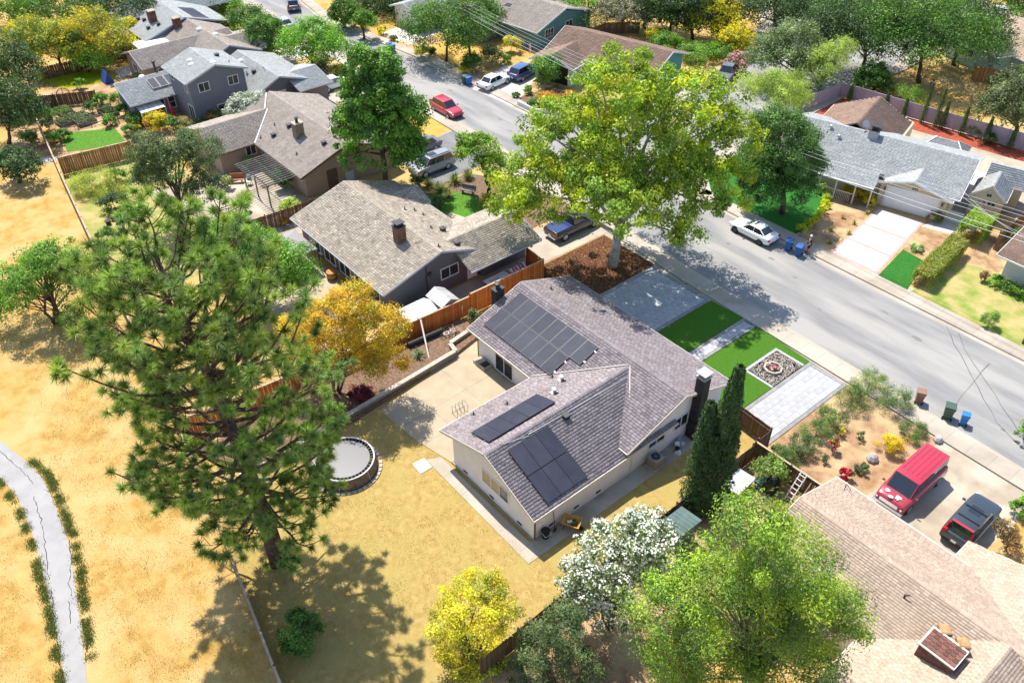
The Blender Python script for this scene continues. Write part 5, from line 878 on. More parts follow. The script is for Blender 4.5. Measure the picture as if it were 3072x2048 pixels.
car('grey suv far up the street near the top of the picture', (-118.6,57.0), 2.7, 'car_grey', L=4.6, W=1.85, H=1.68, belt=1.02, hood=1.0, ws=(1.1,0.4), rs=(-2.1,-1.7), wr=0.36, style='suv')
car('white car in the driveway of the slate two-storey house', (-89.8,46.8), HY, 'car_white', L=4.5)
car('pale car at the kerb among trees near the top of the street', (-112.3,51.9), PI, 'car_pale', L=4.5)
car('silver car parked far away at the top right beside a pole', (-49.4,132.0), 0.6, 'car_pale', L=4.6)
car('grey car in the drive behind the slate house roof', (-105.3,44.8), HY, 'car_grey', L=4.5)
# ================================================================ bins
bin_('blue wheeled bin next to the white sports sedan', (-32.95,59.25), 0.3, 'bin_blue'); bin_('blue wheeled bin next to the standing person', (-31.85,59.2), 0.2, 'bin_blue')
bin_('brown wheeled bin standing alone at the near kerb', (-15.2,50.15), PI+0.5, 'bin_brown'); bin_('large green wheeled bin at the near kerb', (-13.1,50.25), PI+0.4, 'bin_green', 1.15, k=1.15); bin_('small bright blue wheeled bin at the near kerb', (-12.05,50.45), PI+0.4, 'bin_sky', 1.0, k=0.85)
bin_('dark green bin by the white sedan across the street', (-80.5,59.6), 0, 'bin_green'); bin_('blue bin by the white sedan across the street', (-79.85,59.65), 0, 'bin_blue'); bin_('dark blue bin of the far pair at the upper kerb', (-95.5,58.5), 0, 'bin_blue'); bin_('brighter blue bin of the far pair at the upper kerb', (-94.7,58.5), 0, 'bin_sky')
bin_('dark bin beside the garage wing of the slate house', (-88.7,44.9), 0, 'bin_green')
# ================================================================ fences
fence('orange-red board fence running between the white house and the charcoal house', [(-43.75,31.95),(-44.3,20),(-45.3,8.6)], 1.8, 'fence_red', cap='fence_cap', side=1)
fence('taller orange-red board fence at the front corner of the charcoal house', [(-43.55,39.6),(-43.7,32.0)], 2.05, 'fence_red', cap='fence_cap', side=1); fence('orange-red gate fence from the charcoal house to the front corner', [(-43.6,39.7),(-46.0,39.9)], 1.9, 'fence_red', side=-1)
fence('weathered brown board fence between the charcoal house and the brown house', [(-65.88,20.97),(-65.38,27.56),(-65.19,34.51)], 1.7, 'fence_brown', side=-1)
fence('new tan board fence above the brown house garden', [(-88.69,14.49),(-87.71,21.26),(-87.53,22.85)], 1.9, 'fence_new', bw=0.2, cap='fence_cap', side=-1)
fence('long grey board fence along the edge of the dry field', [(-19.4,4.2),(-25.45,5.17),(-39.19,7.57),(-55,9.8),(-71.5,11.9),(-86,13.8),(-102,16.06),(-114,18.6)], 1.55, 'fence_grey', cap='fence_cap', boards=False, posts=2.4, side=1)
fence('brown fence along the right side of the back yard behind the cypress', [(-18.9,13.5),(-19.2,24),(-19.3,36.4)], 1.65, 'fence_brown', side=-1)
fence('dark brown fence with leaning ladders beside the pale-roofed house', [(-19.3,36.6),(-13.9,36.7)], 1.75, 'fence_brown', cap='fence_cap', side=1); fence('dark board fence closing the side yard at the paver drive', [(-22.9,38.5),(-19.35,38.3),(-19.3,36.9)], 1.8, 'fence_brown', side=1)
fence('old wooden fence between the vegetable garden and the yellow lawn', [(-106.98,17.19),(-104.03,23.31)], 1.5, 'fence_brown', bw=0.2, side=-1); fence('shaded fence at the far end of the yellow lawn', [(-115.10,20.49),(-114.74,24.55),(-115.76,28.25),(-114.66,32.79)], 1.6, 'fence_brown', bw=0.25, side=-1); fence('short new fence by the garage wing of the slate house', [(-87.44,24.84),(-88.90,24.72)] if False else [(-86.6,37.8),(-85.4,42.2)], 1.6, 'fence_new', side=-1)
fence('dark fence between the cream sheds and the white-walled house', [(-21.2,73.2),(-21.6,80),(-22.4,90)], 1.8, 'fence_brown', side=-1); fence('brown fence under the mint house at the far right', [(-41.31,107.55),(-37.76,108.83)], 1.8, 'fence_new', bw=0.2, side=-1); fence('brown fence on the slope behind the aqua house', [(-80.06,75.84),(-81.38,84.29),(-78.55,88.13)], 1.6, 'fence_brown', bw=0.25, side=-1)
t = thing('vinyl_fence','long mauve vinyl fence around the red mulch garden across the street','fence',(-49.1,83.5,0)); pts = [(-49.3,82.5),(-48.7,90.9),(-39.2,92.2),(-28.5,94.0),(-15,96.2)]
for p,q in zip(pts[:-1],pts[1:]):
    p = Vector(p); q = Vector(q); n = round((q-p).length/1.9); a = math.atan2(q.y-p.y,q.x-p.x)
    for i in range(n):
        c = p.lerp(q,(i+0.5)/n); L = (q-p).length/n; pl = MB(); 
        for k in range(8): e = p.lerp(q,(i+(k+0.5)/8)/n); pl.cbox((e.x,e.y,0.88),(L/8-0.012,0.04,1.6),a)
        pl.build('panel','vinyl_mauve',t); MB().beam((p.lerp(q,i/n).x,p.lerp(q,i/n).y,1.72),(p.lerp(q,(i+1)/n).x,p.lerp(q,(i+1)/n).y,1.72),0.07,0.1).build('rail','vinyl_mauve',t); s = p.lerp(q,i/n); MB().cbox((s.x,s.y,0.92),(0.12,0.12,1.84),a).build('post','vinyl_mauve',t)
t = thing('picket_gate','white picket gate beside the garage across the street','gate',(-26.9,74.6,0)); 
for i in range(14): x = -26.9+i*0.125; y = 74.45+i*0.03; MB().cbox((x,y,0.6),(0.05,0.03,1.1),0.25).build('picket','trim_white',t)
for z in (0.2,1.05): MB().beam((-26.95,74.44,z),(-25.2,74.86,z),0.05,0.08).build('rail','trim_white',t)
MB().poly([(-25.1,74.9),(-24.3,75.1),(-24.6,76.6),(-25.0,76.5)],0,0.9).build('side_wall','stucco_white',t)
# ================================================================ garden walls
t = thing('retaining_wall','low tan block retaining wall along the patio and planting bed','wall',(-39.2,18,0)); blocks(t,(-39.2,11.2),(-40.35,27.9),0,4,0.42,0.14,0.26); blocks(t,(-40.35,27.95),(-41.3,28.15),0,4,0.42,0.14,0.26); blocks(t,(-41.35,28.2),(-41.75,30.9),0,4,0.42,0.14,0.26)
for a,b in (((-39.2,11.2),(-40.35,27.9)),((-40.3,27.95),(-41.3,28.15)),((-41.35,28.2),(-41.75,30.9))): blocks(t,a,b,0.56,1,0.6,0.07,0.34,'block_cap')
t = thing('planter_ring','octagonal stone planter ring with flowers in the gravel square','planter',(-23.95,45.05,0.06))
for k in range(8): a = 2*PI*(k+0.5)/8; MB().cbox((-23.95+math.cos(a)*0.6,45.05+math.sin(a)*0.6,0.16),(0.14,0.50,0.2),a).build('stone_block','block_cap',t)
MB().lathe((-23.95,45.05,0.07),[(0.52,0),(0.5,0.1)],12).build('soil','mulch',t)
shrub('flower_clump','pink and white flowers inside the octagonal planter ring',(-23.95,45.05),0.5,0.35,500,0.12,[(0.10,0.16,0.04),(0.07,0.12,0.03)],flowers=(220,0.11,[(0.6,0.25,0.32),(0.7,0.62,0.62),(0.45,0.08,0.15)]),trunk=0)
# planter wall by the curb across the street
t = thing('planter_wall','low white planter wall of the orange flower bed at the street corner','wall',(-72.21,60.06)); 
for a,b in (((-71.45,60.41),(-68.46,60.49)),((-68.46,60.49),(-67.17,62.01)),((-67.17,62.01),(-67.23,64.10))): MB().beam((*a,0.3),(*b,0.3),0.2,0.6).build('wall_section','stucco_cool',t)
# ================================================================ back-yard things of the white house
t = thing('trampoline','round trampoline with dark mat and skirt under the pine','trampoline',(-36.0,15.7,0)); c = (-36.0,15.7); R = 1.9
MB().lathe((c[0],c[1],0.86),[(R-0.28,0),(R-0.28,0.012)],40).build('mat','trampoline_mat',t)
def ringtube(r, z, rad, m, nm, n=40): MB().tube([(c[0]+math.cos(2*PI*i/n)*r,c[1]+math.sin(2*PI*i/n)*r,z) for i in range(n+1)],rad,6,cap=False).build(nm,m,t)
ringtube(R,0.88,0.05,'metal_white','rim'); ringtube(R+0.18,0.06,0.035,'metal_dark','base_ring')
for i in range(44): a = 2*PI*i/44; MB().beam((c[0]+math.cos(a)*(R-0.27),c[1]+math.sin(a)*(R-0.27),0.88),(c[0]+math.cos(a)*(R-0.04),c[1]+math.sin(a)*(R-0.04),0.885),0.09,0.02).build('spring_tab','plastic_black',t)
mb = MB(); n = 40
for i in range(n): a0 = 2*PI*i/n; a1 = 2*PI*(i+1)/n; mb.add([(c[0]+math.cos(a)*r,c[1]+math.sin(a)*r,z) for a,r,z in ((a0,R+0.17,0.07),(a1,R+0.17,0.07),(a1,R+0.01,0.84),(a0,R+0.01,0.84))],[(0,1,2,3)])
mb.build('skirt','trampoline_net',t)
for i in range(6): a = 2*PI*i/6+0.3; MB().tube([(c[0]+math.cos(a)*R,c[1]+math.sin(a)*R,0.86),(c[0]+math.cos(a)*(R+0.2),c[1]+math.sin(a)*(R+0.2),0.02)],0.03,6).build('leg','metal_grey',t)
for i in range(40): a = 2*PI*i/40; MB().cbox((c[0]+math.cos(a)*(R+0.36),c[1]+math.sin(a)*(R+0.36),0.05),(0.2,0.28,0.1),a).build('edging_stone','block_cap',t)
t = thing('air_conditioner','tan air conditioning unit against the side wall','ac unit',(-23.1,31.3,0.035)); MB().cbox((-23.1,31.3,0.08),(0.95,0.95,0.09)).build('pad','concrete_old',t); MB().cbox((-23.1,31.3,0.5),(0.78,0.78,0.75)).build('casing','ac_tan',t,bevel=0.06); MB().cbox((-23.1,31.3,0.90),(0.84,0.84,0.06)).build('top','metal_grey',t,bevel=0.02); MB().lathe((-23.1,31.3,0.93),[(0.31,0),(0.31,0.01)],20).build('fan_opening','plastic_black',t)
for k in range(4): a = k*PI/4; MB().beam((-23.1-math.cos(a)*0.31,31.3-math.sin(a)*0.31,0.945),(-23.1+math.cos(a)*0.31,31.3+math.sin(a)*0.31,0.945),0.02,0.01).build('grille_bar','metal_grey',t)
t = thing('wheelbarrow','yellow wheelbarrow holding a green hose beside the side wall','wheelbarrow',(-22.95,23.7,0.035),0.5,world=False); vs = []
for z,s in ((0.28,0.55),(0.62,1.0)): vs += [(-0.55*s,-0.36*s,z),(0.55*s,-0.42*s,z),(0.55*s,0.42*s,z),(-0.55*s,0.36*s,z)]
mb = MB(); mb.add(vs,[(3,2,1,0),(0,1,5,4),(1,2,6,5),(2,3,7,6),(3,0,4,7)]); o = mb.build('tray','barrow_yellow',t); m = o.modifiers.new('thick','SOLIDIFY'); m.thickness = 0.03
MB().tube([(0.57,-0.44,0.63),(0.57,0.44,0.63),(-0.57,0.38,0.63),(-0.57,-0.38,0.63),(0.57,-0.44,0.63)],0.03,6).build('rim','barrow_yellow',t); MB().tube([(0.15+0.22*math.cos(a)*(1-0.03*a),0.2*math.sin(a),0.42+0.008*a) for a in [i*0.5 for i in range(44)]],0.025,5).build('hose','hose_green',t); MB().cbox((-0.1,-0.05,0.5),(0.3,0.16,0.14),0.5).build('cloth','cloth_white',t)
for s in (-1,1): MB().tube([(0.5,s*0.12,0.2),(-0.4,s*0.28,0.3),(-1.1,s*0.33,0.5)],0.025,6).build('handle','wood_grey',t); MB().tube([(-0.35,s*0.26,0.3),(-0.45,s*0.28,0.0)],0.02,6).build('leg','metal_dark',t)
b = MB().lathe((0,0,0),[(0.12,-0.05),(0.18,-0.03),(0.18,0.03),(0.12,0.05)],14).build('wheel','rubber',t); b.location = (0.62,0,0.18); b.rotation_euler = (PI/2,0,0)
t = thing('bucket','black garbage pail with white handle at the house corner','bucket',(-23.4,22.0,0.035)); MB().lathe((-23.4,22.0,0.035),[(0.2,0),(0.27,0.62),(0.29,0.64),(0.26,0.66)],14).build('body','plastic_black',t); MB().tube([(-23.4,21.73,0.6),(-23.15,21.75,0.42),(-23.1,22.2,0.45),(-23.4,22.27,0.6)],0.018,6).build('handle','trim_white',t)
t = thing('shovel','shovel leaning on the side wall between pail and wheelbarrow','tool',(-23.45,22.75,0.035)); MB().tube([(-23.4,22.75,0.1),(-23.62,22.8,1.6)],0.025,6).build('shaft','wood_pole',t); MB().cbox((-23.36,22.74,0.16),(0.06,0.24,0.32)).build('blade','metal_dark',t,bevel=0.02)
t = thing('garden_clutter','pile of pots and a white bag beside the dark chimney','pots',(-23.2,33.6,0.035))
for dx,dy,r,m in ((0,0.3,0.2,'metal_white'),(0.25,-0.05,0.16,'plastic_black'),(-0.15,0.75,0.24,'metal_grey'),(0.2,0.55,0.18,'trim_grey')): MB().lathe((-23.25+dx,33.4+dy,0.04),[(r*0.8,0),(r,0.35),(r*1.05,0.37)],12).build('pot',m,t)
MB().cbox((-22.85,33.3,0.15),(0.4,0.3,0.25),0.4,taper=0.7).build('bag','cloth_white',t)
solo('leaning_post',MB().beam((-41.2,26.1,0.3),(-43.5,27.1,2.1),0.11,0.09),'trim_beige',(-41.2,26.1),'pale post leaning against the orange-red fence','post')
t = thing('bike_rack','low looped metal rack on the patio by the wing eave','rack',(-35.3,24.6,0.05))
for k in range(4): y = 24.1+k*0.3; MB().tube([(-35.6,y,0.05),(-35.62,y,0.7),(-35.3,y,0.85),(-34.98,y,0.7),(-35.0,y,0.05)],0.022,6).build('loop','metal_grey',t)
MB().tube([(-35.6,24.0,0.07),(-35.6,25.2,0.07)],0.02,5).build('base_bar','metal_grey',t)
t = thing('black_planter','black wire planters and drum at the foot of the orange-red fence','planter',(-42.9,27.8,0.3)); MB().tube([(-43.2,25.6,0.55),(-43.0,28.6,0.55)],0.22,12).build('drum','plastic_black',t)
for k in range(4): MB().tube([(-42.5+0.2*math.cos(a),28.4+k*0.3+0.2*math.sin(a),0.55) for a in [2*PI*i/12 for i in range(13)]],0.03,5).build('ring','metal_white' if k % 2 else 'metal_dark',t)
for k,(x,y) in enumerate(((-39.61,10.17),(-39.35,12.54),(-38.46,10.97),(-38.45,15.14))): solo('garden_block',MB().cbox((x,y,0.12),(0.5,0.35,0.24),0.4*k).cbox((x+0.4,y+0.2,0.1),(0.35,0.3,0.2),0.3),'trim_grey',(x,y),('pale concrete block lying left of the pine trunk','pale concrete blocks under the pine branches','loose block pair beside the pine trunk','pale block at the end of the retaining wall')[k],'block')
# ================================================================ things around the charcoal house
t = thing('gazebo','grey pyramid canopy on posts behind the charcoal house','gazebo',(-58.8,24.2,0)); q = [(-60.7,22.6),(-56.9,22.6),(-56.9,25.9),(-60.7,25.9)]
for i in range(4): a = q[i]; b = q[(i+1)%4]; MB().slab([(*a,2.25),(*b,2.25),(-58.8,24.25,3.15)],0.03).build('canopy_panel','canopy_grey',t); MB().tube([(a[0],a[1],0),(a[0],a[1],2.25)],0.05,6).build('post','metal_dark',t)
t = thing('barrel_planter','wooden half-barrel planter on the patio under the tan eave','planter',(-55.2,26.2,0.03)); MB().lathe((-55.2,26.0,0.03),[(0.36,0),(0.45,0.35),(0.42,0.75),(0.38,0.76)],14).build('barrel','wood_barrel',t)
for z in (0.2,0.55): MB().lathe((-55.2,26.0,z),[(0.455,0),(0.46,0.05)],14).build('hoop','metal_dark',t)
t = thing('metal_shed','white corrugated metal shed behind the orange-red fence','shed',(-45.3,28,0)); walls(t,-46.1,-44.45,26.5,29.2,'y',-45.3,1.55,1.55,1.85,'white_panel')
for k in range(6): y0 = 26.4+k*0.48; MB().slab([(-46.25,y0,1.55),(-46.25,y0+0.46,1.55),(-45.3,y0+0.46,1.92),(-45.3,y0,1.92)],0.03).build('roof_panel','white_panel',t); MB().slab([(-44.3,y0,1.55),(-44.3,y0+0.46,1.55),(-45.3,y0+0.46,1.925),(-45.3,y0,1.925)],0.03).build('roof_panel','white_panel',t)
t = thing('plastic_shed','grey ridged plastic shed next to the white metal shed','shed',(-45.0,30.3,0)); walls(t,-46.0,-44.1,29.5,31.1,'x',30.3,1.75,1.75,2.15,'steel_panel')
for k in range(11): x0 = -46.15+k*0.2; MB().slab([(x0,29.4,1.75),(x0+0.185,29.4,1.75),(x0+0.185,30.3,2.22),(x0,30.3,2.22)],0.04).build('roof_panel','steel_panel',t); MB().slab([(x0,31.2,1.75),(x0+0.185,31.2,1.75),(x0+0.185,30.3,2.225),(x0,30.3,2.225)],0.04).build('roof_panel','steel_panel',t)
t = thing('garden_table','white table with a black cover frame behind the orange-red fence','table',(-45.2,36.0,0)); MB().cbox((-45.2,36.1,0.78),(1.3,2.3,0.05)).build('tabletop','white_gloss',t)
for dx in (-0.5,0.5):
    for dy in (-1,1): MB().cbox((-45.2+dx,36.1+dy,0.38),(0.06,0.06,0.75)).build('leg','metal_dark',t)
MB().tube([(-45.4,35.3,0.82),(-45.0,35.9,1.1),(-45.4,36.3,0.82)],0.03,5).build('wire_frame','metal_dark',t)
t = thing('striped_hammock','crumpled pink and white striped swing cushion by the gate','cushion',(-45.3,38.2,0))
for k in range(9): y = 37.4+k*0.17; MB().add([(-45.9,y,0.7+0.12*math.sin(k)),(-45.9,y+0.17,0.7+0.12*math.sin(k+1)),(-45.3,y+0.17,1.2+0.1*math.sin(k*1.7)),(-45.3,y,1.2+0.1*math.sin(k*1.7-1)),(-44.7,y+0.17,0.75),(-44.7,y,0.75)],[(0,1,2,3),(3,2,4,5)]).build('stripe','stripe_pink' if k % 2 else 'stripe_white',t)
for dy in (37.4,38.9): MB().tube([(-46,dy,0),(-45.3,dy,1.1),(-44.6,dy,0)],0.025,6).build('frame','metal_white',t)
solo('garden_bench',MB().cbox((-59.1,43.6,0.42),(1.5,0.45,0.06),0.5).cbox((-59.2,43.8,0.7),(1.5,0.06,0.4),0.5).cbox((-59.6,43.3,0.2),(0.06,0.4,0.4),0.5).cbox((-58.6,43.8,0.2),(0.06,0.4,0.4),0.5),'wood_grey',(-59.1,43.6),'small grey bench on the lawn under the street-side tree','bench')
# ================================================================ pergola and patio of the brown house
t = thing('pergola','weathered slatted pergola beside the brown house','pergola',(-71.8,29,0))
for x,y in ((-74.4,27.6),(-71.8,27.6),(-69.2,27.6)): MB().box(x-0.06,x+0.06,y-0.06,y+0.06,0,2.35).build('post','wood_grey',t)
for y in (27.6,29.1,30.45): MB().beam((-74.8,y,2.36),(-68.8,y,2.36),0.06,0.14).build('beam','wood_grey',t)
for k in range(15): x = -74.7+k*0.415; MB().beam((x,27.0,2.48),(x,30.6,2.48),0.05,0.1).build('slat','wood_grey',t)
for k,(x,y,lab) in enumerate(((*(-75.77,27.25),'rusty bench at the edge of the brown house patio'),)): solo('bench',MB().cbox((x,y,0.42),(1.3,0.4,0.06),1.0).cbox((x-0.2,y+0.15,0.7),(1.3,0.05,0.5),1.0).cbox((x-.3,y-.4,0.2),(0.06,0.35,0.4),1.0).cbox((x+.3,y+.4,0.2),(0.06,0.35,0.4),1.0),'terracotta',(x,y),lab,'bench')
def chair(label, x, y, rz, m):
    t = thing('garden_chair',label,'chair',(x,y,0.03),rz,world=False,group='garden chairs'); MB().cbox((0,0,0.42),(0.5,0.5,0.05)).build('seat',m,t); MB().cbox((0,0.25,0.7),(0.5,0.04,0.5)).build('backrest',m,t)
    for a in (-1,1):
        for b in (-1,1): MB().cbox((a*0.22,b*0.22,0.2),(0.04,0.04,0.42)).build('leg','metal_dark',t)
chair('pale garden chair on the patio left of the pergola posts',*(-74.57,27.99),0.8,'metal_grey'); chair('red cushioned chair on the patio below the pergola',*(-71.37,25.89),2.2,'canvas_red'); chair('white folding chair under the tan eave',*(-58.64,27.10),0.5,'metal_white'); chair('dark chair under the grey pyramid canopy',-58.3,24.0,1.5,'plastic_black')
t = thing('patio_table','small round dark table on the brown house patio','table',(-70.08,25.43)); x,y = (-70.08,25.43); MB().lathe((x,y,0),[(0.3,0),(0.05,0.05),(0.05,0.65),(0.5,0.68),(0.5,0.72)],14).build('table_body','metal_dark',t)
fence('dark slatted railing at the end of the brown house patio', [(-69.87,22.64),(-70.36,24.97)], 0.9, 'fence_brown', bw=0.06, gap=0.12, posts=1.5)
# ================================================================ vegetable garden of the slate house
def bed(label, x, y, w, d, pal):
    t = thing('raised_bed',label,'planter',(x,y,0),0.12,world=False,group='raised beds in the vegetable garden')
    for a,b,c2,d2 in ((-w/2,w/2,-d/2,-d/2+0.05),(-w/2,w/2,d/2-0.05,d/2),(-w/2,-w/2+0.05,-d/2,d/2),(w/2-0.05,w/2,-d/2,d/2)): MB().box(a,b,c2,d2,0,0.45).build('board','wood_grey',t)
    MB().box(-w/2+0.05,w/2-0.05,-d/2+0.05,d/2-0.05,0,0.38).build('soil','mulch',t)
    rng = np.random.default_rng(int(x*10)%97+3); n = 500; P = np.stack([rng.uniform(-w/2+.1,w/2-.1,n),rng.uniform(-d/2+.1,d/2-.1,n),0.4+0.35*rng.random(n)],1); V,F = leaf_quads(P,unit(rng.normal(size=(n,3))+np.array([0,0,1])),np.full(n,0.2),rng,0.6); pal = np.array(pal); link('vegetables',raw_mesh('vegetables',V,F,'leaf',pal[rng.integers(0,len(pal),n)]*(0.7+0.6*rng.random((n,1)))),t)
x,y = (-100.21,20.25); bed('large raised bed of leafy greens with metal sides',x,y,3.2,2.0,[(0.10,0.2,0.06),(0.16,0.25,0.10)]); x,y = (-100.12,23.17); bed('dark planted raised bed near the slate house',x,y,2.2,1.6,[(0.05,0.11,0.03),(0.12,0.16,0.05)]); x,y = (-103.37,19.34); bed('raised bed at the left of the vegetable garden',x,y,2.4,1.5,[(0.10,0.2,0.06),(0.2,0.28,0.06)]); x,y = (-100.69,18.48); bed('raised bed with seedlings by the field fence',x,y,1.6,1.6,[(0.14,0.2,0.06)])
fence('thin post-and-rail fence across the vegetable garden', [(-99.00,17.90),(-98.04,21.94),(-96.64,26.25)], 1.3, 'wood_grey', bw=0.05, gap=1.4, posts=1.6)
t = thing('swing_canopy','white striped awning over the slate house terrace','awning',(-94.6,26,0)); 
for k in range(5): MB().slab([(-95.1,25.0+k*0.55,2.05),(-95.1,25.5+k*0.55,2.05),(-93.8,25.5+k*0.55,1.75),(-93.8,25.0+k*0.55,1.75)],0.03).build('awning_strip','trim_white' if k % 2 else 'stucco_cool',t)
for y in (25.0,27.7): MB().tube([(-93.8,y,0),(-93.8,y,1.75)],0.04,6).build('post','metal_white',t)
t = thing('patio_umbrella','folded red patio umbrella by the slate house windows','umbrella',(-93.3,28.2,0)); MB().lathe((-93.3,28.2,0),[(0.25,0),(0.25,0.06),(0.03,0.08),(0.03,0.7),(0.22,0.75),(0.14,1.6),(0.03,2.1)],10).build('canopy','canvas_red',t)
t = thing('play_set','blue play tent under the tree by the yellow lawn','tent',(-109.41,26.40)); x,y = (-109.41,26.40); MB().add([(x-0.8,y-0.6,0),(x+0.8,y-0.6,0),(x+0.8,y+0.6,0),(x-0.8,y+0.6,0),(x-0.8,y,1.5),(x+0.8,y,1.5)],[(0,1,5,4),(2,3,4,5),(1,2,5),(3,0,4)]).build('canvas','cloth_blue',t)
for k,(u,v,lab) in enumerate(((352,205,'brown lounge chair on the pale patio by the yellow lawn'),(340,198,'white lounge chair on the pale patio by the yellow lawn'))): chair(lab,*((-103.76,30.61) if k == 0 else (-103.47,29.36)),0.9,('terracotta','metal_white')[k])
solo('wooden_wheel',MB().tube([((-107.30,20.60)[0]+0.1*math.cos(a),(-107.30,20.60)[1]+0.7*math.cos(a),0.75+0.7*math.sin(a)) for a in [2*PI*i/16 for i in range(17)]],0.06,6).tube([((-107.30,20.60)[0],(-107.30,20.60)[1]-0.6,0.75),((-107.30,20.60)[0],(-107.30,20.60)[1]+0.6,0.75)],0.04,5).tube([((-107.30,20.60)[0],(-107.30,20.60)[1],0.1),((-107.30,20.60)[0],(-107.30,20.60)[1],1.4)],0.04,5),'terracotta',(-107.30,20.60),'rust-coloured wagon wheel leaning on the old wooden fence','wheel')
solo('arbor_shelter',MB().slab([(*(-101.86,16.47),2.0),(*(-98.97,19.52),2.0),(*(-101.27,19.80),2.0),(*(-103.65,17.00),2.0)],0.05),'canopy_grey',(-105.19,18.45),'dark shade cloth over the corner of the slate house garden','shade') if False else None
# ================================================================ things by the pale-roofed house
t = thing('tool_shed','low dark green ridged shed roof beside the cypress','shed',(-18.1,28,0)); walls(t,-18.75,-17.5,27.2,28.8,'y',-18.1,1.6,1.6,1.75,'shed_green')
for k in range(6): y0 = 27.12+k*0.3; MB().slab([(-18.9,y0,1.72),(-18.9,y0+0.285,1.72),(-17.35,y0+0.285,1.88),(-17.35,y0,1.88)],0.05).build('roof_panel','shed_green',t)
t = thing('white_cabinet','white slab table beside the cypress trunk','table',(-18.3,33.7,0)); MB().cbox((-18.3,33.8,0.82),(1.2,1.9,0.06),0.1).build('tabletop','white_gloss',t)
for dx in (-0.45,0.45):
    for dy in (-0.8,0.8): MB().cbox((-18.3+dx,33.8+dy,0.4),(0.08,0.08,0.8),0.1).build('leg','trim_grey',t)
t = thing('storage_crate','blue plastic storage crate by the brown fence','crate',(-17.6,35.2,0)); MB().cbox((-17.6,35.2,0.3),(0.5,0.75,0.6),0.1).build('body','bin_blue',t,bevel=0.03); MB().cbox((-17.6,35.2,0.62),(0.56,0.82,0.06),0.1).build('lid','bin_sky',t)
t = thing('grill','black covered grill by the brown fence','grill',(-16.9,35.4,0)); MB().cbox((-16.9,35.4,0.5),(0.7,0.9,0.9),0.1).build('body','plastic_black',t,bevel=0.05); MB().cbox((-16.9,35.4,0.98),(0.5,0.8,0.08),0.1).build('lid','metal_dark',t); MB().beam((-17.2,35.0,0.9),(-17.2,35.8,0.9),0.05,0.04).build('handle','chrome',t)
solo('basin',MB().lathe((-17.9,34.5,0),[(0.28,0),(0.34,0.25),(0.30,0.26)],12),'canvas_red',(-17.9,34.5),'small red basin beside the blue crate','basin')
t = thing('ladder','pale ladder leaning on the brown fence','ladder',(-15.9,35.7,0))
for dx in (0,0.4): MB().beam((-15.9+dx,35.5,0.05),(-15.8+dx,36.5,2.0),0.06,0.05).build('rail','metal_white',t)
for k in range(6): MB().beam((-15.88,35.62+k*0.15,0.3+k*0.3),(-15.44,35.62+k*0.15,0.3+k*0.3),0.04,0.04).build('rung','metal_white',t)
t = thing('lattice','leaning timber frame on the brown fence next to the ladder','frame',(-14.9,35.8,0))
for k in range(5): MB().beam((-15.1+k*0.3,35.6,0.05),(-15.0+k*0.3,36.5,1.6),0.05,0.05).build('bar','fence_cap',t)
solo('garden_rock',MB().lathe((-14.2,42.7,0),[(0.35,0),(0.42,0.2),(0.25,0.45),(0.08,0.55)],7),'rock',(-14.2,42.7),'pale rock standing beside the bright yellow shrub','rock'); solo('garden_boulder',MB().lathe((-12.3,47.6,0),[(0.28,0),(0.33,0.2),(0.2,0.4),(0.05,0.45)],7),'rock',(-12.3,47.6),'grey boulder at the end of the rosemary mound','rock')
# ================================================================ poles and wires
def pole(label, base, h, arms, lean=(0,0)):
    t = thing('utility_pole',label,'pole',base,group='wooden utility poles'); x,y = base; MB().tube([(x,y,-0.1),(x+lean[0],y+lean[1],h)],[0.16,0.11],10).build('post','wood_pole',t)
    for z in arms: MB().beam((x-0.15,y-1.2,z),(x-0.15,y+1.2,z),0.1,0.12).build('crossarm','wood_pole',t); [MB().lathe((x-0.15,y+d,z+0.06),[(0.05,0),(0.05,0.12),(0.02,0.15)],8).build('insulator','metal_grey',t) for d in (-1.05,-0.4,0.4,1.05)]
    return t
P1 = (-84.7,63.6); P0 = (-108.3,59.0); P3 = (-13.4,62.3)
pole('utility pole with two crossarms beside the street in front of the teal house', P1, 7.4, (7.1,6.2)); pole('utility pole at the bend of the street near the top', P0, 9.0, (8.6,)); pole('wooden utility pole at the right edge beside the pavement', P3, 10.0, (9.6,8.2)); pole('leaning pole by the silver car at the far top right', (-47.4,129.1), 9.5, (9.0,))
def wire(label, a, b, sag, r=0.012):
    pts = [Vector(a).lerp(Vector(b),i/24)-Vector((0,0,sag*4*(i/24)*(1-i/24))) for i in range(25)]; solo('power_line',MB().tube(pts,r,4,cap=False),'wire',a,label,'wire','overhead lines along the street')
for k,d in enumerate((-1.05,-0.4,0.4,1.05)): wire(('upper line nearest the houses in front, from the crossarm pole to the right edge','second upper line from the crossarm pole to the right edge','third upper line from the crossarm pole to the right edge','upper line farthest from the camera, from the crossarm pole to the right edge')[k],(P1[0]-0.15,P1[1]+d,7.3),(P3[0]-0.15,P3[1]+d,9.8),1.5)
for k,d in enumerate((-0.4,0.4)): wire(('lower near line from the crossarm pole to the right edge','lower far line from the crossarm pole to the right edge')[k],(P1[0]-0.15,P1[1]+d,6.3),(P3[0]-0.15,P3[1]+d,8.3),1.7,0.02)
for k,d in enumerate((-1.05,0.4,1.05)): wire(('near line between the two upper poles','middle line between the two upper poles','far line between the two upper poles')[k],(P0[0],P0[1]+d,8.7),(P1[0],P1[1]+d,7.3),0.8)
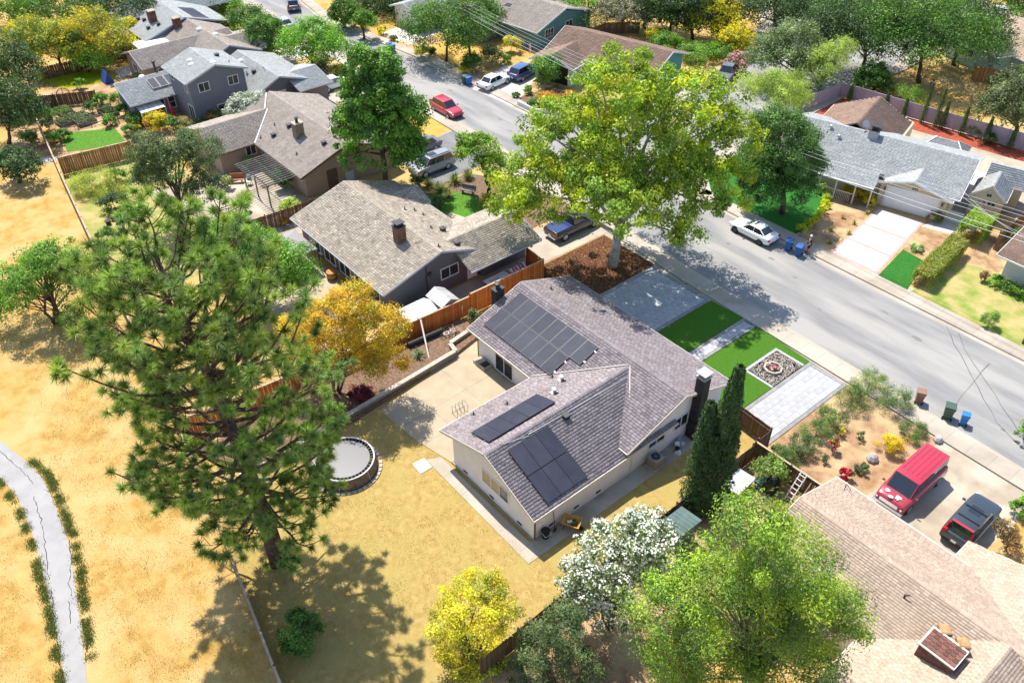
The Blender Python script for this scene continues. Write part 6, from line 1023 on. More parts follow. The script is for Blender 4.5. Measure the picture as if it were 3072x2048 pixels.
wire('service line from the right pole to the garage across the street',(P3[0],P3[1],8.4),(*loc8(6.8,-5.5),3.4),0.6); wire('second service line from the right pole to the cream shed side',(P3[0],P3[1],8.0),(*loc8(7.2,-4.5),3.2),0.7); wire('service line from the crossarm pole to the aqua house',(P1[0],P1[1],6.3),(-76.5,70.2,3.4),0.4)
# flag on the aqua garage
t = thing('flag','striped flag hanging beside the open aqua garage','flag',(-80.95,70.64)); x,y = (-80.95,70.64); MB().tube([(x,y,0.6),(x+0.3,y-0.4,2.4)],0.02,5).build('staff','metal_white',t)
for k in range(6): MB().box(x+0.05+k*0.05,x+0.10+k*0.05,y-0.45,y-0.42,1.0,2.2).build('stripe','flag_red' if k % 2 == 0 else 'trim_white',t)
# ================================================================ people
def person(label, base, rz, shirt, trousers, hat, arm=0.25):
    t = thing('person',label,'person',base,rz,world=False)
    J = [((0,0,0.95),.15,.11),((0,0,1.15),.15,.11),((0,0,1.38),.18,.11),((0,0,1.50),.06,.06),((0.02,0,1.60),.085,.09),((0.03,0,1.72),.08,.09),((0,.10,.92),.09,.09),((0.03,.11,.5),.065,.065),((0,.12,.09),.045,.045),((0.12,.12,.04),.045,.035),((0,-.10,.92),.09,.09),((0.03,-.11,.5),.065,.065),((0,-.12,.09),.045,.045),((0.12,-.12,.04),.045,.035),((0,.21,1.40),.055,.055),((0.03,.26,1.12),.045,.045),((arm,.24,.95),.035,.035),((arm+.08,.24,.90),.035,.025),((0,-.21,1.40),.055,.055),((0.03,-.26,1.12),.045,.045),((arm,-.24,.95),.035,.035),((arm+.08,-.24,.90),.035,.025)]
    Ed = [(0,1),(1,2),(2,3),(3,4),(4,5),(0,6),(6,7),(7,8),(8,9),(0,10),(10,11),(11,12),(12,13),(2,14),(14,15),(15,16),(16,17),(2,18),(18,19),(19,20),(20,21)]
    def skin(name, idx, m, grow=0.0, zmin=None):
        mp = {j:i for i,j in enumerate(idx)}; me = bpy.data.meshes.new(name); me.from_pydata([J[j][0] for j in idx],[(mp[a],mp[b]) for a,b in Ed if a in mp and b in mp],[]); me.materials.append(MATS[m]); o = link(name,me,t); sk = o.modifiers.new('skin','SKIN'); sk.use_smooth_shade = True
        for i,j in enumerate(idx): d = me.skin_vertices[0].data[i]; d.radius = (J[j][1]+grow,J[j][2]+grow); d.use_root = (i == 0)
        o.modifiers.new('sub','SUBSURF').levels = 2; o.modifiers['sub'].render_levels = 2; return o
    skin('body',list(range(len(J))),'skin'); skin('shirt',[1,2,14,15,18,19],shirt,0.018); skin('trousers',[0,6,7,10,11],trousers,0.018); 
    for j in (9,13): MB().cbox((J[j][0][0]-0.05,J[j][0][1],0.04),(0.28,0.11,0.09)).build('shoe','cloth_dark',t,bevel=0.03)
    MB().lathe((0.03,0,1.71),[(0.11,0),(0.115,0.05),(0.08,0.12),(0.03,0.14)],12).build('hat' if hat != 'bark' else 'hair',hat,t); MB().cbox((0.125,0,1.66),(0.03,0.03,0.04)).build('nose','skin',t); [MB().cbox((0.117,s*0.035,1.70),(0.012,0.022,0.012)).build('eye','plastic_black',t) for s in (-1,1)]; MB().cbox((0.112,0,1.615),(0.015,0.05,0.012)).build('mouth','canvas_red',t); [MB().cbox((0.02,s*0.092,1.67),(0.04,0.02,0.06)).build('ear','skin',t) for s in (-1,1)]
    for s in (-1,1):
        for k in range(5): y = s*0.24+(-0.032+k*0.016); L = (0.05,0.07,0.08,0.075,0.055)[k]; x = arm+0.09; MB().tube([(x,y,0.90),(x+L*0.6,y+(0.02*s*-1 if k == 0 else 0),0.885),(x+L,y+(0.03*s*-1 if k == 0 else 0),0.855)],[0.009,0.008,0.006],5).build('finger','skin',t)
    return t
person('person in dark navy top and white cap standing beside the blue bins', (-31.45,60.0,0.13), -2.2, 'cloth_navy','cloth_dark','cloth_white'); person('person in blue shirt and dark trousers walking on the far park lawn', (-42.27,99.7,0), -1.4, 'cloth_blue','cloth_dark','bark',0.1)

# ================================================================ the tall pine
def pine(label, base, h):
    SEED[0] += 1; rng = np.random.default_rng(11); t = thing('pine_tree', label, 'tree', base); org = np.array([base[0],base[1],0.0]); bx, by = base
    wood = MB(); tips = []
    def axis(z): k = z/h; return Vector((bx-1.2*k+0.25*math.sin(k*5), by-1.0*k*k, z))
    wood.tube([axis(z) for z in np.linspace(-0.1,h-0.6,16)], [0.52*(1-0.9*z/h)+0.03 for z in np.linspace(0,h,16)], 10)
    def R(z):  # crown radius by height
        return float(np.interp(z, [2.5,4,6,9,12,15,18,20,21.5,22.5], [1.6,3.2,5.0,5.9,5.7,5.0,4.0,3.0,2.0,0.8]))
    z = 2.8; k = 0
    while z < h-0.8:
        nb = 5 if z > 5 else 3
        for j in range(nb):
            a = k*0.9+j*2*PI/nb+rng.normal()*0.25; L = R(z)*(0.72+0.4*rng.random()); rise = (0.10 if z < 7 else 0.40 if z < 13 else 0.85)+0.12*rng.normal()
            p = axis(z); d = Vector((math.cos(a),math.sin(a),0)); n = 5; pts = [p]; 
            for i in range(1,n+1): f = i/n; pts.append(p+d*(L*f)+Vector((0,0,L*(rise*f**1.6-0.10*math.sin(f*PI))))+Vector((rng.normal()*0.12,rng.normal()*0.12,rng.normal()*0.1))*f)
            r0 = 0.045+0.016*L; wood.tube(pts,[r0*(1-0.8*i/n) for i in range(n+1)],5,cap=False)
            dens = 1.0 if z > 6 else 0.6
            m = int((2.2+L*1.7)*dens)
            for q in range(m):
                f = 1-0.72*rng.random()**1.3; i = min(n-1,int(f*n)); c = pts[i].lerp(pts[i+1],f*n-i); s = rng.choice([-1,1]); side = Vector((-d.y,d.x,0))*s; l2 = (0.4+1.3*rng.random())*(1.15-0.5*f); e = c+side*l2*0.8+d*l2*0.55+Vector((0,0,l2*(0.25+0.3*rng.random()) if z > 5 else -l2*0.1*rng.random())); mid = c.lerp(e,0.5)+Vector((0,0,-0.08*l2)); wood.tube([c,mid,e],[0.03,0.022,0.014],4,cap=False); tips.append((e,(e-mid).normalized()))
                if rng.random() < 0.45: e2 = e+Vector((rng.normal()*0.35,rng.normal()*0.35,0.25*rng.random())); wood.tube([mid,e2],[0.016,0.01],4,cap=False); tips.append((e2,(e2-mid).normalized()))
            tips.append((pts[-1],(pts[-1]-pts[-2]).normalized()))
        z += 0.62+0.3*rng.random(); k += 1
    tips.append((axis(h-0.4),Vector((0,0,1))))
    for dx,dy,zt in ((2.6,2.0,21.0),(-2.2,-1.2,22.2),(0.8,-1.6,20.5),(3.4,3.0,18.8),(-3.0,-2.2,20.8),(1.4,3.0,20.2)):
        e = Vector((bx+dx,by+dy,zt)); p = axis(zt-4.5); m = p.lerp(e,0.6)+Vector((dx*0.25,dy*0.25,-0.5)); wood.tube([p,m,e],[0.09,0.07,0.03],5,cap=False)
        for _ in range(9): q = m.lerp(e,rng.random())+Vector((rng.normal()*0.45,rng.normal()*0.45,rng.normal()*0.3)); tips.append((q,Vector((rng.normal()*0.4,rng.normal()*0.4,1)).normalized()))
    wood.build('trunk','bark_pine',t,smooth=True)
    nt = len(tips); per = 120; C0 = np.array([tuple(c) for c,_ in tips]); D0 = np.array([tuple(d) for _,d in tips]); j = np.repeat(np.arange(nt),per); n = nt*per
    dirs = unit(D0[j]*0.5+rng.normal(size=(n,3))*0.8+np.array([0,0,0.15])); L = (0.34+0.16*rng.random(n))*(0.85+0.45*rng.random(nt))[j]; st = C0[j]-D0[j]*(0.16*rng.random(n))[:,None]; w = unit(np.cross(dirs,rng.normal(size=(n,3))))*0.022
    en = st+dirs*L[:,None]+np.array([0,0,-0.04]); V = np.stack([st-w,st+w,en],1).reshape(-1,3); F = np.arange(n*3).reshape(n,3)
    pal = np.array([(0.23,0.35,0.065),(0.29,0.42,0.08),(0.17,0.27,0.07),(0.36,0.47,0.09),(0.20,0.29,0.08)]); T = np.clip((pal[rng.integers(0,5,nt)]*(1+0.18*rng.normal(size=(nt,1))))[j]*(1+0.15*rng.normal(size=(n,1))),0.01,0.6)
    link('crown',raw_mesh('pine_needles',V-org,F,'needle',T),t); print('pine tufts',nt); return t
pine('tall long-needled pine leaning beside the field fence', (-32.20,8.75), 21.8)
PL = [(0.26,0.33,0.025),(0.20,0.285,0.028),(0.14,0.215,0.03),(0.33,0.37,0.025),(0.17,0.255,0.03)]
GB = [(0.11,0.22,0.03),(0.15,0.28,0.03),(0.08,0.17,0.025)]; GM = [(0.07,0.15,0.025),(0.10,0.19,0.03),(0.055,0.11,0.02)]; GD = [(0.045,0.085,0.025),(0.06,0.11,0.03),(0.035,0.065,0.02)]; GO = [(0.10,0.13,0.05),(0.13,0.165,0.06),(0.075,0.10,0.04)]
YO = [(0.48,0.30,0.025),(0.42,0.30,0.03),(0.32,0.28,0.035),(0.54,0.37,0.03)]; YG = [(0.52,0.45,0.03),(0.42,0.40,0.03),(0.26,0.27,0.04),(0.58,0.50,0.05)]; YB = [(0.40,0.36,0.02),(0.30,0.32,0.03),(0.50,0.40,0.02)]
# big plane tree on the verge
b = (-41.2,45.5)
tree('plane_tree','huge yellow-green street tree with pale trunk beside the paver drive',b,[((-41.40,45.23,9.31),6.6,5.0),((-45.26,40.58,7.78),4.6,3.4),((-38.07,49.24,7.72),5.0,3.6),((-41.39,45.24,15.66),4.3,3.4),((-37.90,49.44,13.72),4.4,3.4),((-44.01,42.09,11.97),4.4,3.3),((-36.20,51.49,11.54),3.0,2.6),((-46.15,39.51,5.76),2.4,1.8),((-38.10,49.21,3.60),2.6,1.7),((-38,41.5,9.5),4.2,3.0),((-45,50.5,10.5),4.6,3.4),((-36.0,50.5,8.5),3.6,2.6)],85000,0.23,PL,0.42,bark='bark_pale',clump=0.72,nclump=760,shell=0.3,aspect=0.7,nb=46,fork=0.34,up=0.35)
# yellow tree in the planting bed, cypresses, yard shrubs
tree('golden_tree','multi-stemmed tree with golden-orange leaves by the orange-red fence',(-42.45,18.77),[((-41.72,19.65,6.71),2.7,1.6),((-43.33,17.72,5.59),1.9,1.5),((-40.10,21.60,5.94),2.1,1.6),((-40.93,20.60,8.52),1.7,0.9),((-39.60,22.20,3.21),1.3,0.9),((-43.76,17.20,3.25),1.2,0.8),((-42.26,18.99,4.81),2.4,1.2),((-40.66,20.92,3.22),1.5,1.0)],40000,0.15,YO,0.16,stems=4,clump=0.55,nb=10,fork=0.4,up=0.6)
cypress('cypress_tree','tall dark twin-spired Italian cypress beside the side yard',(-18.82,30.85),12.0,1.0,42000,[(0.05,0.095,0.028),(0.07,0.125,0.035),(0.035,0.07,0.02)],0.13,spires=[(0.45,0.25,1.0),(-0.35,-0.55,0.77),(0.3,-0.5,0.6),(0.8,0.6,0.62)])
tree('oleander','large white-flowering oleander at the back yard corner',(-16.59,20.67),[((-16.58,20.69,5.95),2.3,1.7),((-17.15,20.00,2.50),2.0,1.5),((-15.84,21.57,7.71),1.7,1.2),((-17.65,19.39,4.47),1.3,1.0),((-15.35,22.16,4.44),1.4,1.1)],17000,0.20,[(0.13,0.18,0.05),(0.10,0.15,0.045),(0.16,0.20,0.06)],0.10,stems=4,clump=0.42,aspect=0.32,cat='shrub',flowers=(8500,0.12,[(0.82,0.82,0.74),(0.72,0.74,0.64)]))
tree('oleander','dark green oleander hedge bush left of the white-flowering one',(-16.55,15.98),[((-16.66,15.85,2.54),1.5,1.5),((-17.13,15.28,0.22),1.2,1.3),((-16.01,16.63,4.91),1.2,1.1),((-15.48,17.26,0.85),1.2,1.2)],14000,0.18,[(0.09,0.13,0.05),(0.07,0.11,0.04),(0.12,0.16,0.06)],0.08,stems=4,clump=0.4,aspect=0.3,cat='shrub')
tree('yellow_shrub','round yellow-green shrub at the bottom of the back yard',(-20.28,13.83),[((-20.04,14.12,4.50),2.0,1.4),((-20.81,13.19,2.13),1.4,1.3),((-19.35,14.95,4.11),1.3,1.1),((-20.23,13.89,-0.88),1.8,1.4)],22000,0.13,YG,0.12,stems=3,clump=0.42,cat='shrub',up=0.7)
shrub('citrus_bush','dark green round bush in the pine shade near the field fence',(-26.53,7.18),1.35,2.3,6500,0.15,GM)
tree('chinaberry_tree','broad light-green tree with bare twigs at the bottom right',(-9.15,23.32),[((-10.48,21.72,8.59),3.3,2.2),((-9.31,23.12,10.23),2.8,2.0),((-12.00,19.89,7.21),2.4,1.7),((-8.18,24.49,6.44),2.7,2.0),((-10.40,21.82,13.29),2.0,1.4),((-10.69,21.46,4.20),2.6,1.9),((-8.71,23.85,3.38),2.8,2.0),((-7.42,25.40,8.20),1.4,1.0),((-11.95,19.95,3.02),1.5,1.2)],72000,0.17,[(0.17,0.27,0.035),(0.22,0.33,0.04),(0.12,0.20,0.035),(0.28,0.36,0.04),(0.10,0.17,0.035)],0.22,stems=3,clump=0.75,aspect=0.33,nb=60,shell=0.3,bark='twig_grey',up=0.4)
shrub('leafy_bush','pale green bush among the clutter by the brown fence',(-17.43,35.70),1.2,2.2,3500,0.16,[(0.20,0.28,0.06),(0.15,0.22,0.05)]); shrub('leafy_bush','bush with pale twigs at the left eave of the pale roof',(-13.64,34.55),1.3,2.4,3500,0.18,[(0.24,0.34,0.06),(0.17,0.25,0.05)])
# left of the orange-red fence, charcoal house garden
tree('leafy_tree','bright green bushy tree between the pine and the golden tree',(-55.51,19.53),[((-55.34,19.73,4.90),3.0,2.0),((-54.28,21.01,2.82),2.6,1.7),((-56.15,18.76,6.90),2.0,1.5),((-53.44,22.02,4.48),1.9,1.4),((-53.18,22.34,2.81),1.5,1.0)],26000,0.2,[(0.12,0.25,0.03),(0.17,0.31,0.035),(0.09,0.19,0.03)],0.2,clump=0.7,aspect=0.4)
tree('walnut_tree','feathery green tree on the dry field at the left edge',(-64.11,6.05),[((-64.74,5.29,3.93),2.9,2.0),((-62.68,7.77,5.53),2.3,2.1),((-66.10,3.65,1.85),2.3,1.6),((-61.97,8.63,3.91),1.9,1.9),((-63.65,6.60,6.33),1.4,1.0),((-62.91,7.49,0.96),1.2,0.9)],24000,0.21,[(0.11,0.23,0.035),(0.15,0.28,0.04),(0.08,0.17,0.03),(0.18,0.30,0.05)],0.22,stems=3,clump=0.62,aspect=0.32,nb=16,shell=0.25)
tree('olive_oak','dense grey-green tree left of the brown house',(-71.46,19.71),[((-71.08,20.16,5.41),3.4,2.9),((-71.95,19.12,7.53),2.2,1.8),((-69.53,22.04,7.52),2.4,2.0),((-69.62,21.92,3.65),1.9,1.6),((-72.59,18.35,4.55),1.8,1.7)],26000,0.19,[(0.085,0.125,0.045),(0.11,0.155,0.055),(0.06,0.09,0.035)],0.28,clump=0.6,aspect=0.45)
tree('sweetgum_tree','tall dense green tree between the brown house and the silver suv',(-64.64,37.72),[((-64.79,37.54,5.14),4.0,4.6),((-64.76,37.58,9.47),3.3,3.0),((-65.45,36.75,12.13),1.5,2.6),((-63.85,38.68,11.92),1.5,2.4),((-63.07,39.61,7.76),2.2,2.4),((-66.20,35.85,7.35),2.0,2.4),((-63.00,39.70,4.22),1.8,1.8)],42000,0.24,[(0.085,0.18,0.025),(0.12,0.24,0.03),(0.06,0.13,0.022),(0.14,0.27,0.035)],0.3,clump=0.62,aspect=0.7,nb=14,shell=0.45)
tree('plum_tree','small open-crowned tree on the charcoal house front lawn',(-57.83,45.12),[((-58.35,44.49,4.45),2.1,1.5),((-57.58,45.42,3.07),1.6,1.2),((-58.99,43.72,5.35),1.2,0.9)],8000,0.24,[(0.16,0.26,0.03),(0.22,0.32,0.04),(0.10,0.18,0.03)],0.2,clump=0.6)
spiky('cordyline','striped sword-leaved plant in the planting bed',(-42.3,29.4,0.3),0.8,0.8,60,[(0.50,0.42,0.30),(0.35,0.24,0.2)],0.06); spiky('agapanthus','grey-green sword-leaved clump at the edge of the planting bed',(-41.9,25.6,0.3),0.8,0.9,70,[(0.28,0.34,0.18),(0.18,0.26,0.12)],0.06)
shrub('laurel_shrub','small leafy shrub by the orange-red fence near the chimney',(-42.8,31.6),0.6,1.3,900,0.15,GO); shrub('barberry_bush','dark red bush under the golden tree',(-40.9,20.0),1.0,1.1,2600,0.13,[(0.16,0.02,0.03),(0.10,0.015,0.025)]); shrub('dry_bush','dry brownish bush beside the retaining wall',(-40.3,17.8),0.9,1.0,1800,0.13,[(0.16,0.10,0.07),(0.24,0.17,0.10),(0.10,0.08,0.04)])
tree('bamboo','feathery yellow-green shrub by the field fence',(-83.06,15.95),[((-83.00,16.02,0.97),2.2,1.2),((-82.19,16.99,-0.50),2.0,1.2),((-84.19,14.59,0.49),1.5,1.0)],9000,0.2,[(0.30,0.34,0.05),(0.38,0.40,0.08),(0.22,0.27,0.05)],0.06,stems=4,clump=0.6,aspect=0.2,cat='shrub'); shrub('rosemary','dark bushy shrub on the field side of the grey fence',(-72.95,13.39),1.0,1.6,1800,0.14,GM); shrub('laurel_shrub','dark shrub between the pine top and the field fence',(-78.63,16.06),1.5,1.6,2500,0.16,GD)
for i,(x,y) in enumerate(((-76.28,14.59),(-76.74,15.24),(-75.93,15.36))): solo('flower_pot',MB().lathe((x,y,0),[(0.2,0),(0.28,0.4),(0.3,0.42)],10),'plastic_black',(x,y),('black plant pot nearest the field fence','middle black plant pot by the field fence','black plant pot farthest from the field fence')[i],'pot','black plant pots')
shrub('lemon_bush','bright yellow-green bush over the brown fence behind the charcoal house',(-66.60,28.44),1.2,1.7,1600,0.17,[(0.24,0.34,0.04),(0.32,0.40,0.06)]); shrub('potted_orange','orange-flowering plant by the grey canopy',(-65.40,26.88),0.5,1.0,500,0.15,[(0.45,0.2,0.03),(0.3,0.25,0.05)])
shrub('vine','leafy vine under the pergola beside the brown house',(-71.72,30.42),1.3,2.0,2800,0.16,GM); shrub('potted_shrub','pale green shrub against the brown house wall',(-75.36,26.12),0.7,1.3,900,0.17,[(0.20,0.26,0.08),(0.28,0.32,0.12)]); shrub('potted_shrub','shrub at the corner window of the brown house',(-77.42,29.50),0.8,1.5,1100,0.17,[(0.18,0.26,0.05),(0.30,0.34,0.08)])
for i,(x,y,r) in enumerate(((*(-61.26,41.72),1.6),(*(-61.68,43.90),1.6),(*(-62.66,41.40),1.3),(*(-61.54,45.44),1.2),(*(-59.69,41.62),1.2))): spiky('lily_clump',('strappy green clump nearest the charcoal house roof','tall strappy clump in the middle of the roadside bed','strappy clump at the left of the roadside bed','pale strappy clump at the right of the roadside bed','low strappy clump at the front of the roadside bed')[i],(x,y),r*0.8,1.1,150,[(0.22,0.26,0.08),(0.30,0.30,0.08),(0.12,0.18,0.05)],0.07,group='strappy clumps in the roadside bed')
for i,(u,lab) in enumerate((((-56.27,43.76),'orange-leaved shrub at the foot of the small lawn tree'),((-63.35,40.58),'dark bush at the front wall of the charcoal house'),((-58.91,40.00),'shrub at the lawn edge near the garden path'),((-52.82,44.14),'low shrub behind the charcoal house garage'))): shrub('garden_shrub',lab,u,0.9,1.0,1000,0.15,(YB,GD,GO,GM)[i],group='front garden shrubs')
# slate house garden
tree('oleander','round white-flowering oleander against the slate house',(-85.78,33.52),[((-85.57,33.78,2.15),2.3,2.0),((-86.59,32.54,1.30),1.5,1.4),((-84.58,34.97,2.80),1.6,1.5)],9000,0.18,[(0.16,0.20,0.10),(0.20,0.24,0.13)],0.08,stems=3,clump=0.4,cat='shrub',flowers=(4200,0.15,[(0.66,0.70,0.60),(0.56,0.60,0.50)]))
shrub('golden_shrub','golden-yellow shrub below the slate house terrace',(-92.26,25.88),1.7,2.0,4000,0.17,YB+[(0.5,0.3,0.03)]); shrub('photinia','reddish-tipped shrub by the slate house wall',(-88.90,31.53),1.5,1.8,2600,0.17,[(0.30,0.12,0.06),(0.25,0.24,0.06),(0.16,0.2,0.05)],flowers=None); shrub('photinia','pinkish hedge shrub right of the golden shrub',(-89.91,28.65),1.8,1.4,2600,0.16,[(0.34,0.22,0.12),(0.22,0.24,0.07)]); shrub('hedge_shrub','dark green shrub row in front of the slate house',(-87.62,28.89),2.2,1.4,3000,0.17,GD); shrub('bay_shrub','green shrub left of the golden shrub',(-94.81,24.56),1.3,1.7,1800,0.17,GM)
for i,(u,r,h,pl) in enumerate((((-109.33,23.06),0.9,1.3,GB),((-114.46,20.04),0.9,1.1,YO),((-93.89,23.96),0.7,1.0,YG),((-101.26,21.83),1.0,1.4,GM),((-101.30,24.86),1.2,1.6,GB),((-102.80,17.71),1.0,1.5,GB),((-96.81,17.23),0.8,1.2,GM),((-100.09,16.64),1.0,1.4,GO),((-102.55,27.14),1.2,1.4,GO),((-106.94,29.92),0.9,1.2,GB),((-105.72,31.35),0.9,1.0,GB),((-83.54,18.07),1.3,1.5,GB),((-82.43,20.76),1.0,1.1,YB),((-86.41,27.12),1.2,1.2,GM))): shrub('garden_bush',('clipped green ball bush at the edge of the yellow lawn','orange bush at the left end of the yellow lawn','young yellow tree on the small green lawn','leafy plant in the middle of the vegetable garden','leafy bush behind the vegetable garden beds','green bush by the field fence in the vegetable garden','small bush at the left of the small green lawn','grey-green bush at the lower end of the field fence','bush at the corner of the slate house wing','bush at the far end of the pale patio','second bush at the far end of the pale patio','green bush below the new tan fence','yellowish bush right of the grey-green tree','bush at the foot of the pink hedge')[i],u,r,h,1100,0.18,pl,group='small bushes around the slate house garden')
tree('palm_like_tree','arching light-green tree over the play tent',(-114.09,25.72),[((-113.63,26.27,2.22),2.3,0.9),((-114.32,25.44,1.40),1.6,0.6),((-113.11,26.90,1.39),1.6,0.6)],3500,0.4,[(0.16,0.30,0.04),(0.24,0.38,0.05)],0.12,clump=0.8,aspect=0.25)
# left and top edge woods: single trees
for i,(bx,cx,r,rz,n,pl,lab) in enumerate((
 ((-99.72,12.20),(-98.60,13.55,3.98),3.2,3.4,9000,GD,'dark evergreen shrub-tree at the left edge above the dirt track'),
 ((-110.52,14.92),(-109.33,16.35,4.19),3.6,4.0,9000,GD,'dark tall tree at the left edge beside the yellow trees'),
 ((-89.91,10.54),(-89.58,10.93,1.93),2.2,1.8,4000,GD,'low dark tree on the dirt track at the left'),
 ((-118.90,20.05),(-117.83,21.34,3.85),3.4,2.8,9000,[(0.40,0.34,0.02),(0.16,0.22,0.04),(0.22,0.26,0.04)],'yellow-flowering tree at the top left'),
 ((-116.40,23.00),(-115.79,23.73,3.58),3.0,2.6,8000,[(0.38,0.34,0.02),(0.14,0.20,0.04),(0.24,0.27,0.04)],'second yellow-flowering tree in the middle of the top left row'),
 ((-115.88,26.89),(-115.15,27.77,3.62),4.0,3.4,10000,[(0.42,0.34,0.02),(0.14,0.18,0.04),(0.30,0.28,0.03)],'broad yellow and green tree right of the yellow pair'),
 ((-132.89,28.83),(-132.37,29.45,2.40),5.5,4.0,12000,GM,'dark green tree at the very top left'),
 ((-125.58,34.75),(-125.08,35.35,2.68),5.5,4.0,12000,GD,'dark broad tree at the top left of the lilac house'),
 ((-137.29,23.66),(-137.10,23.89,2.41),4.0,3.2,8000,GB,'light green tree in the top left corner'),
 ((-119.32,33.28),(-119.13,33.51,2.03),1.5,1.5,3000,YB,'small yellow tree before the lilac house'),
 ((-115.33,32.04),(-115.35,32.02,1.26),1.3,1.6,2500,YG,'narrow yellow-green shrub beside the garden hut'),
 ((-125.52,42.95),(-125.28,43.24,1.53),3.0,1.8,5000,GB,'bright green tree behind the lilac house'),
 ((-123.11,47.17),(-122.91,47.41,1.42),3.4,2.2,6000,GB,'bright green tree at the top near the street end'),
 ((-111.48,46.18),(-111.03,46.73,2.05),3.2,2.4,7000,GM,'rounded green tree beside the street bend'),
 ((-103.40,44.93),(-103.24,45.12,2.82),2.9,2.6,7000,GM,'dark green round tree in front of the long tan-roofed house'),
 ((-116.12,45.86),(-116.44,45.47,0.48),1.6,1.2,2500,YB,'yellow shrub behind the long tan-roofed house'),
 ((-96.55,47.43),(-96.05,48.03,3.32),3.6,3.0,11000,[(0.15,0.30,0.03),(0.20,0.36,0.035),(0.10,0.22,0.03)],'bright green tree on the verge of the open street'),
 ((-87.80,62.13),(-87.48,62.52,4.45),5.2,3.2,15000,GM,'spreading dark-trunked tree on the dry front lawn'),
 ((-93.96,69.27),(-92.94,70.50,3.22),3.6,2.6,8000,GM,'green tree beside the utility pole'),
 ((-101.29,58.15),(-101.11,58.37,2.45),1.4,1.3,3000,GB,'small round lawn tree on the dry grass'),
 ((-109.16,64.96),(-108.27,66.03,1.23),5.0,3.0,9000,GD,'dark tree mass edge above the small round tree'),
 ((-106.63,58.30),(-106.29,58.72,1.80),2.2,2.4,5000,GM,'bushy tree at the upper utility pole'),
 ((-107.84,69.39),(-108.16,69.00,1.56),4.5,2.6,7000,GM,'green tree behind the pale grey porch house'))): tree('garden_tree',lab,bx,[(cx,r,rz),((cx[0]+r*0.5,cx[1]+r*0.3,cx[2]-rz*0.2),r*0.7,rz*0.7),((cx[0]-r*0.5,cx[1]-r*0.4,cx[2]-rz*0.15),r*0.65,rz*0.7)],n,0.27,pl,0.18,clump=max(0.5,r*0.22),nb=8,group='trees of the gardens beyond')
# street-side plantings opposite
for i,(u,r,h,n,pl,lab) in enumerate((
 ((-95.11,48.04),1.3,1.5,1500,GO,'olive shrub right of the bright green verge tree'),((-92.61,48.87),1.3,1.4,1500,YB,'yellowish shrub right of the bright green verge tree'),((-95.85,46.11),1.2,1.2,1300,GO,'shrub below the bright green verge tree'),((-104.52,47.08),0.9,1.4,900,YG,'small clipped tree in front of the slate house garage'),
 ((-83.56,38.68),1.6,0.8,1600,[(0.3,0.32,0.12),(0.22,0.26,0.08)],'pale flowering border by the slate house driveway'),((-90.40,60.20),1.2,1.5,1600,YG,'yellow-green bush at the dry lawn corner'),((-100.94,61.08),0.9,1.1,900,YG,'small yellow bush on the dry lawn edge'),((-97.93,60.85),0.7,0.7,600,GO,'low round shrub near the far bins'),((-90.89,61.93),0.9,0.9,900,GD,'dark low shrub under the spreading tree'),
 ((-82.27,62.09),1.5,2.6,2500,GM,'spiky green shrub beside the green and blue bins'),((-82.97,61.26),0.9,1.2,1000,YG,'yellow shrub left of the spiky green shrub'),((-82.87,65.71),1.8,2.4,2600,GO,'loose pale-green tree behind the white sedan'),((-84.64,70.44),1.5,2.0,2200,YB,'yellow-topped bush in front of the teal house'),((-82.34,67.43),1.0,1.0,900,GB,'low bright shrub by the pale driveway'),
 ((-73.55,67.18),2.4,3.6,6000,GB,'dense bright green bush hiding the aqua garage side'),((-75.21,71.45),2.0,3.0,4000,GB,'green bush behind the aqua garage'),((-74.79,75.20),1.6,3.4,3500,GB,'upright conifer beside the aqua house roof'),((-71.86,75.40),2.4,2.8,4500,GM,'green shrubs along the aqua house front'),((-70.40,78.18),2.2,2.6,4000,GM,'shrubs at the right end of the aqua house'),
 ((-73.22,63.61),0.8,0.9,900,GB,'low green shrub on the corner bed'),((-73.28,61.62),0.6,0.6,600,GM,'small shrub at the pavement edge of the corner bed'),((-70.12,61.61),0.8,0.9,900,GM,'round shrub before the planter wall'),((-67.01,62.20),0.8,0.9,900,GM,'round shrub at the right end of the planter wall'),((-70.31,63.80),1.6,0.7,1800,[(0.50,0.22,0.03),(0.42,0.30,0.04),(0.2,0.22,0.05)],'orange flowering bed behind the planter wall'),((-69.01,66.08),1.2,0.7,1200,[(0.50,0.22,0.03),(0.2,0.22,0.05)],'orange flowers at the edge of the street tree'),
 ((-71.69,85.65),2.4,2.4,5000,GB,'large round green shrub behind the aqua house'),((-66.97,86.62),3.0,1.8,5000,GB,'broad hedge mound by the side street'),((-65.63,89.32),2.2,1.8,3500,GB,'hedge mound next to the pink bush'),((-74.74,86.85),1.3,2.2,2000,YG,'pale bush left of the large round green shrub'))): shrub('garden_shrub',lab,u,r,h,n,0.2,pl,group='shrubs of the gardens opposite')
shrub('oleander','pink-flowering oleander at the side street corner',(-61.46,87.63),1.8,2.2,2200,0.2,[(0.14,0.18,0.05),(0.2,0.2,0.06)],flowers=(700,0.2,[(0.6,0.25,0.28),(0.65,0.35,0.35)]))
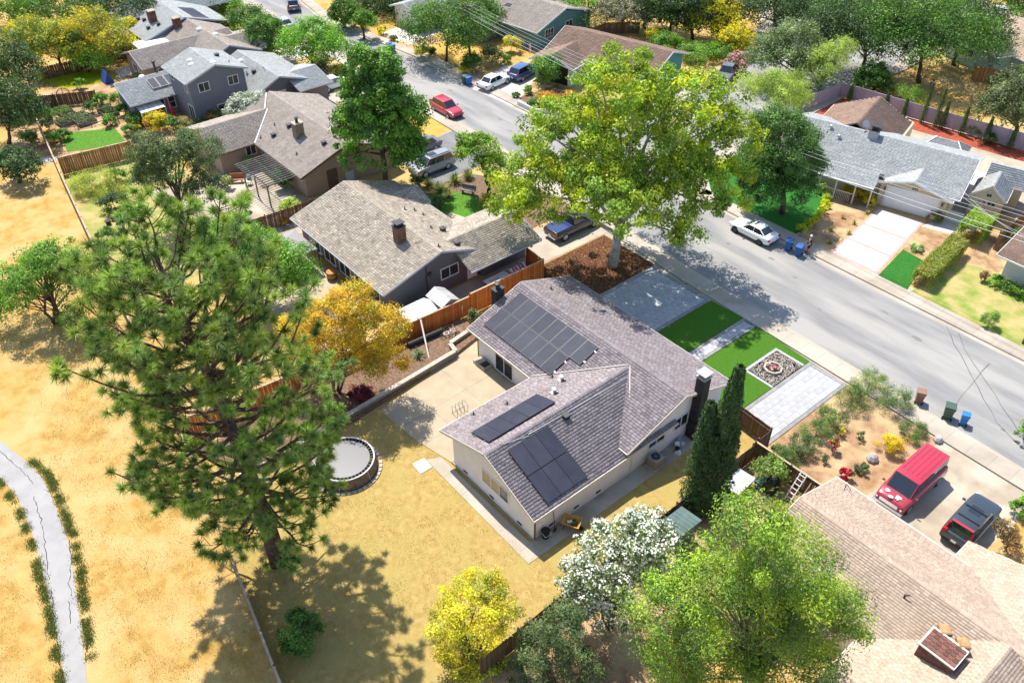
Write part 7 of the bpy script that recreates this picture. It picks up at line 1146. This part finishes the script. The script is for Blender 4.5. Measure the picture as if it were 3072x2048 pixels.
for i,(bx,cx,r,rz,n,pl,lab) in enumerate((
 ((-85.19,84.79),(-85.27,84.69,2.39),4.5,3.0,8000,GB,'green tree on the slope behind the teal house'),((-80.24,86.67),(-80.39,86.49,2.94),3.6,3.0,5000,[(0.30,0.27,0.2),(0.22,0.20,0.14),(0.16,0.18,0.08)],'half-bare greyish tree on the slope'),((-79.46,90.18),(-79.43,90.21,2.67),4.0,3.4,8000,GM,'tree left of the dark conifers at the top'),((-75.41,91.05),(-75.67,90.74,3.51),4.4,4.0,10000,GD,'first dark conifer-like tree at the top'),((-72.40,92.06),(-72.88,91.49,3.48),4.0,4.4,10000,GD,'second dark conifer-like tree at the top'),
 ((-69.59,94.12),(-70.21,93.37,2.62),3.2,3.6,9000,YB,'yellow-leaved tree behind the side street'),((-65.12,92.21),(-65.12,92.21,1.71),2.3,2.2,5000,YB,'lower yellow-leaved tree beside the pink bush'),((-66.67,102.58),(-67.04,102.14,2.94),5.2,3.4,11000,GD,'dark oak above the side street bend'),((-65.09,108.36),(-65.85,107.45,2.68),5.0,3.2,10000,GM,'oak at the top between the two big oaks'),
 ((-51.09,99.83),(-51.78,99.00,5.16),6.5,4.6,20000,GD,'large dark oak with leaning trunk on the park lawn'),((-44.92,101.89),(-45.82,100.80,6.35),6.8,5.2,20000,GM,'second large oak on the park lawn'),((-44.97,110.27),(-45.32,109.85,4.94),5.0,4.6,13000,GD,'dark oak before the mint house'),((-53.73,89.51),(-54.60,88.47,4.01),4.2,3.8,14000,[(0.13,0.18,0.07),(0.17,0.22,0.08),(0.09,0.13,0.05)],'grey-green tree at the side street corner'),
 ((-61.16,112.97),(-61.64,112.39,2.97),5.5,3.4,10000,GM,'oak behind the large dark oak'),((-59.14,120.76),(-59.58,120.23,2.43),5.5,3.4,10000,GD,'oak at the top right beyond the second oak'),((-49.63,136.15),(-49.65,136.13,0.93),2.0,1.8,3000,GM,'small green tree in the top right corner'),((-45.76,118.48),(-46.20,117.95,1.16),2.6,2.0,4000,GB,'light bush left of the mint house'),((-45.65,127.26),(-46.00,126.84,1.48),2.6,2.0,3500,GM,'dark shrub-tree beside the far pole'),
 ((-30.07,95.99),(-30.91,94.98,3.49),3.2,3.6,8000,GO,'grey-green tree at the right edge above the vinyl fence'),((-33.56,103.79),(-34.50,102.66,2.61),2.4,2.6,5000,GO,'olive tree at the right edge on the park lawn'),((-46.56,95.01),(-47.01,94.47,1.61),1.8,2.6,5000,GM,'upright green tree behind the vinyl fence corner'))): tree('garden_tree',lab,bx,[(cx,r,rz),((cx[0]+r*0.55,cx[1]+r*0.35,cx[2]-rz*0.2),r*0.7,rz*0.65),((cx[0]-r*0.5,cx[1]-r*0.45,cx[2]-rz*0.1),r*0.65,rz*0.7)],n,0.28,pl,0.24,clump=max(0.5,r*0.2),nb=10,shell=0.3,group='trees of the gardens beyond')
cypress('cypress_tree','single tall narrow cypress standing behind the yellow-leaved tree',(-69.94,95.45),11,0.7,5000,GD,0.25)
tree('willow_tree','weeping light-green tree beside the vinyl fence',(-50.18,88.83),[((-50.11,88.91,3.94),2.8,2.6),((-51.42,87.33,1.87),2.2,2.2),((-49.39,89.78,5.46),1.9,1.6)],9000,0.34,[(0.28,0.36,0.06),(0.36,0.42,0.08),(0.20,0.28,0.05)],0.16,clump=0.7,aspect=0.15); tree('willow_tree','low weeping tree in front of the vinyl fence end',(-50.27,81.41),[((-50.75,80.83,2.59),3.2,2.4),((-52.09,79.22,3.36),2.4,1.8),((-49.21,82.68,1.55),2.0,1.8)],12000,0.34,[(0.26,0.34,0.06),(0.34,0.42,0.07),(0.18,0.26,0.05)],0.16,clump=0.8,aspect=0.15)
shrub('feathery_shrub','spreading feathery shrub over the vinyl fence',(-42.91,95.52),2.2,1.9,3500,0.24,[(0.20,0.32,0.05),(0.26,0.38,0.06)],aspect=0.2)
for i,(x,y,h) in enumerate(((-47.3,90.6,2.0),(-43.2,91.4,2.2),(-40.9,91.4,2.3),(-38.8,91.7,4.6),(-37.4,92.0,4.4),(-36.7,92.2,3.2),(-34.6,92.4,3.2),(-32.1,92.9,2.8),(-29.6,93.2,2.6))): cypress('cypress_tree',('first slim young cypress at the inner corner of the vinyl fence','second slim young cypress along the vinyl fence','third slim young cypress along the vinyl fence','tallest slim cypress on the vinyl fence','second tallest slim cypress on the vinyl fence','short cypress right after the two tall ones','slim cypress right of the mulch seat','slim cypress second from the right on the vinyl fence','rightmost slim cypress on the vinyl fence')[i],(x,y),h,0.30,1500,[(0.07,0.12,0.03),(0.10,0.15,0.04)],0.12,group='young cypresses along the vinyl fence')
# H8 garden
tree('evergreen_pear','round dense dark green tree on the turf across the street',(-37.10,63.96),[((-37.90,62.99,6.32),3.6,3.3),((-39.00,61.67,5.03),2.4,2.3),((-36.66,64.49,5.44),2.3,2.4),((-38.32,62.49,8.63),2.4,1.8),((-37.67,63.28,3.47),3.4,1.9),((-38.35,62.45,2.79),2.6,1.6)],46000,0.22,[(0.07,0.14,0.03),(0.10,0.19,0.04),(0.05,0.10,0.025)],0.25,clump=0.75,aspect=0.4,fork=0.5)
YH = [(0.55,0.50,0.01),(0.45,0.45,0.015),(0.36,0.40,0.02)]
for i,(x,y) in enumerate(((-33.9,62.5),(-34.0,63.6),(-34.1,64.7),(-34.3,65.8),(-34.6,66.9),(-35.1,68.0),(-35.7,69.0),(-36.5,69.9),(-37.4,70.6))): shrub('box_hedge',('clipped yellow hedge cube nearest the street','second clipped yellow cube from the street','third clipped yellow cube from the street','fourth clipped yellow cube from the street','fifth clipped yellow cube from the street','sixth clipped yellow cube from the street','seventh clipped cube where the row turns','eighth clipped cube below the porch','greener clipped cube farthest from the street')[i],(x,y),0.56,0.8,1700,0.09,YH if i < 6 else [(0.25,0.36,0.02),(0.36,0.42,0.02)],group='clipped yellow hedge cubes',up=1.2)
for i,(x,y) in enumerate(((-35.0,71.6),(-34.1,71.9),(-33.2,72.0),(-32.5,71.4))): shrub('golden_shrub',('leftmost golden shrub below the porch','second golden shrub below the porch','third golden shrub below the porch','golden shrub beside the garage drive')[i],(x,y),0.65,1.0,900,0.13,[(0.55,0.36,0.01),(0.48,0.40,0.015)],group='golden shrubs below the porch')
for i,(x,y) in enumerate(((-32.3,64.9),(-31.6,67.5),(-31.9,70.0),(-31.2,63.0),(-32.9,67.6),(-30.9,65.6))): spiky('desert_plant',('agave in the gravel bed beside the pink-edged drive','spiky plant in the middle of the gravel bed','spiky plant near the golden shrubs','small spiky plant near the street end of the bed','spiky plant next to the clipped cubes','small spiky plant at the drive edge')[i],(x,y),0.45+0.15*(i == 0),0.5,26,[(0.42,0.36,0.10),(0.25,0.26,0.08)],0.07,group='spiky plants in the gravel bed')
shrub('photinia','trimmed reddish shrub before the garage pillar',(-27.11,73.61),0.85,1.0,1600,0.12,[(0.10,0.14,0.03),(0.25,0.10,0.05),(0.14,0.18,0.03)]); shrub('potted_plant','pale succulent in the bare bed beside the turf strip',(-25.56,67.88),0.7,0.5,700,0.16,[(0.24,0.34,0.12),(0.30,0.38,0.16)])
hedge_foliage('hedge','long clipped hedge between the turf strip and the patchy lawn',[(-22.5,62.9),(-22.9,66.5),(-23.3,70.6)],1.5,1.4,16000,0.14,[(0.16,0.24,0.03),(0.24,0.30,0.035),(0.22,0.16,0.05)]); hedge_foliage('hedge','taller clipped hedge block by the cream shed',[(-23.3,72.2),(-23.6,75.3)],2.0,1.9,11000,0.14,[(0.17,0.27,0.03),(0.26,0.36,0.04)])
shrub('round_shrub','round green grass-like shrub on the patchy lawn',(-16.26,62.31),0.85,1.3,2600,0.16,[(0.12,0.22,0.04),(0.18,0.28,0.05)],aspect=0.2); shrub('pot_shrub','small red-leaved potted shrub by the white-walled house',(-19.55,67.82),0.5,0.9,600,0.14,[(0.30,0.12,0.08),(0.16,0.12,0.06)])
for i,u in enumerate(((-18.54,68.05),(-17.65,68.14),(-16.52,68.07))): shrub('foundation_shrub',('left shrub along the white-walled house','middle shrub along the white-walled house','right shrub along the white-walled house')[i],u,0.8,0.9,1000,0.14,GB,group='shrubs along the white-walled house')
for i,(u,pl) in enumerate((((-37.71,93.95),YB),((-36.21,94.51),YG),((-33.62,93.41),GB),((-31.54,92.67),GO),((-40.67,94.50),YB))): shrub('mulch_shrub',('yellow shrub on the red mulch left of the tall cypresses','yellow-green shrub on the red mulch by the terrace','green shrub at the grey hip roof','olive shrub at the right end of the mulch bed','small yellow shrub behind the brown roof corner')[i],u,0.9,1.1,900,0.17,pl,group='shrubs on the red mulch')
shrub('shed_shrub','green bush at the right edge beside the shed',(-20.89,75.58),1.1,1.4,1200,0.16,GM); shrub('right_edge_bush','leafy bush hanging in at the right edge by the kerb',(-8.60,52.19),0.9,1.6,1600,0.15,GB)
# planted yard beside the van
RM = [(0.11,0.17,0.04),(0.15,0.21,0.05),(0.08,0.13,0.035)]
for i,(u,r,h,pl) in enumerate((((-18.12,48.24),1.2,1.5,[(0.15,0.22,0.04),(0.26,0.28,0.07),(0.12,0.18,0.04)]),((-18.05,46.22),1.2,1.2,RM),((-16.05,48.26),1.1,1.4,RM),((-18.01,43.25),1.1,1.1,RM),((-17.73,41.33),1.0,1.1,RM),((-17.70,39.81),1.0,1.0,GO),((-17.76,38.22),0.9,0.9,RM),((-18.28,38.21),0.6,0.7,RM))): shrub('lavender_bush',('tall seeding bush at the street corner of the planted yard','bush just behind the seeding corner bush','broad bush at the pavement beside the brown bin','bush third along the paver drive edge','bush fourth along the paver drive edge','olive bush fifth along the paver drive edge','bush at the house end of the paver drive edge','smallest bush by the dark board fence')[i],u,r*1.2,h*1.15,3800,0.13,pl,group='bushes in the planted yard',aspect=0.25)
shrub('rosemary','wide dark rosemary mound at the pavement in the planted yard',(-13.63,46.84),1.25,0.9,4200,0.12,RM,aspect=0.22); shrub('gold_coin_shrub','bright yellow dome shrub in the planted yard',(-13.92,44.30),1.05,1.15,4500,0.09,[(0.62,0.46,0.01),(0.50,0.40,0.015),(0.45,0.30,0.01)],aspect=0.35,up=0.8)
shrub('bougainvillea','crimson shrub at the corner of the pale roof',(-14.40,39.87),0.55,0.8,900,0.14,[(0.40,0.01,0.03),(0.28,0.01,0.03),(0.12,0.12,0.04)]); shrub('grey_mound','small green mound beside the crimson shrub',(-14.10,41.28),0.55,0.6,1000,0.11,GO); shrub('red_bush','slim red-flowering bush in the planted yard',(-16.35,41.41),0.4,1.2,500,0.13,[(0.35,0.02,0.03),(0.14,0.16,0.04)])
for i,u in enumerate(((-17.70,44.61),(-16.19,40.09),(-15.74,43.70),(-16.83,43.04))): shrub('sapling',('young sapling behind the corner bushes','dark low sapling near the dark fence','sapling beside the yellow dome','yellowish sapling in the bare earth')[i],u,0.35,0.7,220,0.12,(GO,GD,RM,YG)[i],group='saplings in the planted yard')
tree('maple_shrub','reddish-leaved small tree at the right edge beside the crossover',(-4.99,42.36),[((-5.50,41.75,1.66),0.8,0.8),((-4.93,42.44,0.63),0.6,0.6)],1800,0.14,[(0.25,0.14,0.06),(0.32,0.2,0.08),(0.12,0.1,0.04)],0.06,clump=0.3); shrub('right_shrub','green round shrub at the right edge above the crossover',(-5.75,45.76),0.9,1.4,2000,0.14,GB)

for i,(u,r,h,pl) in enumerate((((-101.82,14.60),1.6,2.2,GM),((-105.69,14.31),2.0,2.6,GD),((-98.04,14.19),1.2,1.4,GM),((-96.80,22.21),0.9,1.3,GB),((-98.48,24.57),1.0,1.5,GM),((-103.23,23.52),1.0,1.3,GB),((-91.16,27.17),1.3,1.6,GM),((-93.24,23.08),0.9,1.1,GB),((-96.36,16.17),0.9,1.2,GB),((-85.30,31.62),1.4,1.5,GD))): shrub('garden_bush',('green bush on the dirt track beside the field fence','dark bush at the left edge above the dirt track','low bush at the bend of the dirt track','leafy plant at the right end of the large raised bed','bush between the raised beds and the slate house','bush against the old wooden fence','bush right of the golden-yellow shrub','small bush at the corner of the small green lawn','bush between the field fence and the small green lawn','dark bush below the round white oleander')[i],u,r,h,1500,0.18,pl,group='small bushes around the slate house garden')
